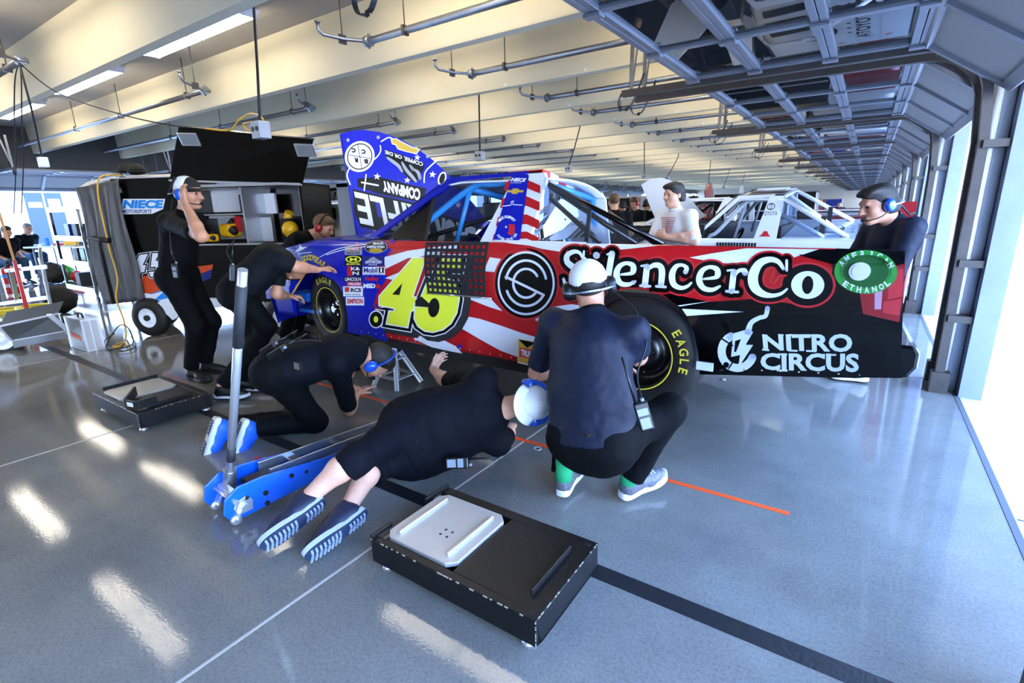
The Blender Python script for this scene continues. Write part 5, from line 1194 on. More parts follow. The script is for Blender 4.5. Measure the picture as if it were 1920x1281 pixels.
# lying man with bare calves
a1, a2 = at(572, 938, z=.13), at(650, 958, z=.10)
root, q, A, sh, J, K, I = person('man lying on his side in black shorts, bare calves and running shoes', at(775, 822, y=1.80), at(890, 780, y=2.02), at(938, 768, y=2.10), at(1000, 754, y=2.15), V3(.2, .97, -.1), V3(.1, .15, -1),
    [dict(w=at(960, 800, y=2.6), p=(0, .5, -1)), dict(w=at(812, 693, y=2.45), e=at(838, 716, y=2.32), f=V3(-.1, .5, .3), n=(1, 0, 0), c=.7)],
    [dict(a=a2, k=at(705, 872, z=.14), t=V3(.05, -1, -.12), u=V3(-.93, -.05, .33), cf=(0, -.7, .7), dz=.085), dict(a=a1, k=at(668, 862, z=.27), t=V3(-.08, -1, -.14), u=V3(-.93, -.05, .33), cf=(0, -.7, .7), dz=.085)],
    shirt=m_navyshirt, trou=mat('navy_shorts', '070912', .8, bump=.3, bscale=8, bdist=.02, spec=.12), skin=m_skin2, shorts=True, shoes=dict(um=m_shoen, mid=mat('midsole_silver', 'aab4c4', .5), sole=m_tread, tread=mat('tread_grey', '8f9aac', .6), L=.325, laces=m_black), girth=1.42, sleeve=.7, h=.007, hupd=V3(.93, .15, .2), hat=True, shw=.20, hipside=V3(.1, .1, -1))
cap(q, A, root, m_capw, m_capw, m_capw, back=True); headset(q, A, root, m_hs_b, boomside=-1, band=m_hs_b, behind=False)
radio(root, at(858, 868, y=1.78), V3(1, .5, .1), V3(.2, -.9, .3))
# crouching man with his back turned
root, q, A, sh, J, K, I = person('man crouching with his back turned, white cap and headset, beside the rear wheel', (-.94, 2.0, .38), (-1.00, 2.09, .80), (-1.01, 2.14, .925), at(1104, 536, y=2.2), V3(-.42, .88, -.10), V3(1, .03, 0),
    [dict(w=(-.90, 2.46, .66), e=at(1196, 668, y=2.24), p=(1, 0, -1)), dict(w=(-1.06, 2.46, .58), e=at(1006, 700, y=2.20), p=(-1, 0, -1))],
    [dict(a=(-.815, 2.17, .105), k=(-.655, 2.24, .50), t=V3(.45, .9, -.25), u=V3(0, -.18, 1), dz=.085), dict(a=(-1.105, 2.03, .105), k=(-1.235, 2.28, .46), t=V3(-.1, 1, -.25), u=V3(0, -.18, 1), dz=.085)],
    shirt=mat('navy_shirt_sheen', '0c1428', .6, spec=.25, bump=.4, bscale=9, bdist=.02), shoes=dict(um=m_shoeg, mid=m_shoew, sole=m_shoew, L=.30, laces=m_shoew), girth=1.25, sleeve=.66, h=.007, shw=.205, hipside=V3(1, .05, 0), hair=m_hair, hat=True, collar=m_navyshirt)
cap(q, A, root, m_capw, m_capw, m_capw); headset(q, A, root, m_hs_k, band=mat('headset_silver', '8b9db5', .3, .8), behind=True, boomside=-1)
radio(root, at(1207, 780, y=1.90), V3(-.35, 0, 1), V3(.5, -.85, 0), ant=.20, cord=[at(1195, 700, y=2.0), at(1212, 640, y=2.1), at(1190, 580, y=2.18), q(-.05, .1, -.03)])
for i, (kn, an) in enumerate(K):
    b = MB(); b.cyl(an-V3(0, 0, .01), an+V3(0, .01, .10), .044, .046, n=18); b.build('sock', m_sock, root)
# heavy man behind the tail with blue headset
root, q, A, sh, J, K, I = person('heavy man in navy polo with bright blue headset leaning behind the tail of the truck', (.10, 4.90, .92), at(1676, 450, y=4.62), at(1672, 412, y=4.52), at(1646, 382, y=4.40), V3(-.80, -.50, -.28), V3(-.57, .82, 0),
    [dict(w=(-.3, 4.7, .95), p=(0, .5, -1)), dict(w=(-.22, 4.5, 1.0), e=(.20, 4.44, .90), c=.6)],
    [dict(a=(-.10, 4.86, .09), p=(-1, 0, 0), t=V3(-.9, .1, 0)), dict(a=(.12, 4.78, .09), p=(-1, 0, 0), t=V3(-.95, -.1, 0))], shirt=mat('navy_polo', '11182a', .65, spec=.25, bump=.35, bscale=9, bdist=.02), trou=m_jean, shoes=dict(um=m_shoew, mid=m_shoew), girth=1.25, shw=.19, sleeve=.75, h=.0075, hupd=V3(-.30, -.2, .95), leg_len=(.45, .42), hv=1.08, hscale=1.08, collar=m_navyshirt)
headset(q, A, root, m_hs_b, band=m_shoew, behind=True, boomside=-1)
b = MB(); b.tube(smooth_pts([q(-.10, -.05, -.03), q(-.16, -.03, -.12), at(1715, 400, y=4.65), at(1722, 430, y=4.7)], 5), .006, 8); b.tube([at(1725, 412, y=4.62), at(1693, 445, y=4.55), at(1680, 468, y=4.55)], .007, 8); b.build('headset_cord', m_cord, root)
# man in white polo with folded arms
root, q, A, sh, J, K, I = person('dark-haired man in white polo with folded arms, standing behind the red side of the truck', (-1.60, 5.42, .90), (-1.62, 5.40, 1.22), (-1.635, 5.38, 1.355), (-1.655, 5.35, 1.525), V3(-.55, -.83, -.05), V3(-.88, .42, 0),
    [dict(w=(-1.50, 5.16, 1.13), e=(-1.83, 5.28, 1.08), f=V3(.9, .15, .1), n=(0, .8, 0), t=-1, c=.5), dict(w=(-1.66, 5.15, 1.12), e=(-1.38, 5.22, 1.07), f=V3(-.75, .25, .35), n=(0, .9, -.1), c=.9, s=.95)],
    [dict(a=(-1.70, 5.42, .09), p=(-.4, -1, 0), t=V3(-.4, -.9, 0)), dict(a=(-1.48, 5.42, .09), p=(-.2, -1, 0), t=V3(-.1, -.9, 0))], shirt=m_polo, trou=mat('navy_trousers', '161c2a', .8), skin=m_skin2, girth=1.02, shw=.185, sleeve=.8, h=.0085, collar=m_polo, hv=1.06, leg_len=(.42, .40))
b = MB(); m_st = mat('stripe_red_black', '8f2530', .7)
for i in range(8):
    z = 1.30-.018*i; c = V3(-1.675, 5.245-.004*i, z); b.bar(c+V3(-.075+.004*i, .035, 0), c+V3(.0, -.006, 0), .006, .006); b.bar(c+V3(.0, -.006, 0), c+V3(.085-.004*i, .012, -.002), .006, .006)
b.build('chest_stripes', m_st, root)
# man bent in front of the engine bay, red headset
H = at(607, 425, d=5.25)
root, q, A, sh, J, K, I = person('man with short brown hair and red headset bent over the engine bay', H+V3(-.60, -.14, -.42), H+V3(-.32, -.08, -.18), H+V3(-.15, -.05, -.09), H, V3(.78, .42, -.42), V3(.5, -.86, 0),
    [dict(w=H+V3(.05, .2, -.48), p=(-.2, 0, -1)), dict(w=H+V3(.0, .5, -.4), p=(-.2, 0, -1))],
    [dict(a=(H.x-.62, H.y-.25, .09), p=(1, 0, 0)), dict(a=(H.x-.72, H.y, .09), p=(1, 0, 0))], shirt=m_blackshirt, hair=m_hairb, girth=1.1, h=.009, hupd=V3(.45, .2, .88))
headset(q, A, root, m_hs_r, boomside=1)

def bg(label, px, py, d, f, outfit=m_blackshirt, hr=m_hair, tall=1.0, seat=False, skin=m_skin, extra=None, lean=.0, group=None, h=.014, cp_=None, hs=None, arms=None):
    H = at(px, py, d=d); f = V3(*f).normalized(); fl = V3(f.x, f.y, 0).normalized(); sd = fl.cross(Z_); nk = H+V3(0, 0, -.17)-fl*(.03+lean*.12); ch = nk+V3(0, 0, -.13)-fl*lean*.08; pl = ch+V3(0, 0, -.36)-fl*(lean*.35)
    ar = arms or [dict(w=pl+sd*.16+fl*.30+V3(0, 0, .08), p=(0, 0, -1)), dict(w=pl-sd*.16+fl*.32+V3(0, 0, .10), p=(0, 0, -1))]
    if seat: lg = [dict(a=V3(pl.x, pl.y, .09)+sd*.1*s_+fl*.42, k=pl+fl*.42+sd*.12*s_, t=fl) for s_ in (1, -1)]
    else: lg = [dict(a=V3(pl.x, pl.y, .09)+sd*.1*s_+fl*lean*.2, p=tuple(fl), t=fl) for s_ in (1, -1)]
    L = max(.3, (pl.z-.09)/2*1.02)
    r = person(label, pl, ch, nk, H, f, sd, ar, lg, shirt=outfit, skin=skin, hair=hr, h=h, leg_len=(L, L) if not seat else (.45, .42), group=group, trou=m_jean if seat else m_trou, hat=bool(cp_))
    root, q, A = r[:3]
    if cp_: cap(q, A, root, cp_, cp_, cp_, h=.01)
    if hs: headset(q, A, root, hs, boom=False)
    return r
m_dpolo = mat('dark_polo', '090a0e', .8, spec=.12)
bg('man with brown hair in navy shirt seen from behind, left of the raised white hood', 1151, 378, 7.9, (-.55, .8, 0), m_navyshirt, m_hairb, lean=.5, skin=m_skin2)
bg('man in black polo with red headset looking down at his hands, beside the white hood', 1191, 381, 10.6, (-.6, -.65, -.45), m_dpolo, m_hairb, lean=.25, hs=m_hs_r)
bg('man in black with headset turned away, half hidden by the white hood', 1213, 384, 12.4, (.3, .9, 0), m_dpolo, m_hair, hs=m_hs_r)
bg('man in black cap behind the man with brown hair', 1167, 388, 11.4, (.5, -.6, -.3), m_dpolo, m_hair, cp_=m_capb)
bg('man in black cap with red headset behind the man in white polo', 1301, 378, 11.4, (-.65, -.6, -.2), m_dpolo, m_hair, cp_=m_capb, hs=m_hs_r)
bg('distant man in dark shirt seen over the far row of trucks', 1574, 383, 24.0, (-.2, -.95, 0), m_dpolo, m_hair, h=.02)
bg('grey-haired man in black shirt and jeans seated at the work table', 52, 428, 12.4, (.85, .35, -.35), m_dpolo, m_hairg, seat=True, lean=.5)
bg('dark-haired man in black shirt seated at the far left edge', 12, 434, 11.2, (.85, .3, -.35), m_dpolo, m_hair, seat=True, lean=.5)
# ================================================================== equipment on the floor
m_pad = mat('scale_pad_black', '09090b', .45, .2, var=.5, vscale=25, bump=.08, bscale=60); m_pedge = mat('worn_edge', 'b9b4aa', .5, .6); m_plate = mat('brushed_plate', 'b9b8b4', .42, .55, var=.06, vscale=6)
m_jack = mat('jack_blue', '0f58c8', .3, coat=.4); m_jal = mat('jack_aluminium', 'b6bac0', .3, .9); m_foamb = mat('dark_grip', '24282d', .7); m_zinc = mat('zinc', 'd6d9de', .3, .75)
def scale_pad(x0, x1, y0, y1, label, rev=False):
    zt, zb = .135, .030; root = thing('scale_pad', label, 'wheel scale pad', ((x0+x1)/2, (y0+y1)/2, 0), 'wheel scale pads')
    px0, px1 = x0+.03, x0+.40
    q = MB()   # frame with a recess for the weighing plate
    q.box((x0, y0, zb), (x1, y0+.035, zt)); q.box((x0, y1-.05, zb), (x1, y1, zt)); q.box((px1+.01, y0+.035, zb), (x1, y1-.05, zt)); q.box((x0, y0+.035, zb), (px1+.01, y1-.05, zt-.045))
    q.build('pad_body', m_pad, root, bevel=.004)
    q = MB()
    if not rev: q.box((x0, y0+.0, zt), (x0+.012, y0+.11, zt+.018)); q.build('raised_lip', m_pad, root, bevel=.002); q = MB(); q.box((x0, y1-.16, zt), (x0+.012, y1, zt+.02))
    else: q.box((x0, y0+.06, zt), (x0+.012, y1-.05, zt+.03))
    q.build('raised_lip', m_pad, root, bevel=.002); q = MB(); q.box((x1-.075, y0+.09, zt), (x1-.068, y1-.10, zt+.024)); q.build('raised_lip', m_pad, root, bevel=.002)
    c = .035; P = [(px0+c, y0+.045), (px1-c, y0+.045), (px1, y0+.045+c), (px1, y1-.06-c), (px1-c, y1-.06), (px0+c, y1-.06), (px0, y1-.06-c), (px0, y0+.045+c)]
    q = MB(); q.prism(P, lambda a, b: (a, b, zt-.012), lambda a, b: (a, b, zt+.008)); pl = q.build('weighing_plate', m_plate, root, bevel=.002)
    if not rev:
        q = MB()
        for x in (px0+.055, px1-.055): q = MB(); q.box((x-.006, y0+.08, zt+.008), (x+.006, y1-.10, zt+.020)); q.build('plate_bar', m_zinc, None, bevel=.003).parent = pl
        q = MB()
        for x, y in ((.20, .17), (.235, .17), (.20, .205), (.235, .205)): q.cyl((px0+x, y0+y, zt+.006), (px0+x, y0+y, zt+.0088), .006, n=10)
        b = q.build('plate_screws', m_black, None); b.parent = pl; b['kind'] = 'stuff'
    q = MB()
    for x, y in ((x0+.03, y0+.018), (x1-.03, y0+.03), (x1-.03, y1-.03), (x0+.05, y1-.025)): q.cyl((x, y, zt-.01), (x, y, zt+.0012), .011, n=14)
    b = q.build('corner_holes', m_black, root); b['kind'] = 'stuff'
    for x, y in ((x0+.05, y0+.035), (x1-.05, y0+.035), (x1-.05, y1-.035), (x0+.05, y1-.035)):
        q = MB(); q.cyl((x, y, .012), (x, y, .05), .008, n=10); q.lathe([(.001, .0), (.024, .0), (.026, .006), (.014, .018), (.008, .022)], Matrix.Translation(Vector((x, y, 0))), 20); q.build('levelling_foot', m_zinc, root)
    q = MB()
    for a, b in (((x0, y0, zt), (x1, y0, zt)), ((x1, y0, zt), (x1, y1, zt)), ((x1, y0, zb), (x1, y0, zt))):
        a, b = Vector(a), Vector(b); n = 26
        for i in range(n):
            if random.random() < .55: q.bar(a.lerp(b, i/n), a.lerp(b, (i+random.uniform(.2, .9))/n), .0035, .0035)
    w_ = q.build('worn_paint', m_pedge, root); w_['kind'] = 'stuff'
    return root
scale_pad(-1.515, -.722, 1.14, 1.615, 'large black scale pad with square aluminium plate in the foreground')
scale_pad(-4.72, -3.925, 1.185, 1.672, 'black scale pad further back, with an angled block lying on it', True)
b = thing('wheel_block', 'small black angled steel block lying on the far scale pad', 'block', (-4.35, 1.33, .135)); zt = .144
A_, B_, C_ = at(286, 752, z=zt), at(233, 738, z=zt), at(241, 745, z=zt)
p0, p1, p2 = at(237, 764, z=zt), at(258, 768, z=zt), at(296, 757, z=zt); p3 = at(256, 741, z=zt)
q = MB(); q.bar(p1+V3(0, 0, .03), p2+V3(0, 0, .03), .015, .06); q.build('front_wall', m_pad, b, bevel=.003); q = MB(); q.bar(p1+V3(0, 0, .03), p0+V3(0, 0.0, .03), .015, .06); q.bar(p0+V3(0, 0, .03), p3+V3(0, 0, .035), .015, .07); q.build('side_wall', m_pad, b, bevel=.003)
q = MB(); c = p0.lerp(p1, .55)+V3(0, 0, .032); nn = (p1-p0).normalized(); q.bar(c-nn*.03+V3(-.003, -.009, 0), c+nn*.03+V3(-.003, -.009, 0), .004, .03); q.build('label_sticker', m_tw, b)

# floor jack
JA, JB = at(425, 945, z=.07), at(612, 862, z=.07); JA.z = JB.z = 0; jd = (JB-JA).normalized(); jn = Vector((-jd.y, jd.x, 0)); JP = lambda a, b, c: JA+jd*a+jn*b+Z_*c
jack = thing('floor_jack', 'blue aluminium floor jack with long upright handle', 'floor jack', JP(.3, 0, 0))
prof = [(-.06, .08), (-.045, .15), (.02, .19), (.14, .19), (.40, .155), (.72, .115), (.76, .08), (.74, .045), (.35, .040), (.05, .025), (-.03, .03)]
for s_ in (-.105, .105):
    q = MB(); q.prism(prof, lambda a, c: JP(a, s_-.006, c), lambda a, c: JP(a, s_+.006, c)); sp_ = q.build('side_plate', m_jack, jack, bevel=.003)
    q = MB(); o = -.012 if s_ < 0 else .012
    for a, c, r in ((.14, .10, .013), (.14, .045, .012), (.28, .13, .012), (.36, .115, .009), (.05, .12, .010)): q.cyl(JP(a, s_+o*.5, c), JP(a, s_+o*1.1, c), r, n=14)
    q.build('side_bolt', m_zinc if s_ > 1 else m_black, None).parent = sp_
    q = MB(); q.prism([(0, .05), (.07, .05), (.075, .10), (.05, .13), (.0, .12), (-.015, .09)], lambda a, c: JP(a, s_+o*.6, c), lambda a, c: JP(a, s_+o*1.0, c)); q.cyl(JP(.03, s_, .085), JP(.03, s_+o*2.6, .085), .019, n=20); q.build('axle_plate', m_zinc, None, bevel=.002).parent = sp_
    q = MB(); q.lathe([(.005, -.010), (.025, -.010), (.026, 0), (.025, .010), (.005, .010)], Matrix.Translation(JP(-.01, s_*1.02, .032)) @ jn.to_track_quat('Z', 'Y').to_matrix().to_4x4(), 24); q.bar(JP(-.01, s_-.02, .035), JP(.02, s_-.02, .09), .02, .006); q.bar(JP(-.01, s_+.02, .035), JP(.02, s_+.02, .09), .02, .006); q.build('caster_wheel', m_zinc, jack)
q = MB(); q.box((0, 0, 0), (0, 0, 0)) if False else None
q.prism([(.10, .06), (.30, .06), (.30, .15), (.10, .15)], lambda a, c: JP(a, -.05, c), lambda a, c: JP(a, .05, c)); q.build('hydraulic_body', m_black, jack, bevel=.012)
q = MB(); 
for s_ in (-.06, .06): q.bar(JP(.2, s_, .165), JP(1.02, s_*.8, .125), .012, .045)
q.bar(JP(.36, -.06, .16), JP(.36, .06, .16), .05, .012); q.bar(JP(.62, -.06, .145), JP(.62, .06, .145), .03, .02); q.bar(JP(1.0, -.06, .125), JP(1.0, .06, .125), .06, .03); q.build('lift_arm', m_jal, jack, bevel=.002)
q = MB(); q.cyl(JP(1.04, 0, .12), JP(1.04, 0, .16), .055, n=24); q.build('lift_saddle', m_black, jack)
q = MB()
for s_ in (-.09, .09): q.cyl(JP(.98, s_-.02, .04), JP(.98, s_+.02, .04), .04, n=20)
q.build('front_roller', m_zinc, jack)
H0 = at(430, 905, y=JP(.06, 0, 0).y); H1 = at(455, 506, y=JP(.0, 0, 0).y+.02); hdv = (H1-H0); hl = hdv.length; HP = lambda t: H0+hdv*t
q = MB(); q.cyl(HP(-.02), HP(.08), .034, .030, n=8); q.build('handle_socket', m_jal, jack, bevel=.003)
q = MB(); q.cyl(HP(.06), HP(1.0), .0185, n=24); hb = q.build('handle_tube', m_zinc, jack)
q = MB(); q.cyl(HP(.70), HP(.945), .0215, n=24); q.build('handle_grip', m_foamb, None).parent = hb
q = MB(); q.cyl(HP(.135), HP(.205), .0205, n=24); q.build('handle_sleeve', m_foamb, None).parent = hb
q = MB(); q.bar(JP(.02, -.09, .13), JP(.02, .09, .13), .03, .03); q.cyl(JP(.0, -.13, .12), JP(.0, .13, .12), .012, n=12); q.build('handle_pivot', m_zinc, jack)
# red scraps and washers on the floor
m_scrap = mat('red_plastic', 'd8261c', .4)
c = at(485, 862, z=0); tag(MB().box((c.x-.035, c.y-.008, .0015), (c.x+.03, c.y+.01, .008)).build('plastic_scrap', m_scrap), 'small red plastic scrap on the floor beside the jack', 'scrap')
for px, py, t in ((1008, 842, 'metal washer on the floor left of the crouching man'), (1213, 901, 'metal washer on the floor by the right shoe of the crouching man')):
    c = at(px, py, z=0); q = MB(); q.lathe([(.013, .0012), (.026, .0012), (.026, .004), (.013, .004), (.013, .0012)], Matrix.Translation(Vector((c.x, c.y, 0))), 24); tag(q.build('washer', m_zinc), t, 'washer', 'loose washers')
c = at(1355, 712, z=0); q = MB(); q.lathe([(.001, .001), (.024, .001), (.024, .006), (.001, .008)], Matrix.Translation(Vector((c.x, c.y, 0))), 20); tag(q.build('valve_cap', m_zinc), 'small round metal disc on the floor beneath the rear quarter', 'disc')
# jack stands
def jack_stand(x, y, h, label):
    root = thing('jack_stand', label, 'jack stand', (x, y, 0), 'jack stands under the truck'); m = mat('stand_silver', 'b7b9bb', .4, .5)
    B = [(-.14, -.14), (.14, -.14), (.14, .14), (-.14, .14)]; Tp = [(-.03, -.03), (.03, -.03), (.03, .03), (-.03, .03)]
    for i in range(4):
        q = MB(); a, b_, c_, d_ = [Vector((x+p[0], y+p[1], 0)) for p in (B[i], B[(i+1) % 4])]+[Vector((x+p[0], y+p[1], h*.78)) for p in (Tp[(i+1) % 4], Tp[i])]
        q.bar(a+Z_*.01, d_, .045, .008, (b_-a)); q.bar(a.lerp(d_, .32), b_.lerp(c_, .32), .05, .008, Z_); q.bar(a.lerp(d_, .85), b_.lerp(c_, .85), .07, .008, Z_); q.bar(b_+Z_*.01, c_, .045, .008, (a-b_)); q.build('stand_leg', m, root)
    q = MB(); q.cyl((x, y, h*.6), (x, y, h), .02, n=16); q.box((x-.05, y-.03, h), (x+.05, y+.03, h+.02)); q.build('stand_post', m, root); q = MB(); q.cyl((x-.02, y-.05, h*.8), (x+.09, y-.05, h*.8), .006, n=8); q.build('stand_pin', m_zinc, root)
jack_stand(-3.13, 2.80, .37, 'silver jack stand holding up the truck behind the kneeling man'); jack_stand(-1.55, 3.0, .37, 'jack stand under the truck ahead of the rear wheel')

# ================================================================== tool cart with open lid
m_ck = mat('cart_black', '030304', .3, coat=.25, spec=.25); m_curt = mat('curtain_vinyl', '4a4a4e', .5, bump=.5, bscale=5, bdist=.06, stretch=(2.5, 2.5, .5)); m_shelf = mat('cart_shelf', 'b9bdc4', .4, .4); m_inside = mat('cart_inside', 'e4e8ee', .35, .1)
# the cart stands at an angle: front face through KC along ke
KC = V3(-7.50, 2.36, 0); ke = V3(.887, .462, 0); kn_ = V3(-.462, .887, 0)
def kp(px, py, off=0.0):
    v = ray(px, py); o = Vector((0, 0, EYE)); return o+v*((KC+kn_*off-o).dot(kn_)/v.dot(kn_))
ku = lambda p: (p-KC).dot(ke)
KT = Matrix.Translation(KC) @ Matrix(((ke.x, kn_.x, 0, 0), (ke.y, kn_.y, 0, 0), (0, 0, 1, 0), (0, 0, 0, 1)))
uA, uM, uB = ku(kp(205, 335)), ku(kp(330, 345)), ku(kp(563, 345)); zB_, zW = kp(205, 335).z, kp(480, 345).z; zT = kp(480, 458).z; zA = .42
cart = thing('tool_cart', 'large black team tool cart with raised lid, shelves and white wheels', 'tool cart', KC+ke*1.3+kn_*.35)
q = MB(); q.box((uA, 0, zA), (uM, .7, zB_), KT); cc_ = q.build('closed_cabinet', m_ck, cart, bevel=.01)
q = MB(); q.box((uM, .66, zA), (uB, .7, zW), KT); q.box((uM, 0, zA), (uB, .7, zT), KT); q.box((uM, 0, zW-.03), (uB, .7, zW), KT); q.box((uB-.03, 0, zA), (uB, .7, zW), KT); q.build('workbench', m_ck, cart, bevel=.004)
def kbox(px0, py0, px1, py1, off, dep, name, m, parent=cart, bev=.004):
    a, c = kp(px0, py1, off), kp(px1, py0, off); q = MB(); q.box((ku(a), off, a.z), (ku(c), off+dep, c.z), KT); return q.build(name, m, parent, bevel=bev)
kbox(372, 354, 449, 399, .55, .02, 'upper_back_panel', m_inside); kbox(370, 408, 455, 450, .60, .02, 'lower_back_panel', m_shelf); kbox(370, 400, 455, 405, .30, .36, 'cart_shelf', m_zinc)
kbox(452, 364, 484, 401, .5, .05, 'drawer_front', mat('steel_door', '474b55', .35, .6)); kbox(486, 362, 513, 401, .45, .05, 'cabinet_door', m_inside)
kbox(392, 404, 440, 410, .28, .02, 'name_plate', m_grey)
q = MB(); q.box((uM, -.01, zT-.005), (uB, .01, zT+.012), KT); q.box((uM, -.01, zW-.02), (uB, .012, zW+.01), KT); q.box((uM-.01, -.01, zA), (uM+.01, .012, zW), KT); a = ku(kp(450, 380)); q.box((a, .02, zT), (a+.02, .6, zW), KT); q.build('edge_trim', m_zinc, cart)
# lid
LA, LB, LC, LD = kp(318, 338), kp(566, 346), kp(588, 262, -.30), kp(335, 237, -.30)
q = MB(); n_ = (LB-LA).cross(LD-LA).normalized(); n_ = n_ if n_.y < 0 else -n_; q.poly([LA, LB, LC, LD]); q.poly([LA-n_*.03, LB-n_*.03, LC-n_*.03, LD-n_*.03])
for a, b_ in ((LA, LB), (LB, LC), (LC, LD), (LD, LA)): q.poly([a, b_, b_-n_*.03, a-n_*.03])
lid = q.build('raised_lid', m_ck, cart)
gl = lambda u, v: (LA*(1-u)+LB*u)*(1-v)+(LD*(1-u)+LC*u)*v; ex_ = (LB-LA).normalized()
for (u, v) in ((.10, .80), (.965, .78)):
    q = MB(); c = gl(u, v)+n_*.012; q.bar(c-ex_*.11, c+ex_*.11, .024, .14, n_.cross(ex_)); o = q.build('work_lamp', m_zinc, None, bevel=.01); o.parent = lid
    q = MB(); q.bar(c-ex_*.085+n_*.013, c+ex_*.085+n_*.013, .004, .10, n_.cross(ex_)); q.build('lamp_lens', mat('lamp_glass', '9aa2a6', .1, .3), None).parent = lid
q = MB(); q.bar(gl(.33, .72)+n_*.006, gl(.78, .72)+n_*.006, .006, .02, n_.cross(ex_)); q.build('lid_handle', m_ck, None).parent = lid
q = MB(); q.bar(LA+n_*.004, LB+n_*.004, .02, .02); q.build('lid_hinge', m_shelf, None).parent = lid
X0, X1, YY = at(566, 345, y=4.8).x, at(690, 345, y=4.8).x, 4.8; Zt = at(600, 347, y=4.8).z
cab2 = thing('equipment_rack', 'grey steel equipment rack with instruments right of the tool cart', 'equipment rack', ((X0+X1)/2, YY+.3, 0))
rx = lambda px: at(px, 400, y=YY).x; rz = lambda py: at(620, py, y=YY).z
q = MB(); q.box((X0, YY, Zt-.05), (X1, YY+.6, Zt)); q.box((X0, YY, .0), (X0+.06, YY+.6, Zt)); q.box((rx(636), YY, .0), (X1, YY+.6, Zt)); q.box((X0, YY+.57, .1), (X1, YY+.6, Zt)); q.box((X0, YY, .1), (X1, YY+.6, .8)); q.box((rx(577), YY, .8), (rx(583), YY+.05, Zt)); q.build('rack_frame', mat('rack_grey', '2a2c32', .4, .4), cab2)
q = MB(); q.box((rx(584), YY+.3, rz(450)), (rx(634), YY+.33, rz(356))); q.box((rx(583), YY+.02, rz(383)), (rx(635), YY+.3, rz(381))); q.build('rack_back', m_inside, cab2)
q = MB(); q.box((rx(584), YY+.05, rz(380)), (rx(597), YY+.25, rz(366))); q.build('instrument_box', m_shelf, cab2, bevel=.01); q = MB(); q.box((rx(584), YY+.05, rz(412)), (rx(604), YY+.25, rz(390))); q.build('monitor', m_tb, cab2, bevel=.01); q = MB(); q.box((rx(612), YY+.1, rz(381)), (rx(626), YY+.25, rz(376))); q.cyl((rx(612), YY+.15, rz(378)), (rx(617), YY+.15, rz(360)), .014, n=8); q.build('microscope', m_tb, cab2)
q = MB()
for i in range(8): q.ball((rx(572)+.02*math.sin(i*2), YY-.01, rz(412)+.06*i), .026, 8)
g = q.build('air_fittings', m_zinc, cab2); g['kind'] = 'stuff'
# cart livery
d = Decal(lambda a, b, l: kp(a, b)-kn_*(l+.002))
m_lblue = mat('logo_blue', '1b86e0', .35)
d.loops([[(226, 402), (231, 373), (310, 373), (306, 392), (286, 401)]], m_dw, 1); d.text('NIECE', [(230, 391), (305, 391), (307, 375), (233, 375)], m_lblue, 2, .06); d.text('MOTORSPORTS', [(230, 400), (284, 400), (285, 393), (231, 393)], m_navy, 2, .03)
d.loops([[(239, 523), (345, 505), (345, 540), (250, 562)]], mat('livery_orange_red', 'd04a20', .4), .6); d.loops([[(250, 562), (345, 530), (345, 553), (252, 574)]], m_lblue, .7); d.loops([[(252, 574), (345, 552), (345, 560), (255, 582)]], m_tw, .8); d.loops([[(247, 545), (285, 552), (310, 545), (290, 562), (252, 570)]], m_tw, .9)
d.loops([[(370, 500), (400, 496), (398, 505), (372, 515)]], mat('livery_orange_red'), 1); d.loops([[(372, 516), (398, 505), (396, 522), (374, 530)]], m_navy, 1)
fo = [(262, 478), (278, 476), (268, 497), (274, 497), (271, 510), (265, 511), (264, 522), (249, 523), (251, 514), (247, 512), (247, 504)]; fv = [(286, 475), (308, 474), (306, 481), (295, 482), (292, 489), (300, 489), (306, 496), (305, 510), (295, 520), (283, 519), (279, 510), (290, 509), (293, 500), (283, 501)]
for off, m, l in ((3.4, m_dw, 2), (2.4, m_ink, 2.6), (0, m_dw, 3.2)):
    for L in (fo, fv): d.loops([L], m, l, off)
d.build('cart_graphics', None).parent = cc_
q = MB(); FN = [kp(*p, -.03) for p in ((249, 583), (330, 556), (420, 560), (420, 575), (348, 585), (326, 600), (318, 592), (300, 577), (275, 575), (262, 580), (255, 587), (248, 586))]; q.prism([(ku(p), p.z) for p in FN], lambda a, b_: KT @ V3(a, -.05, b_), lambda a, b_: KT @ V3(a, .02, b_)); q.build('wheel_fender', m_tw, cart)
wc = kp(282, 609, -.06)
for u_, v_ in ((ku(wc), -.02), (ku(wc)-.35, .55), (uB-.4, .0), (uB-.4, .62)):
    c = KT @ V3(u_, v_, .235); R_ = Matrix.Translation(c) @ Matrix.Rotation(math.atan2(ke.y, ke.x), 4, 'Z') @ Matrix.Rotation(PI/2, 4, 'X')
    q = MB(); q.lathe([(.12, -.07), (.16, -.075), (.215, -.06), (.235, -.03), (.235, .03), (.215, .06), (.16, .075), (.12, .07)], R_, 40); t = q.build('cart_tyre', m_tyre, cart)
    q = MB(); q.lathe([(.122, .06), (.115, .065), (.105, .045), (.05, .04), (.045, .055), (.0001, .06)], R_, 32); q.build('cart_wheel_rim', m_tw, cart)
    q = MB(); q.cyl(R_ @ Vector((0, 0, .055)), R_ @ Vector((0, 0, .085)), .035, n=16); q.build('cart_hub', m_black, cart)
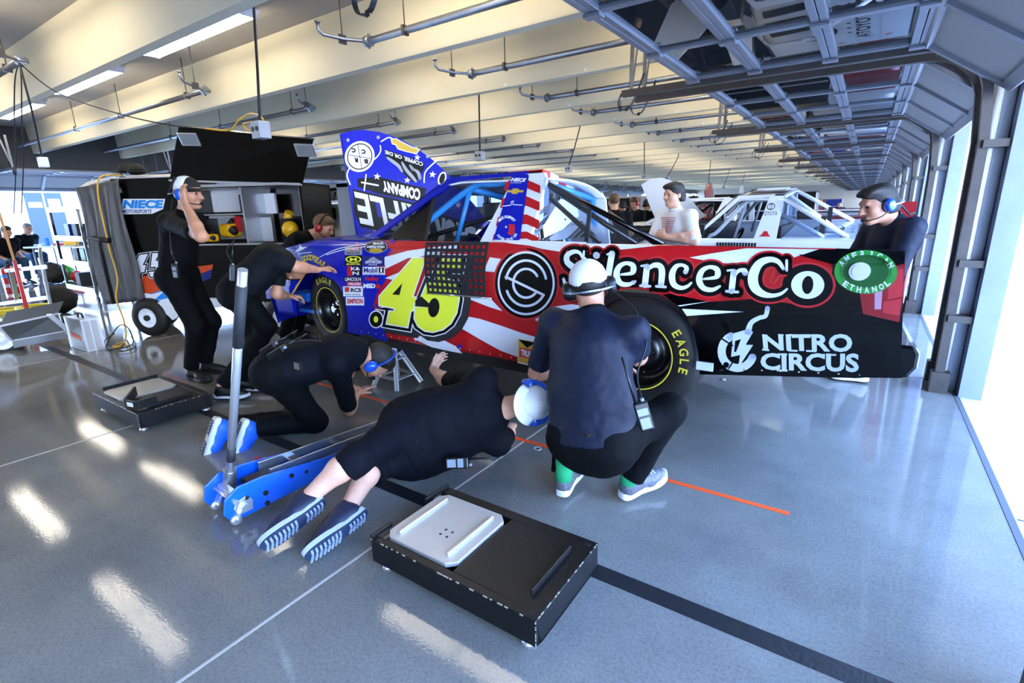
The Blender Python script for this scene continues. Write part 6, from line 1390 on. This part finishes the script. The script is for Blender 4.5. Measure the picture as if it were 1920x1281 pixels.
# side curtain
c00, c01 = kp(146, 353, .0), kp(204, 570, .0); c10, c11 = KT @ V3(uA+.16, -.01, zB_-.01), KT @ V3(uA+.16, -.01, .45)
q = MB(); q.grid(lambda u, v: (c00*(1-u)+c10*u)*(1-v)+(c01*(1-u)+c11*u)*v-kn_*(.03+.035*math.sin(u*20+v*2.5)*(.3+v))+ke*.02*math.sin(v*7+u*3), 44, 24); q.build('side_curtain', m_curt, cart, solid=.006)
q = MB(); q.poly([kp(146, 353), kp(204, 334), kp(325, 330, .0), kp(325, 326, .7), kp(215, 330, .7), kp(165, 340, .7)]); q.build('cover_top', mat('cover_white', 'c9cbce', .6), cart, solid=.02)
q = MB(); q.tube([kp(164, 446, -.1), kp(187, 447, -.12), kp(186, 460, -.12), kp(213, 570, -.1)], .018, 8); q.build('tow_bar', m_black, cart)
q = MB(); q.cyl(kp(178, 447, -.13), kp(205, 452, -.13), .03, n=12); q.build('tow_handle', m_black, cart)
for py in (357, 562): q = MB(); c = kp(213, py, -.02); q.box((ku(c)-.03, -.025, c.z-.03), (ku(c)+.07, 0, c.z+.03), KT); q.build('latch', m_zinc, cart)
# things on top of the cart
def hat_thing(c, f, label):
    r = thing('baseball_cap', label, 'cap', c, 'black caps on top of the tool cart'); f = V3(*f).normalized(); A = (f, f.cross(Z_), Z_); qq = lambda a, b, e: c+(f*a+A[1]*b+Z_*(e-.03)); cap(qq, A, r, m_capb, m_capb, m_capb)
hat_thing(kp(240, 322, .1), (-.5, -.5, .0), 'black cap lying on top of the tool cart, left of the two'); hat_thing(kp(258, 323, .08), (.8, -.2, 0), 'black cap lying on top of the tool cart, right of the two')
c = kp(228, 330, .2); r = thing('plastic_bottle', 'crumpled clear plastic water bottle beside the caps on the cart', 'bottle', c); q = MB(); q.lathe([(.001, -.09), (.03, -.09), (.033, -.05), (.028, -.02), (.033, .01), (.03, .05), (.012, .08), (.012, .1)], Matrix.Translation(c) @ Matrix.Rotation(1.4, 4, 'Y'), 16); q.build('bottle_body', m_clear, r)
# tools on the bench
def lump(name, label, cat, px, py, y, size, m, m2=None):
    c = kp(px, py, y); r = thing(name, label, cat, c); q = MB(); q.box((c.x-size[0]/2, c.y-size[1]/2, c.z-size[2]/2), (c.x+size[0]/2, c.y+size[1]/2, c.z+size[2]/2)); q.build('body', m, r, bevel=min(size)*.25)
    q = MB(); q.cyl((c.x-size[0]*.3, c.y, c.z+size[2]*.2), (c.x+size[0]*.35, c.y, c.z+size[2]*.75), size[2]*.18, n=12); q.ball((c.x+size[0]*.42, c.y-.02, c.z), size[2]*.38, 10); q.build('handle', m2 or m_black, r); return r
m_dw_y = mat('tool_yellow', 'e8b414', .45)
lump('impact_wrench', 'yellow and black impact wrench on the cart bench, behind the standing man', 'power tool', 395, 446, .12, (.22, .1, .09), m_dw_y)
lump('battery_charger', 'yellow job site radio on the cart bench under the shelf', 'charger', 432, 432, .25, (.26, .16, .16), m_dw_y)
lump('oil_jug', 'dark bottle with yellow top hanging at the right end of the cart', 'jug', 541, 430, .2, (.16, .12, .26), m_black, m_dw_y)
c = kp(447, 420, .2); tag(MB().box((c.x-.04, c.y-.02, c.z-.09), (c.x+.04, c.y+.02, c.z+.09)).build('red_holder', m_dred), 'red and white holder hanging under the cart shelf', 'holder')
c = kp(492, 430, .3); tag(MB().box((c.x-.20, c.y, c.z-.14), (c.x+.20, c.y+.01, c.z+.14)).build('paper_sheet', m_dw), 'white paper sheet propped on the cart bench', 'paper')
# cables
def cord(label, P, m, r=.009, name='power_cord', n=8, grp=None):
    q = MB(); q.tube(smooth_pts(P, n), r, 8); o = q.build(name, m); tag(o, label, 'cable', grp); return o
cord('yellow extension cord running down the grey curtain of the tool cart', [kp(232, 330, .1), kp(200, 328, -.02), kp(184, 340, -.1), kp(186, 380, -.11), kp(197, 430, -.12), kp(206, 470, -.12), kp(220, 520, -.12), kp(218, 560, -.12), kp(232, 600, -.12), at(236, 632, z=.02), at(226, 648, z=.02), at(212, 650, z=.02), at(232, 642, z=.02), at(238, 648, z=.02)], m_yel)
cord('black cable tangle on the floor beside the silver case', [at(215, 625, z=.1), at(196, 640, z=.02), at(205, 655, z=.02), at(240, 650, z=.02), at(250, 640, z=.03), at(240, 615, z=.2), at(222, 612, z=.2), at(200, 650, z=.02), at(225, 658, z=.02), at(254, 651, z=.02), at(246, 630, z=.05)], m_cord, .006)
cord('yellow cords looped over the raised lid of the tool cart', [kp(385, 241, -.3), kp(430, 244, -.32), kp(448, 225, -.35), kp(470, 213, -.4), at(492, 222, y=2.62), at(490, 236, y=2.66), at(470, 246, y=2.7), at(456, 233, y=2.7), at(485, 228, y=2.64)], m_yel)
B = at(36, 118, z=3.0)
cord('thin black cable strung from the ceiling pipe to the tool cart lid', [B, at(110, 175, y=2.2), at(240, 218, y=2.4), kp(345, 239, -.3)], m_cord, .006)
for i, (a, b_) in enumerate(((28, 30), (40, 44))): cord('black cable hanging from the ceiling at the far left, %s of two' % ('left' if i == 0 else 'right'), [B, at(a, 150, y=B.y), at(b_-3, 230, y=B.y), at(b_, 300, y=B.y), at(b_-4, 400, y=B.y)], m_cord, .006)
T1, T2 = B, at(80, 300, y=B.y+.1); bx_ = thing('pull_box', 'white outlet box hanging on a rope at the far left', 'outlet box', T2); q = MB(); q.tube([T1, at(58, 200, y=B.y), T2], .01, 6); q.build('drop_rope', m_cord, bx_); q = MB(); q.box((T2.x-.05, T2.y-.04, T2.z-.08), (T2.x+.05, T2.y+.04, T2.z+.03)); q.build('outlet_housing', m_white, bx_, bevel=.006)

# silver case
CA, CB, CC = at(135, 651, z=0), at(166, 661, z=0), at(196, 655, z=0)
case = thing('aluminium_case', 'upright silver aluminium case with orange sticker beside the tool cart wheels', 'case', (CA+CC)/2); ux = (CB-CA); uy = (CC-CB); hgt = .36
q = MB(); q.prism([(0, 0), (1, 0), (1, 1), (0, 1)], lambda a, b_: CA+ux*a+uy*b_+Z_*.01, lambda a, b_: CA+ux*a+uy*b_+Z_*hgt); cs = q.build('case_shell', mat('case_aluminium', 'b4b6ba', .38, .6), case, bevel=.006)
q = MB()
for a, b_ in ((CA, CB), (CB, CC)):
    for z in (.015, hgt-.005): q.bar(a+Z_*z, b_+Z_*z, .012, .02)
for p in (CA, CB, CC): q.bar(p, p+Z_*hgt, .018, .018)
q.bar(CB+uy*.5, CB+uy*.5+Z_*hgt, .03, .006, uy); q.build('case_edging', m_zinc, case)
q = MB(); P = [CA+ux*.5+uy*.5+V3(0, 0, hgt)+ux.normalized()*t+Z_*z for t, z in ((-.07, 0), (-.06, .045), (.06, .045), (.07, 0))]; q.tube(P, .010, 8); q.build('case_handle', m_black, case)
q = MB(); nrm = ux.cross(Z_).normalized(); q.poly([CA+ux*a+nrm*.004+Z_*z for a, z in ((.2, .20), (.75, .17), (.75, .11), (.2, .14))]); q.build('case_sticker', m_orange, None).parent = cs; q = MB(); q.poly([CA+ux*a+nrm*.006+Z_*z for a, z in ((.27, .185), (.68, .165), (.68, .14), (.27, .16))]); q.build('sticker_band', m_dred, None).parent = cs

# hand truck with extinguisher and hoses
ht = thing('hand_truck', 'silver two-wheeled hand truck with white sided tray at the left edge', 'hand truck', at(60, 640, z=0)); y0 = 1.75
q = MB(); W0, W1 = at(-40, 650, y=1.45), at(98, 618, y=1.9)
tray = [at(22, 638, z=.14), at(120, 620, z=.14), at(108, 588, z=.36), at(-2, 612, z=.36)]
q.poly(tray); bk = [at(-30, 600, z=.36), at(0, 612, z=.36), at(98, 595, z=.38), at(112, 585, z=.5), at(0, 600, z=.52)]
q.poly([tray[3], tray[2], tray[2]+V3(.0, .0, .12)+V3(-.1, .1, 0), tray[3]+V3(-.1, .1, .12)]); q.poly([tray[0]+Z_*-.09, tray[1]+Z_*-.09, tray[1], tray[0]]); q.build('tray', mat('tray_aluminium', '8d9298', .4, .7), ht, solid=.01)
q = MB()
for a, b_ in zip(tray, tray[1:]+tray[:1]): q.bar(a, b_, .02, .02)
q.bar(at(92, 590, z=.4), at(126, 618, z=.17), .05, .02); q.build('tray_rim', m_tw, ht)
q = MB(); q.tube(smooth_pts([at(100, 592, y=1.95), at(92, 560, y=1.95), at(82, 512, y=1.95), at(76, 480, y=1.95), at(75, 462, y=1.92)], 4), .018, 10); q.tube([at(-30, 592, y=1.9), at(-30, 470, y=1.9)], .018, 10); q.build('upright_tube', m_zinc, ht)
q = MB()
for py0, py1 in ((510, 500), (572, 558)): q.bar(at(-30, py0+2, y=1.94), at(88, py1, y=1.94), .012, .05)
q.bar(at(20, 506, y=1.95), at(33, 565, y=1.95), .05, .01); q.build('cross_bar', mat('bar_aluminium', 'a7abb0', .35, .8), ht)
for c, r_, rim in ((at(4, 637, y=1.30), .20, m_tw), (at(127, 620, y=1.98), .17, m_tw)):
    R_ = Matrix.Translation(c) @ Matrix.Rotation(PI/2, 4, 'Y') @ Matrix.Rotation(.35, 4, 'X'); q = MB(); q.lathe([(r_*.55, -.04), (r_*.9, -.045), (r_, -.02), (r_, .02), (r_*.9, .045), (r_*.55, .04)], R_, 32); q.build('truck_tyre', m_tyre, ht); q = MB(); q.lathe([(r_*.56, .03), (r_*.5, .02), (.04, .025), (.03, .05), (.0001, .05)], R_, 24); q.lathe([(r_*.56, -.03), (r_*.5, -.02), (.04, -.025), (.03, -.05), (.0001, -.05)], R_, 24); q.build('truck_wheel', rim, ht)
for px, py, t in ((14, 592, 'coiled flat yellow hose on the hand truck, left of the two'), (68, 588, 'coiled yellow hose reel with white rim on the hand truck, right of the two')):
    c = at(px, py, y=2.0); r = thing('hose_coil', t, 'hose', c, 'yellow hose coils on the hand truck'); q = MB()
    for k in range(5): q.lathe([(.14, -.018), (.20, -.02), (.208, 0), (.20, .02), (.14, .018), (.14, -.018)], Matrix.Translation(c+V3(0, 0, -.03+.032*k)), 36)
    q.build('hose', mat('hose_yellow', 'e6d324', .4), r); q = MB(); q.lathe([(.12, -.03), (.19, -.03), (.19, -.022), (.12, -.022)], Matrix.Translation(c+V3(0, 0, .10)), 36); q.build('reel_flange', m_tw if px > 40 else m_yel, r)
# extinguisher
EC = at(22, 525, y=2.0); ex = thing('fire_extinguisher', 'red fire extinguisher standing on the hand truck', 'fire extinguisher', EC); q = MB(); R_ = Matrix.Translation(EC)
q.lathe([(.001, -.28), (.10, -.28), (.105, -.26), (.105, .12), (.085, .17), (.03, .20), (.001, .20)], R_, 28); q.build('cylinder', mat('extinguisher_red', 'b01822', .3, coat=.5), ex)
for z in (-.10, -.25): q = MB(); q.lathe([(.107, z), (.107, z+.05)], R_, 28); q.build('strap_band', m_zinc, ex)
q = MB(); q.lathe([(.1065, .04), (.1065, .09)], R_, 16, -2.4, -.6); q.build('blue_tag', m_lblue, ex); q = MB(); q.cyl(EC+Z_*.2, EC+Z_*.25, .025, n=12); q.bar(EC+Z_*.25, EC+V3(.12, -.02, .28), .03, .012); q.build('valve', m_black, ex)
q = MB(); q.tube(smooth_pts([EC+Z_*.23, EC+V3(.16, -.05, .2), EC+V3(.2, -.06, -.05), EC+V3(.26, -.06, -.25)], 6), .012, 8); q.build('discharge_hose', m_black, ex)
# push broom
A0, A1, A2, A3 = at(-6, 385, y=2.05), at(27, 490, y=1.93), at(55, 598, y=1.80), at(63, 622, y=1.76)
br = thing('push_broom', 'wooden handled push broom with red and blue lower shaft leaning in the hand truck', 'broom', A3); q = MB(); q.tube([A0, A1], .016, 10); q.build('wooden_handle', mat('broom_wood', 'b98a58', .6, var=.15), br)
q = MB(); q.tube([A1, A2], .022, 10); q.build('red_shaft', m_dred, br); q = MB(); q.tube([A2, A3], .026, 10); q.build('blue_ferrule', m_navy, br)
q = MB(); q.tube([at(25, 628, y=1.72), at(40, 608, y=1.78), at(57, 603, y=1.8), at(80, 605, y=1.8), at(100, 614, y=1.78)], .008, 8); q.build('brace', m_black, br)
q = MB(); q.bar(at(26, 628, y=1.70), at(103, 614, y=1.80), .06, .035); q.build('broom_head', mat('broom_block', 'c87a55', .6), br); q = MB(); q.bar(at(26, 633, y=1.70), at(103, 619, y=1.80), .05, .05); q.build('bristles', mat('bristle_red', '8d1f22', .9), br)['kind'] = 'stuff'

# tall shelf trolley behind, work table with seated men
S0 = at(152, 555, z=0)
sh_ = thing('shelf_trolley', 'tall black and white shelving trolley on casters left of the tool cart', 'trolley', at(160, 560, z=0))
yy = at(160, 562, z=0).y; xa, xb = at(145, 560, y=yy).x-.35, at(186, 560, y=yy).x-.05; ztop = at(140, 392, y=yy).z
q = MB()
for x in (xa, xb):
    for dy in (0, .5): q.box((x-.02, yy+dy-.02, .12), (x+.02, yy+dy+.02, ztop))
q.build('trolley_post', m_ck, sh_)
for z in (.16, .62, 1.05, ztop-.04):
    q = MB(); q.box((xa, yy-.02, z), (xb, yy+.52, z+.03)); q.box((xa, yy-.025, z), (xb, yy-.02, z+.09)); q.build('trolley_shelf', m_tw, sh_)
for x in (xa, xb):
    for dy in (0, .5): q = MB(); q.cyl((x, yy+dy-.015, .055), (x, yy+dy+.015, .055), .055, n=20); q.bar((x, yy+dy, .06), (x, yy+dy, .13), .02, .035); q.build('caster', m_black, sh_)
for z, dx, m in ((.19, .15, m_black), (.65, .35, m_black), (1.08, .2, m_navy), (1.08, .6, m_black), (.65, .7, m_dgreen)):
    tag(MB().box((xa+dx, yy+.1, z+.002), (xa+dx+.22, yy+.4, z+.26)).build('storage_bin', m), {(.19, .15): 'black bin on the bottom shelf of the trolley', (.65, .35): 'black bin on the second shelf of the trolley', (1.08, .2): 'navy bin on the upper shelf of the trolley', (1.08, .6): 'black bin on the upper shelf of the trolley', (.65, .7): 'dark green bin on the second shelf of the trolley'}[(z, dx)], 'bin', 'bins on the shelf trolley')
TA = at(45, 472, d=12.2); TB = at(140, 466, d=12.2); th = .76
TA.z = TB.z = th; tb = thing('work_table', 'long white folding table with tools in front of the bright left door', 'table', V3((TA.x+TB.x)/2, TA.y, 0)); dv = (TB-TA).normalized(); pv = Vector((-dv.y, dv.x, 0))
q = MB(); q.prism([(0, 0), ((TB-TA).length, 0), ((TB-TA).length, .75), (0, .75)], lambda a, b_: TA+dv*a+pv*b_, lambda a, b_: TA+dv*a+pv*b_+Z_*.04); q.build('table_top', m_tw, tb)
for a in (.15, (TB-TA).length-.15):
    for b_ in (.08, .67): q = MB(); p = TA+dv*a+pv*b_; q.cyl((p.x, p.y, 0), (p.x, p.y, th), .016, n=10); q.build('leg', m_steel, tb)
tl_ = [('yellow and black tool box on the table', .95, .32, .16, .16, m_dw_y), ('black equipment case on the table', 1.35, .34, .2, .14, m_black), ('small blue bottle on the table beside the seated men', .35, .08, .08, .2, m_lblue), ('red rag heap on the table', .62, .2, .16, .06, m_dred), ('grey tray on the table', .15, .16, .2, .04, m_shelf)]
for t, a, w_, dp, hh, m in tl_:
    p = TA+dv*a+pv*.3+Z_*.042; q = MB(); q.prism([(-w_/2, -dp/2), (w_/2, -dp/2), (w_/2*.9, dp/2), (-w_/2*.9, dp/2)], lambda x, y: p+dv*x+pv*y, lambda x, y: p+dv*x*.9+pv*y*.9+Z_*hh); tag(q.build(t.split(' on')[0].replace(' ', '_').replace('small_', ''), m, bevel=.01), t, 'table item')
for px, py, t, m, s_ in ((128, 515, 'bright green bag on the floor under the table', mat('bag_green', '35b52a', .6), .22), (105, 520, 'black gear bag on the floor under the table', m_black, .30), (148, 518, 'red bag on the floor beside the green bag', m_dred, .16), (120, 575, 'black plastic bag heap on the floor by the hand truck', m_capb, .26)):
    c = at(px, py+12, z=0); c.z = s_*.8; S = SDF(.02); S.ell(c, (V3(1, 0, 0), V3(0, 1, 0), Z_), (s_, s_*.8, s_*.75), .05); S.ell(c+V3(.1, -.05, .05), (V3(1, 0, 0), V3(0, 1, 0), Z_), (s_*.6, s_*.6, s_*.7), .08); o = S.build('gear_bag', m, None, 1, disp=.06); tag(o, t, 'bag')

# ================================================================== more trucks
# the white truck leans toward the near bay
def I2(x, y, z): return (-.80+(x+1.76)*.58, y+3.52, z-.175+.082*(y-2.7))
t2 = thing('race_truck', 'white race pickup with black roof stripes in the next bay', 'race truck', (-1.2, 7.1, 0))
n2, f2, dk2 = shell(t2, I2, [m_tw], m_tw, m_tw, m_tw, m_tw, m_tw)
cab_frame(t2, I2, m_tw, m_tw, glass_mat('windshield_glass2', '4c525a', .05, 1.5), mat('cage_grey', 'a9b2bd', .35))
for x in (-1.0, -3.91):
    for y, i in ((2.715, 1), (4.48, -1)): wheel('w', x, .49, y, t2, lambda a, b_, c: (-.80+(a+1.76)*.58, b_+3.52, c-.14), i)
def roof_marks(TT, root):
    for t in (.18, .42, .66):
        q = MB(); V = lambda u, v: TT(-2.60+u*.84, SY+.93+(-1+2*v)*.62, 1.668-.035*(-1+2*v)**2-.03*max(0, (.25-u)/.25)**2-.015*u)
        q.grid(lambda u, v: V(.04+.92*u, t-.06+.13*v), 6, 2); q.build('roof_stripe', m_ink, root)
roof_marks(I2, t2)
q = MB()
for a, b_ in (((-1.76, 2.98, 1.62), (-.62, 2.86, 1.22)), ((-1.76, 4.2, 1.62), (-.62, 4.3, 1.22)), ((-1.76, 2.95, 1.45), (-1.0, 2.86, 1.22)), ((-1.76, 3.6, 1.6), (-.9, 3.6, 1.22))): q.tube([I2(*a), I2(*b_)], .024, 8)
q.build('cab_brace', m_tw, t2)
q = MB(); q.poly([I2(-1.75, 2.96, 1.60), I2(-.66, 2.86, 1.225), I2(-1.74, 2.80, 1.225)]); q.poly([I2(-1.74, 2.9, 1.6), I2(-1.74, 4.25, 1.6), I2(-1.74, 4.4, 1.22), I2(-1.74, 2.8, 1.22)]); q.build('side_glass', m_clear, t2)
q = MB()
for i in range(14):
    x = -2.75+i*.052; q.bar(I2(x, 2.64, 1.18), I2(x, 2.62, .96), .022, .004, (0, 1, 0))
for j in range(5): q.bar(I2(-2.77, 2.635, 1.17-.05*j), I2(-2.05, 2.635, 1.17-.05*j), .004, .022, (0, 1, 0))
q.build('window_net', m_net, t2)
# its marks
dt = Decal(lambda a, b_, l: I2(a, ys(b_)-l-.002, b_)); ellipse(dt, -3.3, 1.12, .14, .065, m_gold2, 2); ellipse(dt, -3.3, 1.12, .12, .05, m_navy, 3); dt.text('NASCAR', [(-3.39, 1.10), (-3.21, 1.10), (-3.21, 1.14), (-3.39, 1.14)], m_dw, 4); ellipse(dt, -3.62, 1.06, .09, .05, m_orange, 2); dt.build('side_stickers', None).parent = n2
dt = Decal(lambda a, b_, l: I2(a, yc(b_)-l-.014, b_)); dt.text('TOYOTA', [(-2.06, 1.45), (-1.80, 1.45), (-1.80, 1.49), (-2.06, 1.49)], m_ink, 2); ellipse(dt, -1.93, 1.54, .07, .035, m_ink, 2); ellipse(dt, -1.93, 1.54, .058, .026, m_tw, 3); ellipse(dt, -1.93, 1.54, .02, .03, m_ink, 4); ellipse(dt, -1.93, 1.54, .012, .022, m_tw, 5); dt.loops([[(-2.05, 1.235), (-1.85, 1.235), (-1.89, 1.26), (-1.92, 1.29), (-1.98, 1.29), (-2.0, 1.26)]], m_dred, 2); dt.build('pillar_stickers', None).parent = n2
def bed_marks(TT, dk):
    dt = Decal(lambda a, b_, l: TT(a, b_, 1.222+l))
    dt.text('TOYOTA', [(-.32, 2.95), (-.32, 4.15), (-.50, 4.15), (-.50, 2.95)], m_ink, 2, .02)
    for y in (3.25, 3.5, 3.75): ellipse(dt, -.58, y, .03, .03, m_ink, 2)
    for rx, m, l in (((.26, .36), m_ink, 2), ((.22, .31), m_tw, 3), ((.10, .30), m_ink, 4), ((.07, .26), m_tw, 5), ((.22, .12), m_ink, 5.5), ((.18, .08), m_tw, 6)): ellipse(dt, -.98, 3.55, rx[0], rx[1], m, l)
    for x, y in ((-.7, 2.9), (-.7, 4.3), (-.1, 2.95), (-.1, 4.2)): ellipse(dt, x, y, .05, .03, m_dred, 2)
    dt.stroke([(-.2, 2.75), (-.2, 4.4)], .006, m_grey, 2); dt.build('bed_graphics', None).parent = dk
bed_marks(I2, dk2)
q = MB()
for y in (3.0, 4.05): q.bar(I2(-1.05, y, 1.23), I2(-1.05, y, 1.42), .02, .05); q.bar(I2(-1.1, y, 1.235), I2(-1.0, y, 1.235), .05, .015)
q.build('brace_bracket', m_black, t2)
# its raised hood
HW = [at(*p, y=7.0) for p in ((1206, 347), (1222, 336), (1240, 333), (1256, 338), (1290, 372), (1318, 405), (1290, 425), (1255, 440), (1238, 430))]
q = MB(); q.prism([(p.x, p.z) for p in HW], lambda a, b_: (a, 7.0+(a+2.2)*.2, b_), lambda a, b_: (a, 7.03+(a+2.2)*.2, b_)); o = q.build('hood', m_tw, t2)
# further trucks down the row
m_t3 = mat('truck_dark', '0c0d10', .3, coat=.4); m_t4 = mat('truck_silver', '9aa0a8', .3, coat=.4); m_t5 = mat('truck_maroon', '701a20', .3, coat=.4)
cols = [(m_t3, m_tb, 'black race pickup with white Beechcraft lettering beyond the white truck'), (m_t5, m_t3, 'dark red race pickup in the fourth bay'), (m_t4, m_t3, 'silver race pickup in the fifth bay'), (m_t3, m_blue, 'black race pickup far down the row'), (m_tw, m_t3, 'white race pickup far down the row'), (m_t5, m_tb, 'dark red race pickup near the far wall')]
for i, (ma, mb_, t) in enumerate(cols):
    off = 6.05+(1.1 if i else 0)+3.37*i; T3 = lambda x, y, z, off=off, i=i: (x+.02, y+off, z-.14)
    r3 = thing('race_truck', t, 'race truck', (-1.2, 3.6+off, 0)); n3, _, d3 = shell(r3, T3, [ma], m_tw if i == 0 else ma, ma, ma, m_tw if i == 0 else ma, m_tw if i == 0 else mb_)
    if i == 0: bed_marks(T3, d3); roof_marks(T3, r3)  # white top and its marks are made up, to mirror in the door glass
    cab_frame(r3, T3, m_tw if i == 0 else ma, m_tw if i == 0 else ma, glass_mat('windshield_glass2'), m_under)
    for x in (-1.0, -3.91):
        for y, j in ((2.715, 1), (4.48, -1)): wheel('w', x, .49, y, r3, T3, j)
    if i == 0:
        dt = Decal(lambda a, b_, l: T3(a, ys(b_)-l-.002, b_)); dt.text('Beechcraft', [(-1.5, 1.04), (-.1, 1.04), (-.1, 1.19), (-1.5, 1.19)], m_dw, 2, .03); ellipse(dt, .0, 1.13, .09, .06, m_green, 2); dt.build('side_lettering', None).parent = n3
    if i in (1, 2, 3):
        q = MB(); q.grid(lambda u, v: T3(-3.3-.12*v*(i % 2)-.1*u, 2.95+1.3*u, 1.25+.85*v*(1-.3*(2*u-1)**2)), 8, 6); q.build('hood', ma, r3, solid=.02)
# tool carts of the other teams along the row, in the dark distance
for i, (x, y, w_, h_, m, t) in enumerate(((-6.6, 8.6, 1.2, 1.55, m_ck, 'black tool cart beyond the raised blue hood'), (-5.9, 11.6, 1.3, 1.6, m_ck, 'black tool cart behind the distant crew'), (-2.9, 12.3, 2.0, 1.62, m_ck, 'long black cart behind the white truck windshield'), (-6.8, 15.0, 1.4, 1.7, m_t4, 'grey tool cart far down the hall'), (-6.9, 19.5, 1.6, 1.7, m_ck, 'black tool cart deep in the hall'), (-6.9, 24, 1.6, 1.6, m_t5, 'dark red tool cart deep in the hall'), (-10.5, 9.5, 1.6, 1.5, m_t4, 'grey cart left of the tool cart lid'), (-11.5, 14.5, 1.6, 1.5, m_ck, 'black cart near the left doors'), (-2.6, 30, .7, 1.5, m_dred, 'red cabinet near the far wall'), (-1.8, 30, .7, 1.5, m_navy, 'blue cabinet near the far wall beside the red one'))):
    r = thing('tool_cart', t, 'tool cart', (x, y, 0)); q = MB(); q.box((x, y, .25), (x+w_, y+.7, h_)); q.build('cabinet', m, r, bevel=.02)
    q = MB()
    for k in range(4): q.box((x+.05, y-.012, .4+.3*k*(h_-.5)/1.2), (x+w_-.05, y, .4+.3*k*(h_-.5)/1.2+.02))
    q.build('drawer_gap', m_zinc, r)
    for dx in (.12, w_-.12): q = MB(); q.cyl((x+dx, y+.05, .12), (x+dx, y+.13, .12), .12, n=16); q.cyl((x+dx, y+.57, .12), (x+dx, y+.65, .12), .12, n=16); q.build('cart_wheel', m_black, r)
# leaning poles by the piers on the right
for k, (px, m) in enumerate(((1660, m_tw), (1668, m_zinc), (1690, m_tw), (1708, m_tw))):
    a = at(px-4, 470, y=5.7); b_ = at(px+14, 425, y=5.95); a.z = .02; tag(MB().cyl(a, b_, .012, n=8).build('support_pole', m), 'pale pole leaning behind the heavy man, %s of four' % ['first', 'second', 'third', 'fourth'][k], 'pole', 'leaning poles by the pier')
c = at(1706, 400, y=6.5); P = [at(1704, 378, y=5.85), at(1690, 470, y=5.8)]; q = MB(); q.bar(P[0], V3(P[1].x, P[1].y, .02), .12, .03, (0, 1, 0)); tag(q.build('red_flag_pole', m_dred), 'red strip of folded banner standing behind the heavy man', 'banner')
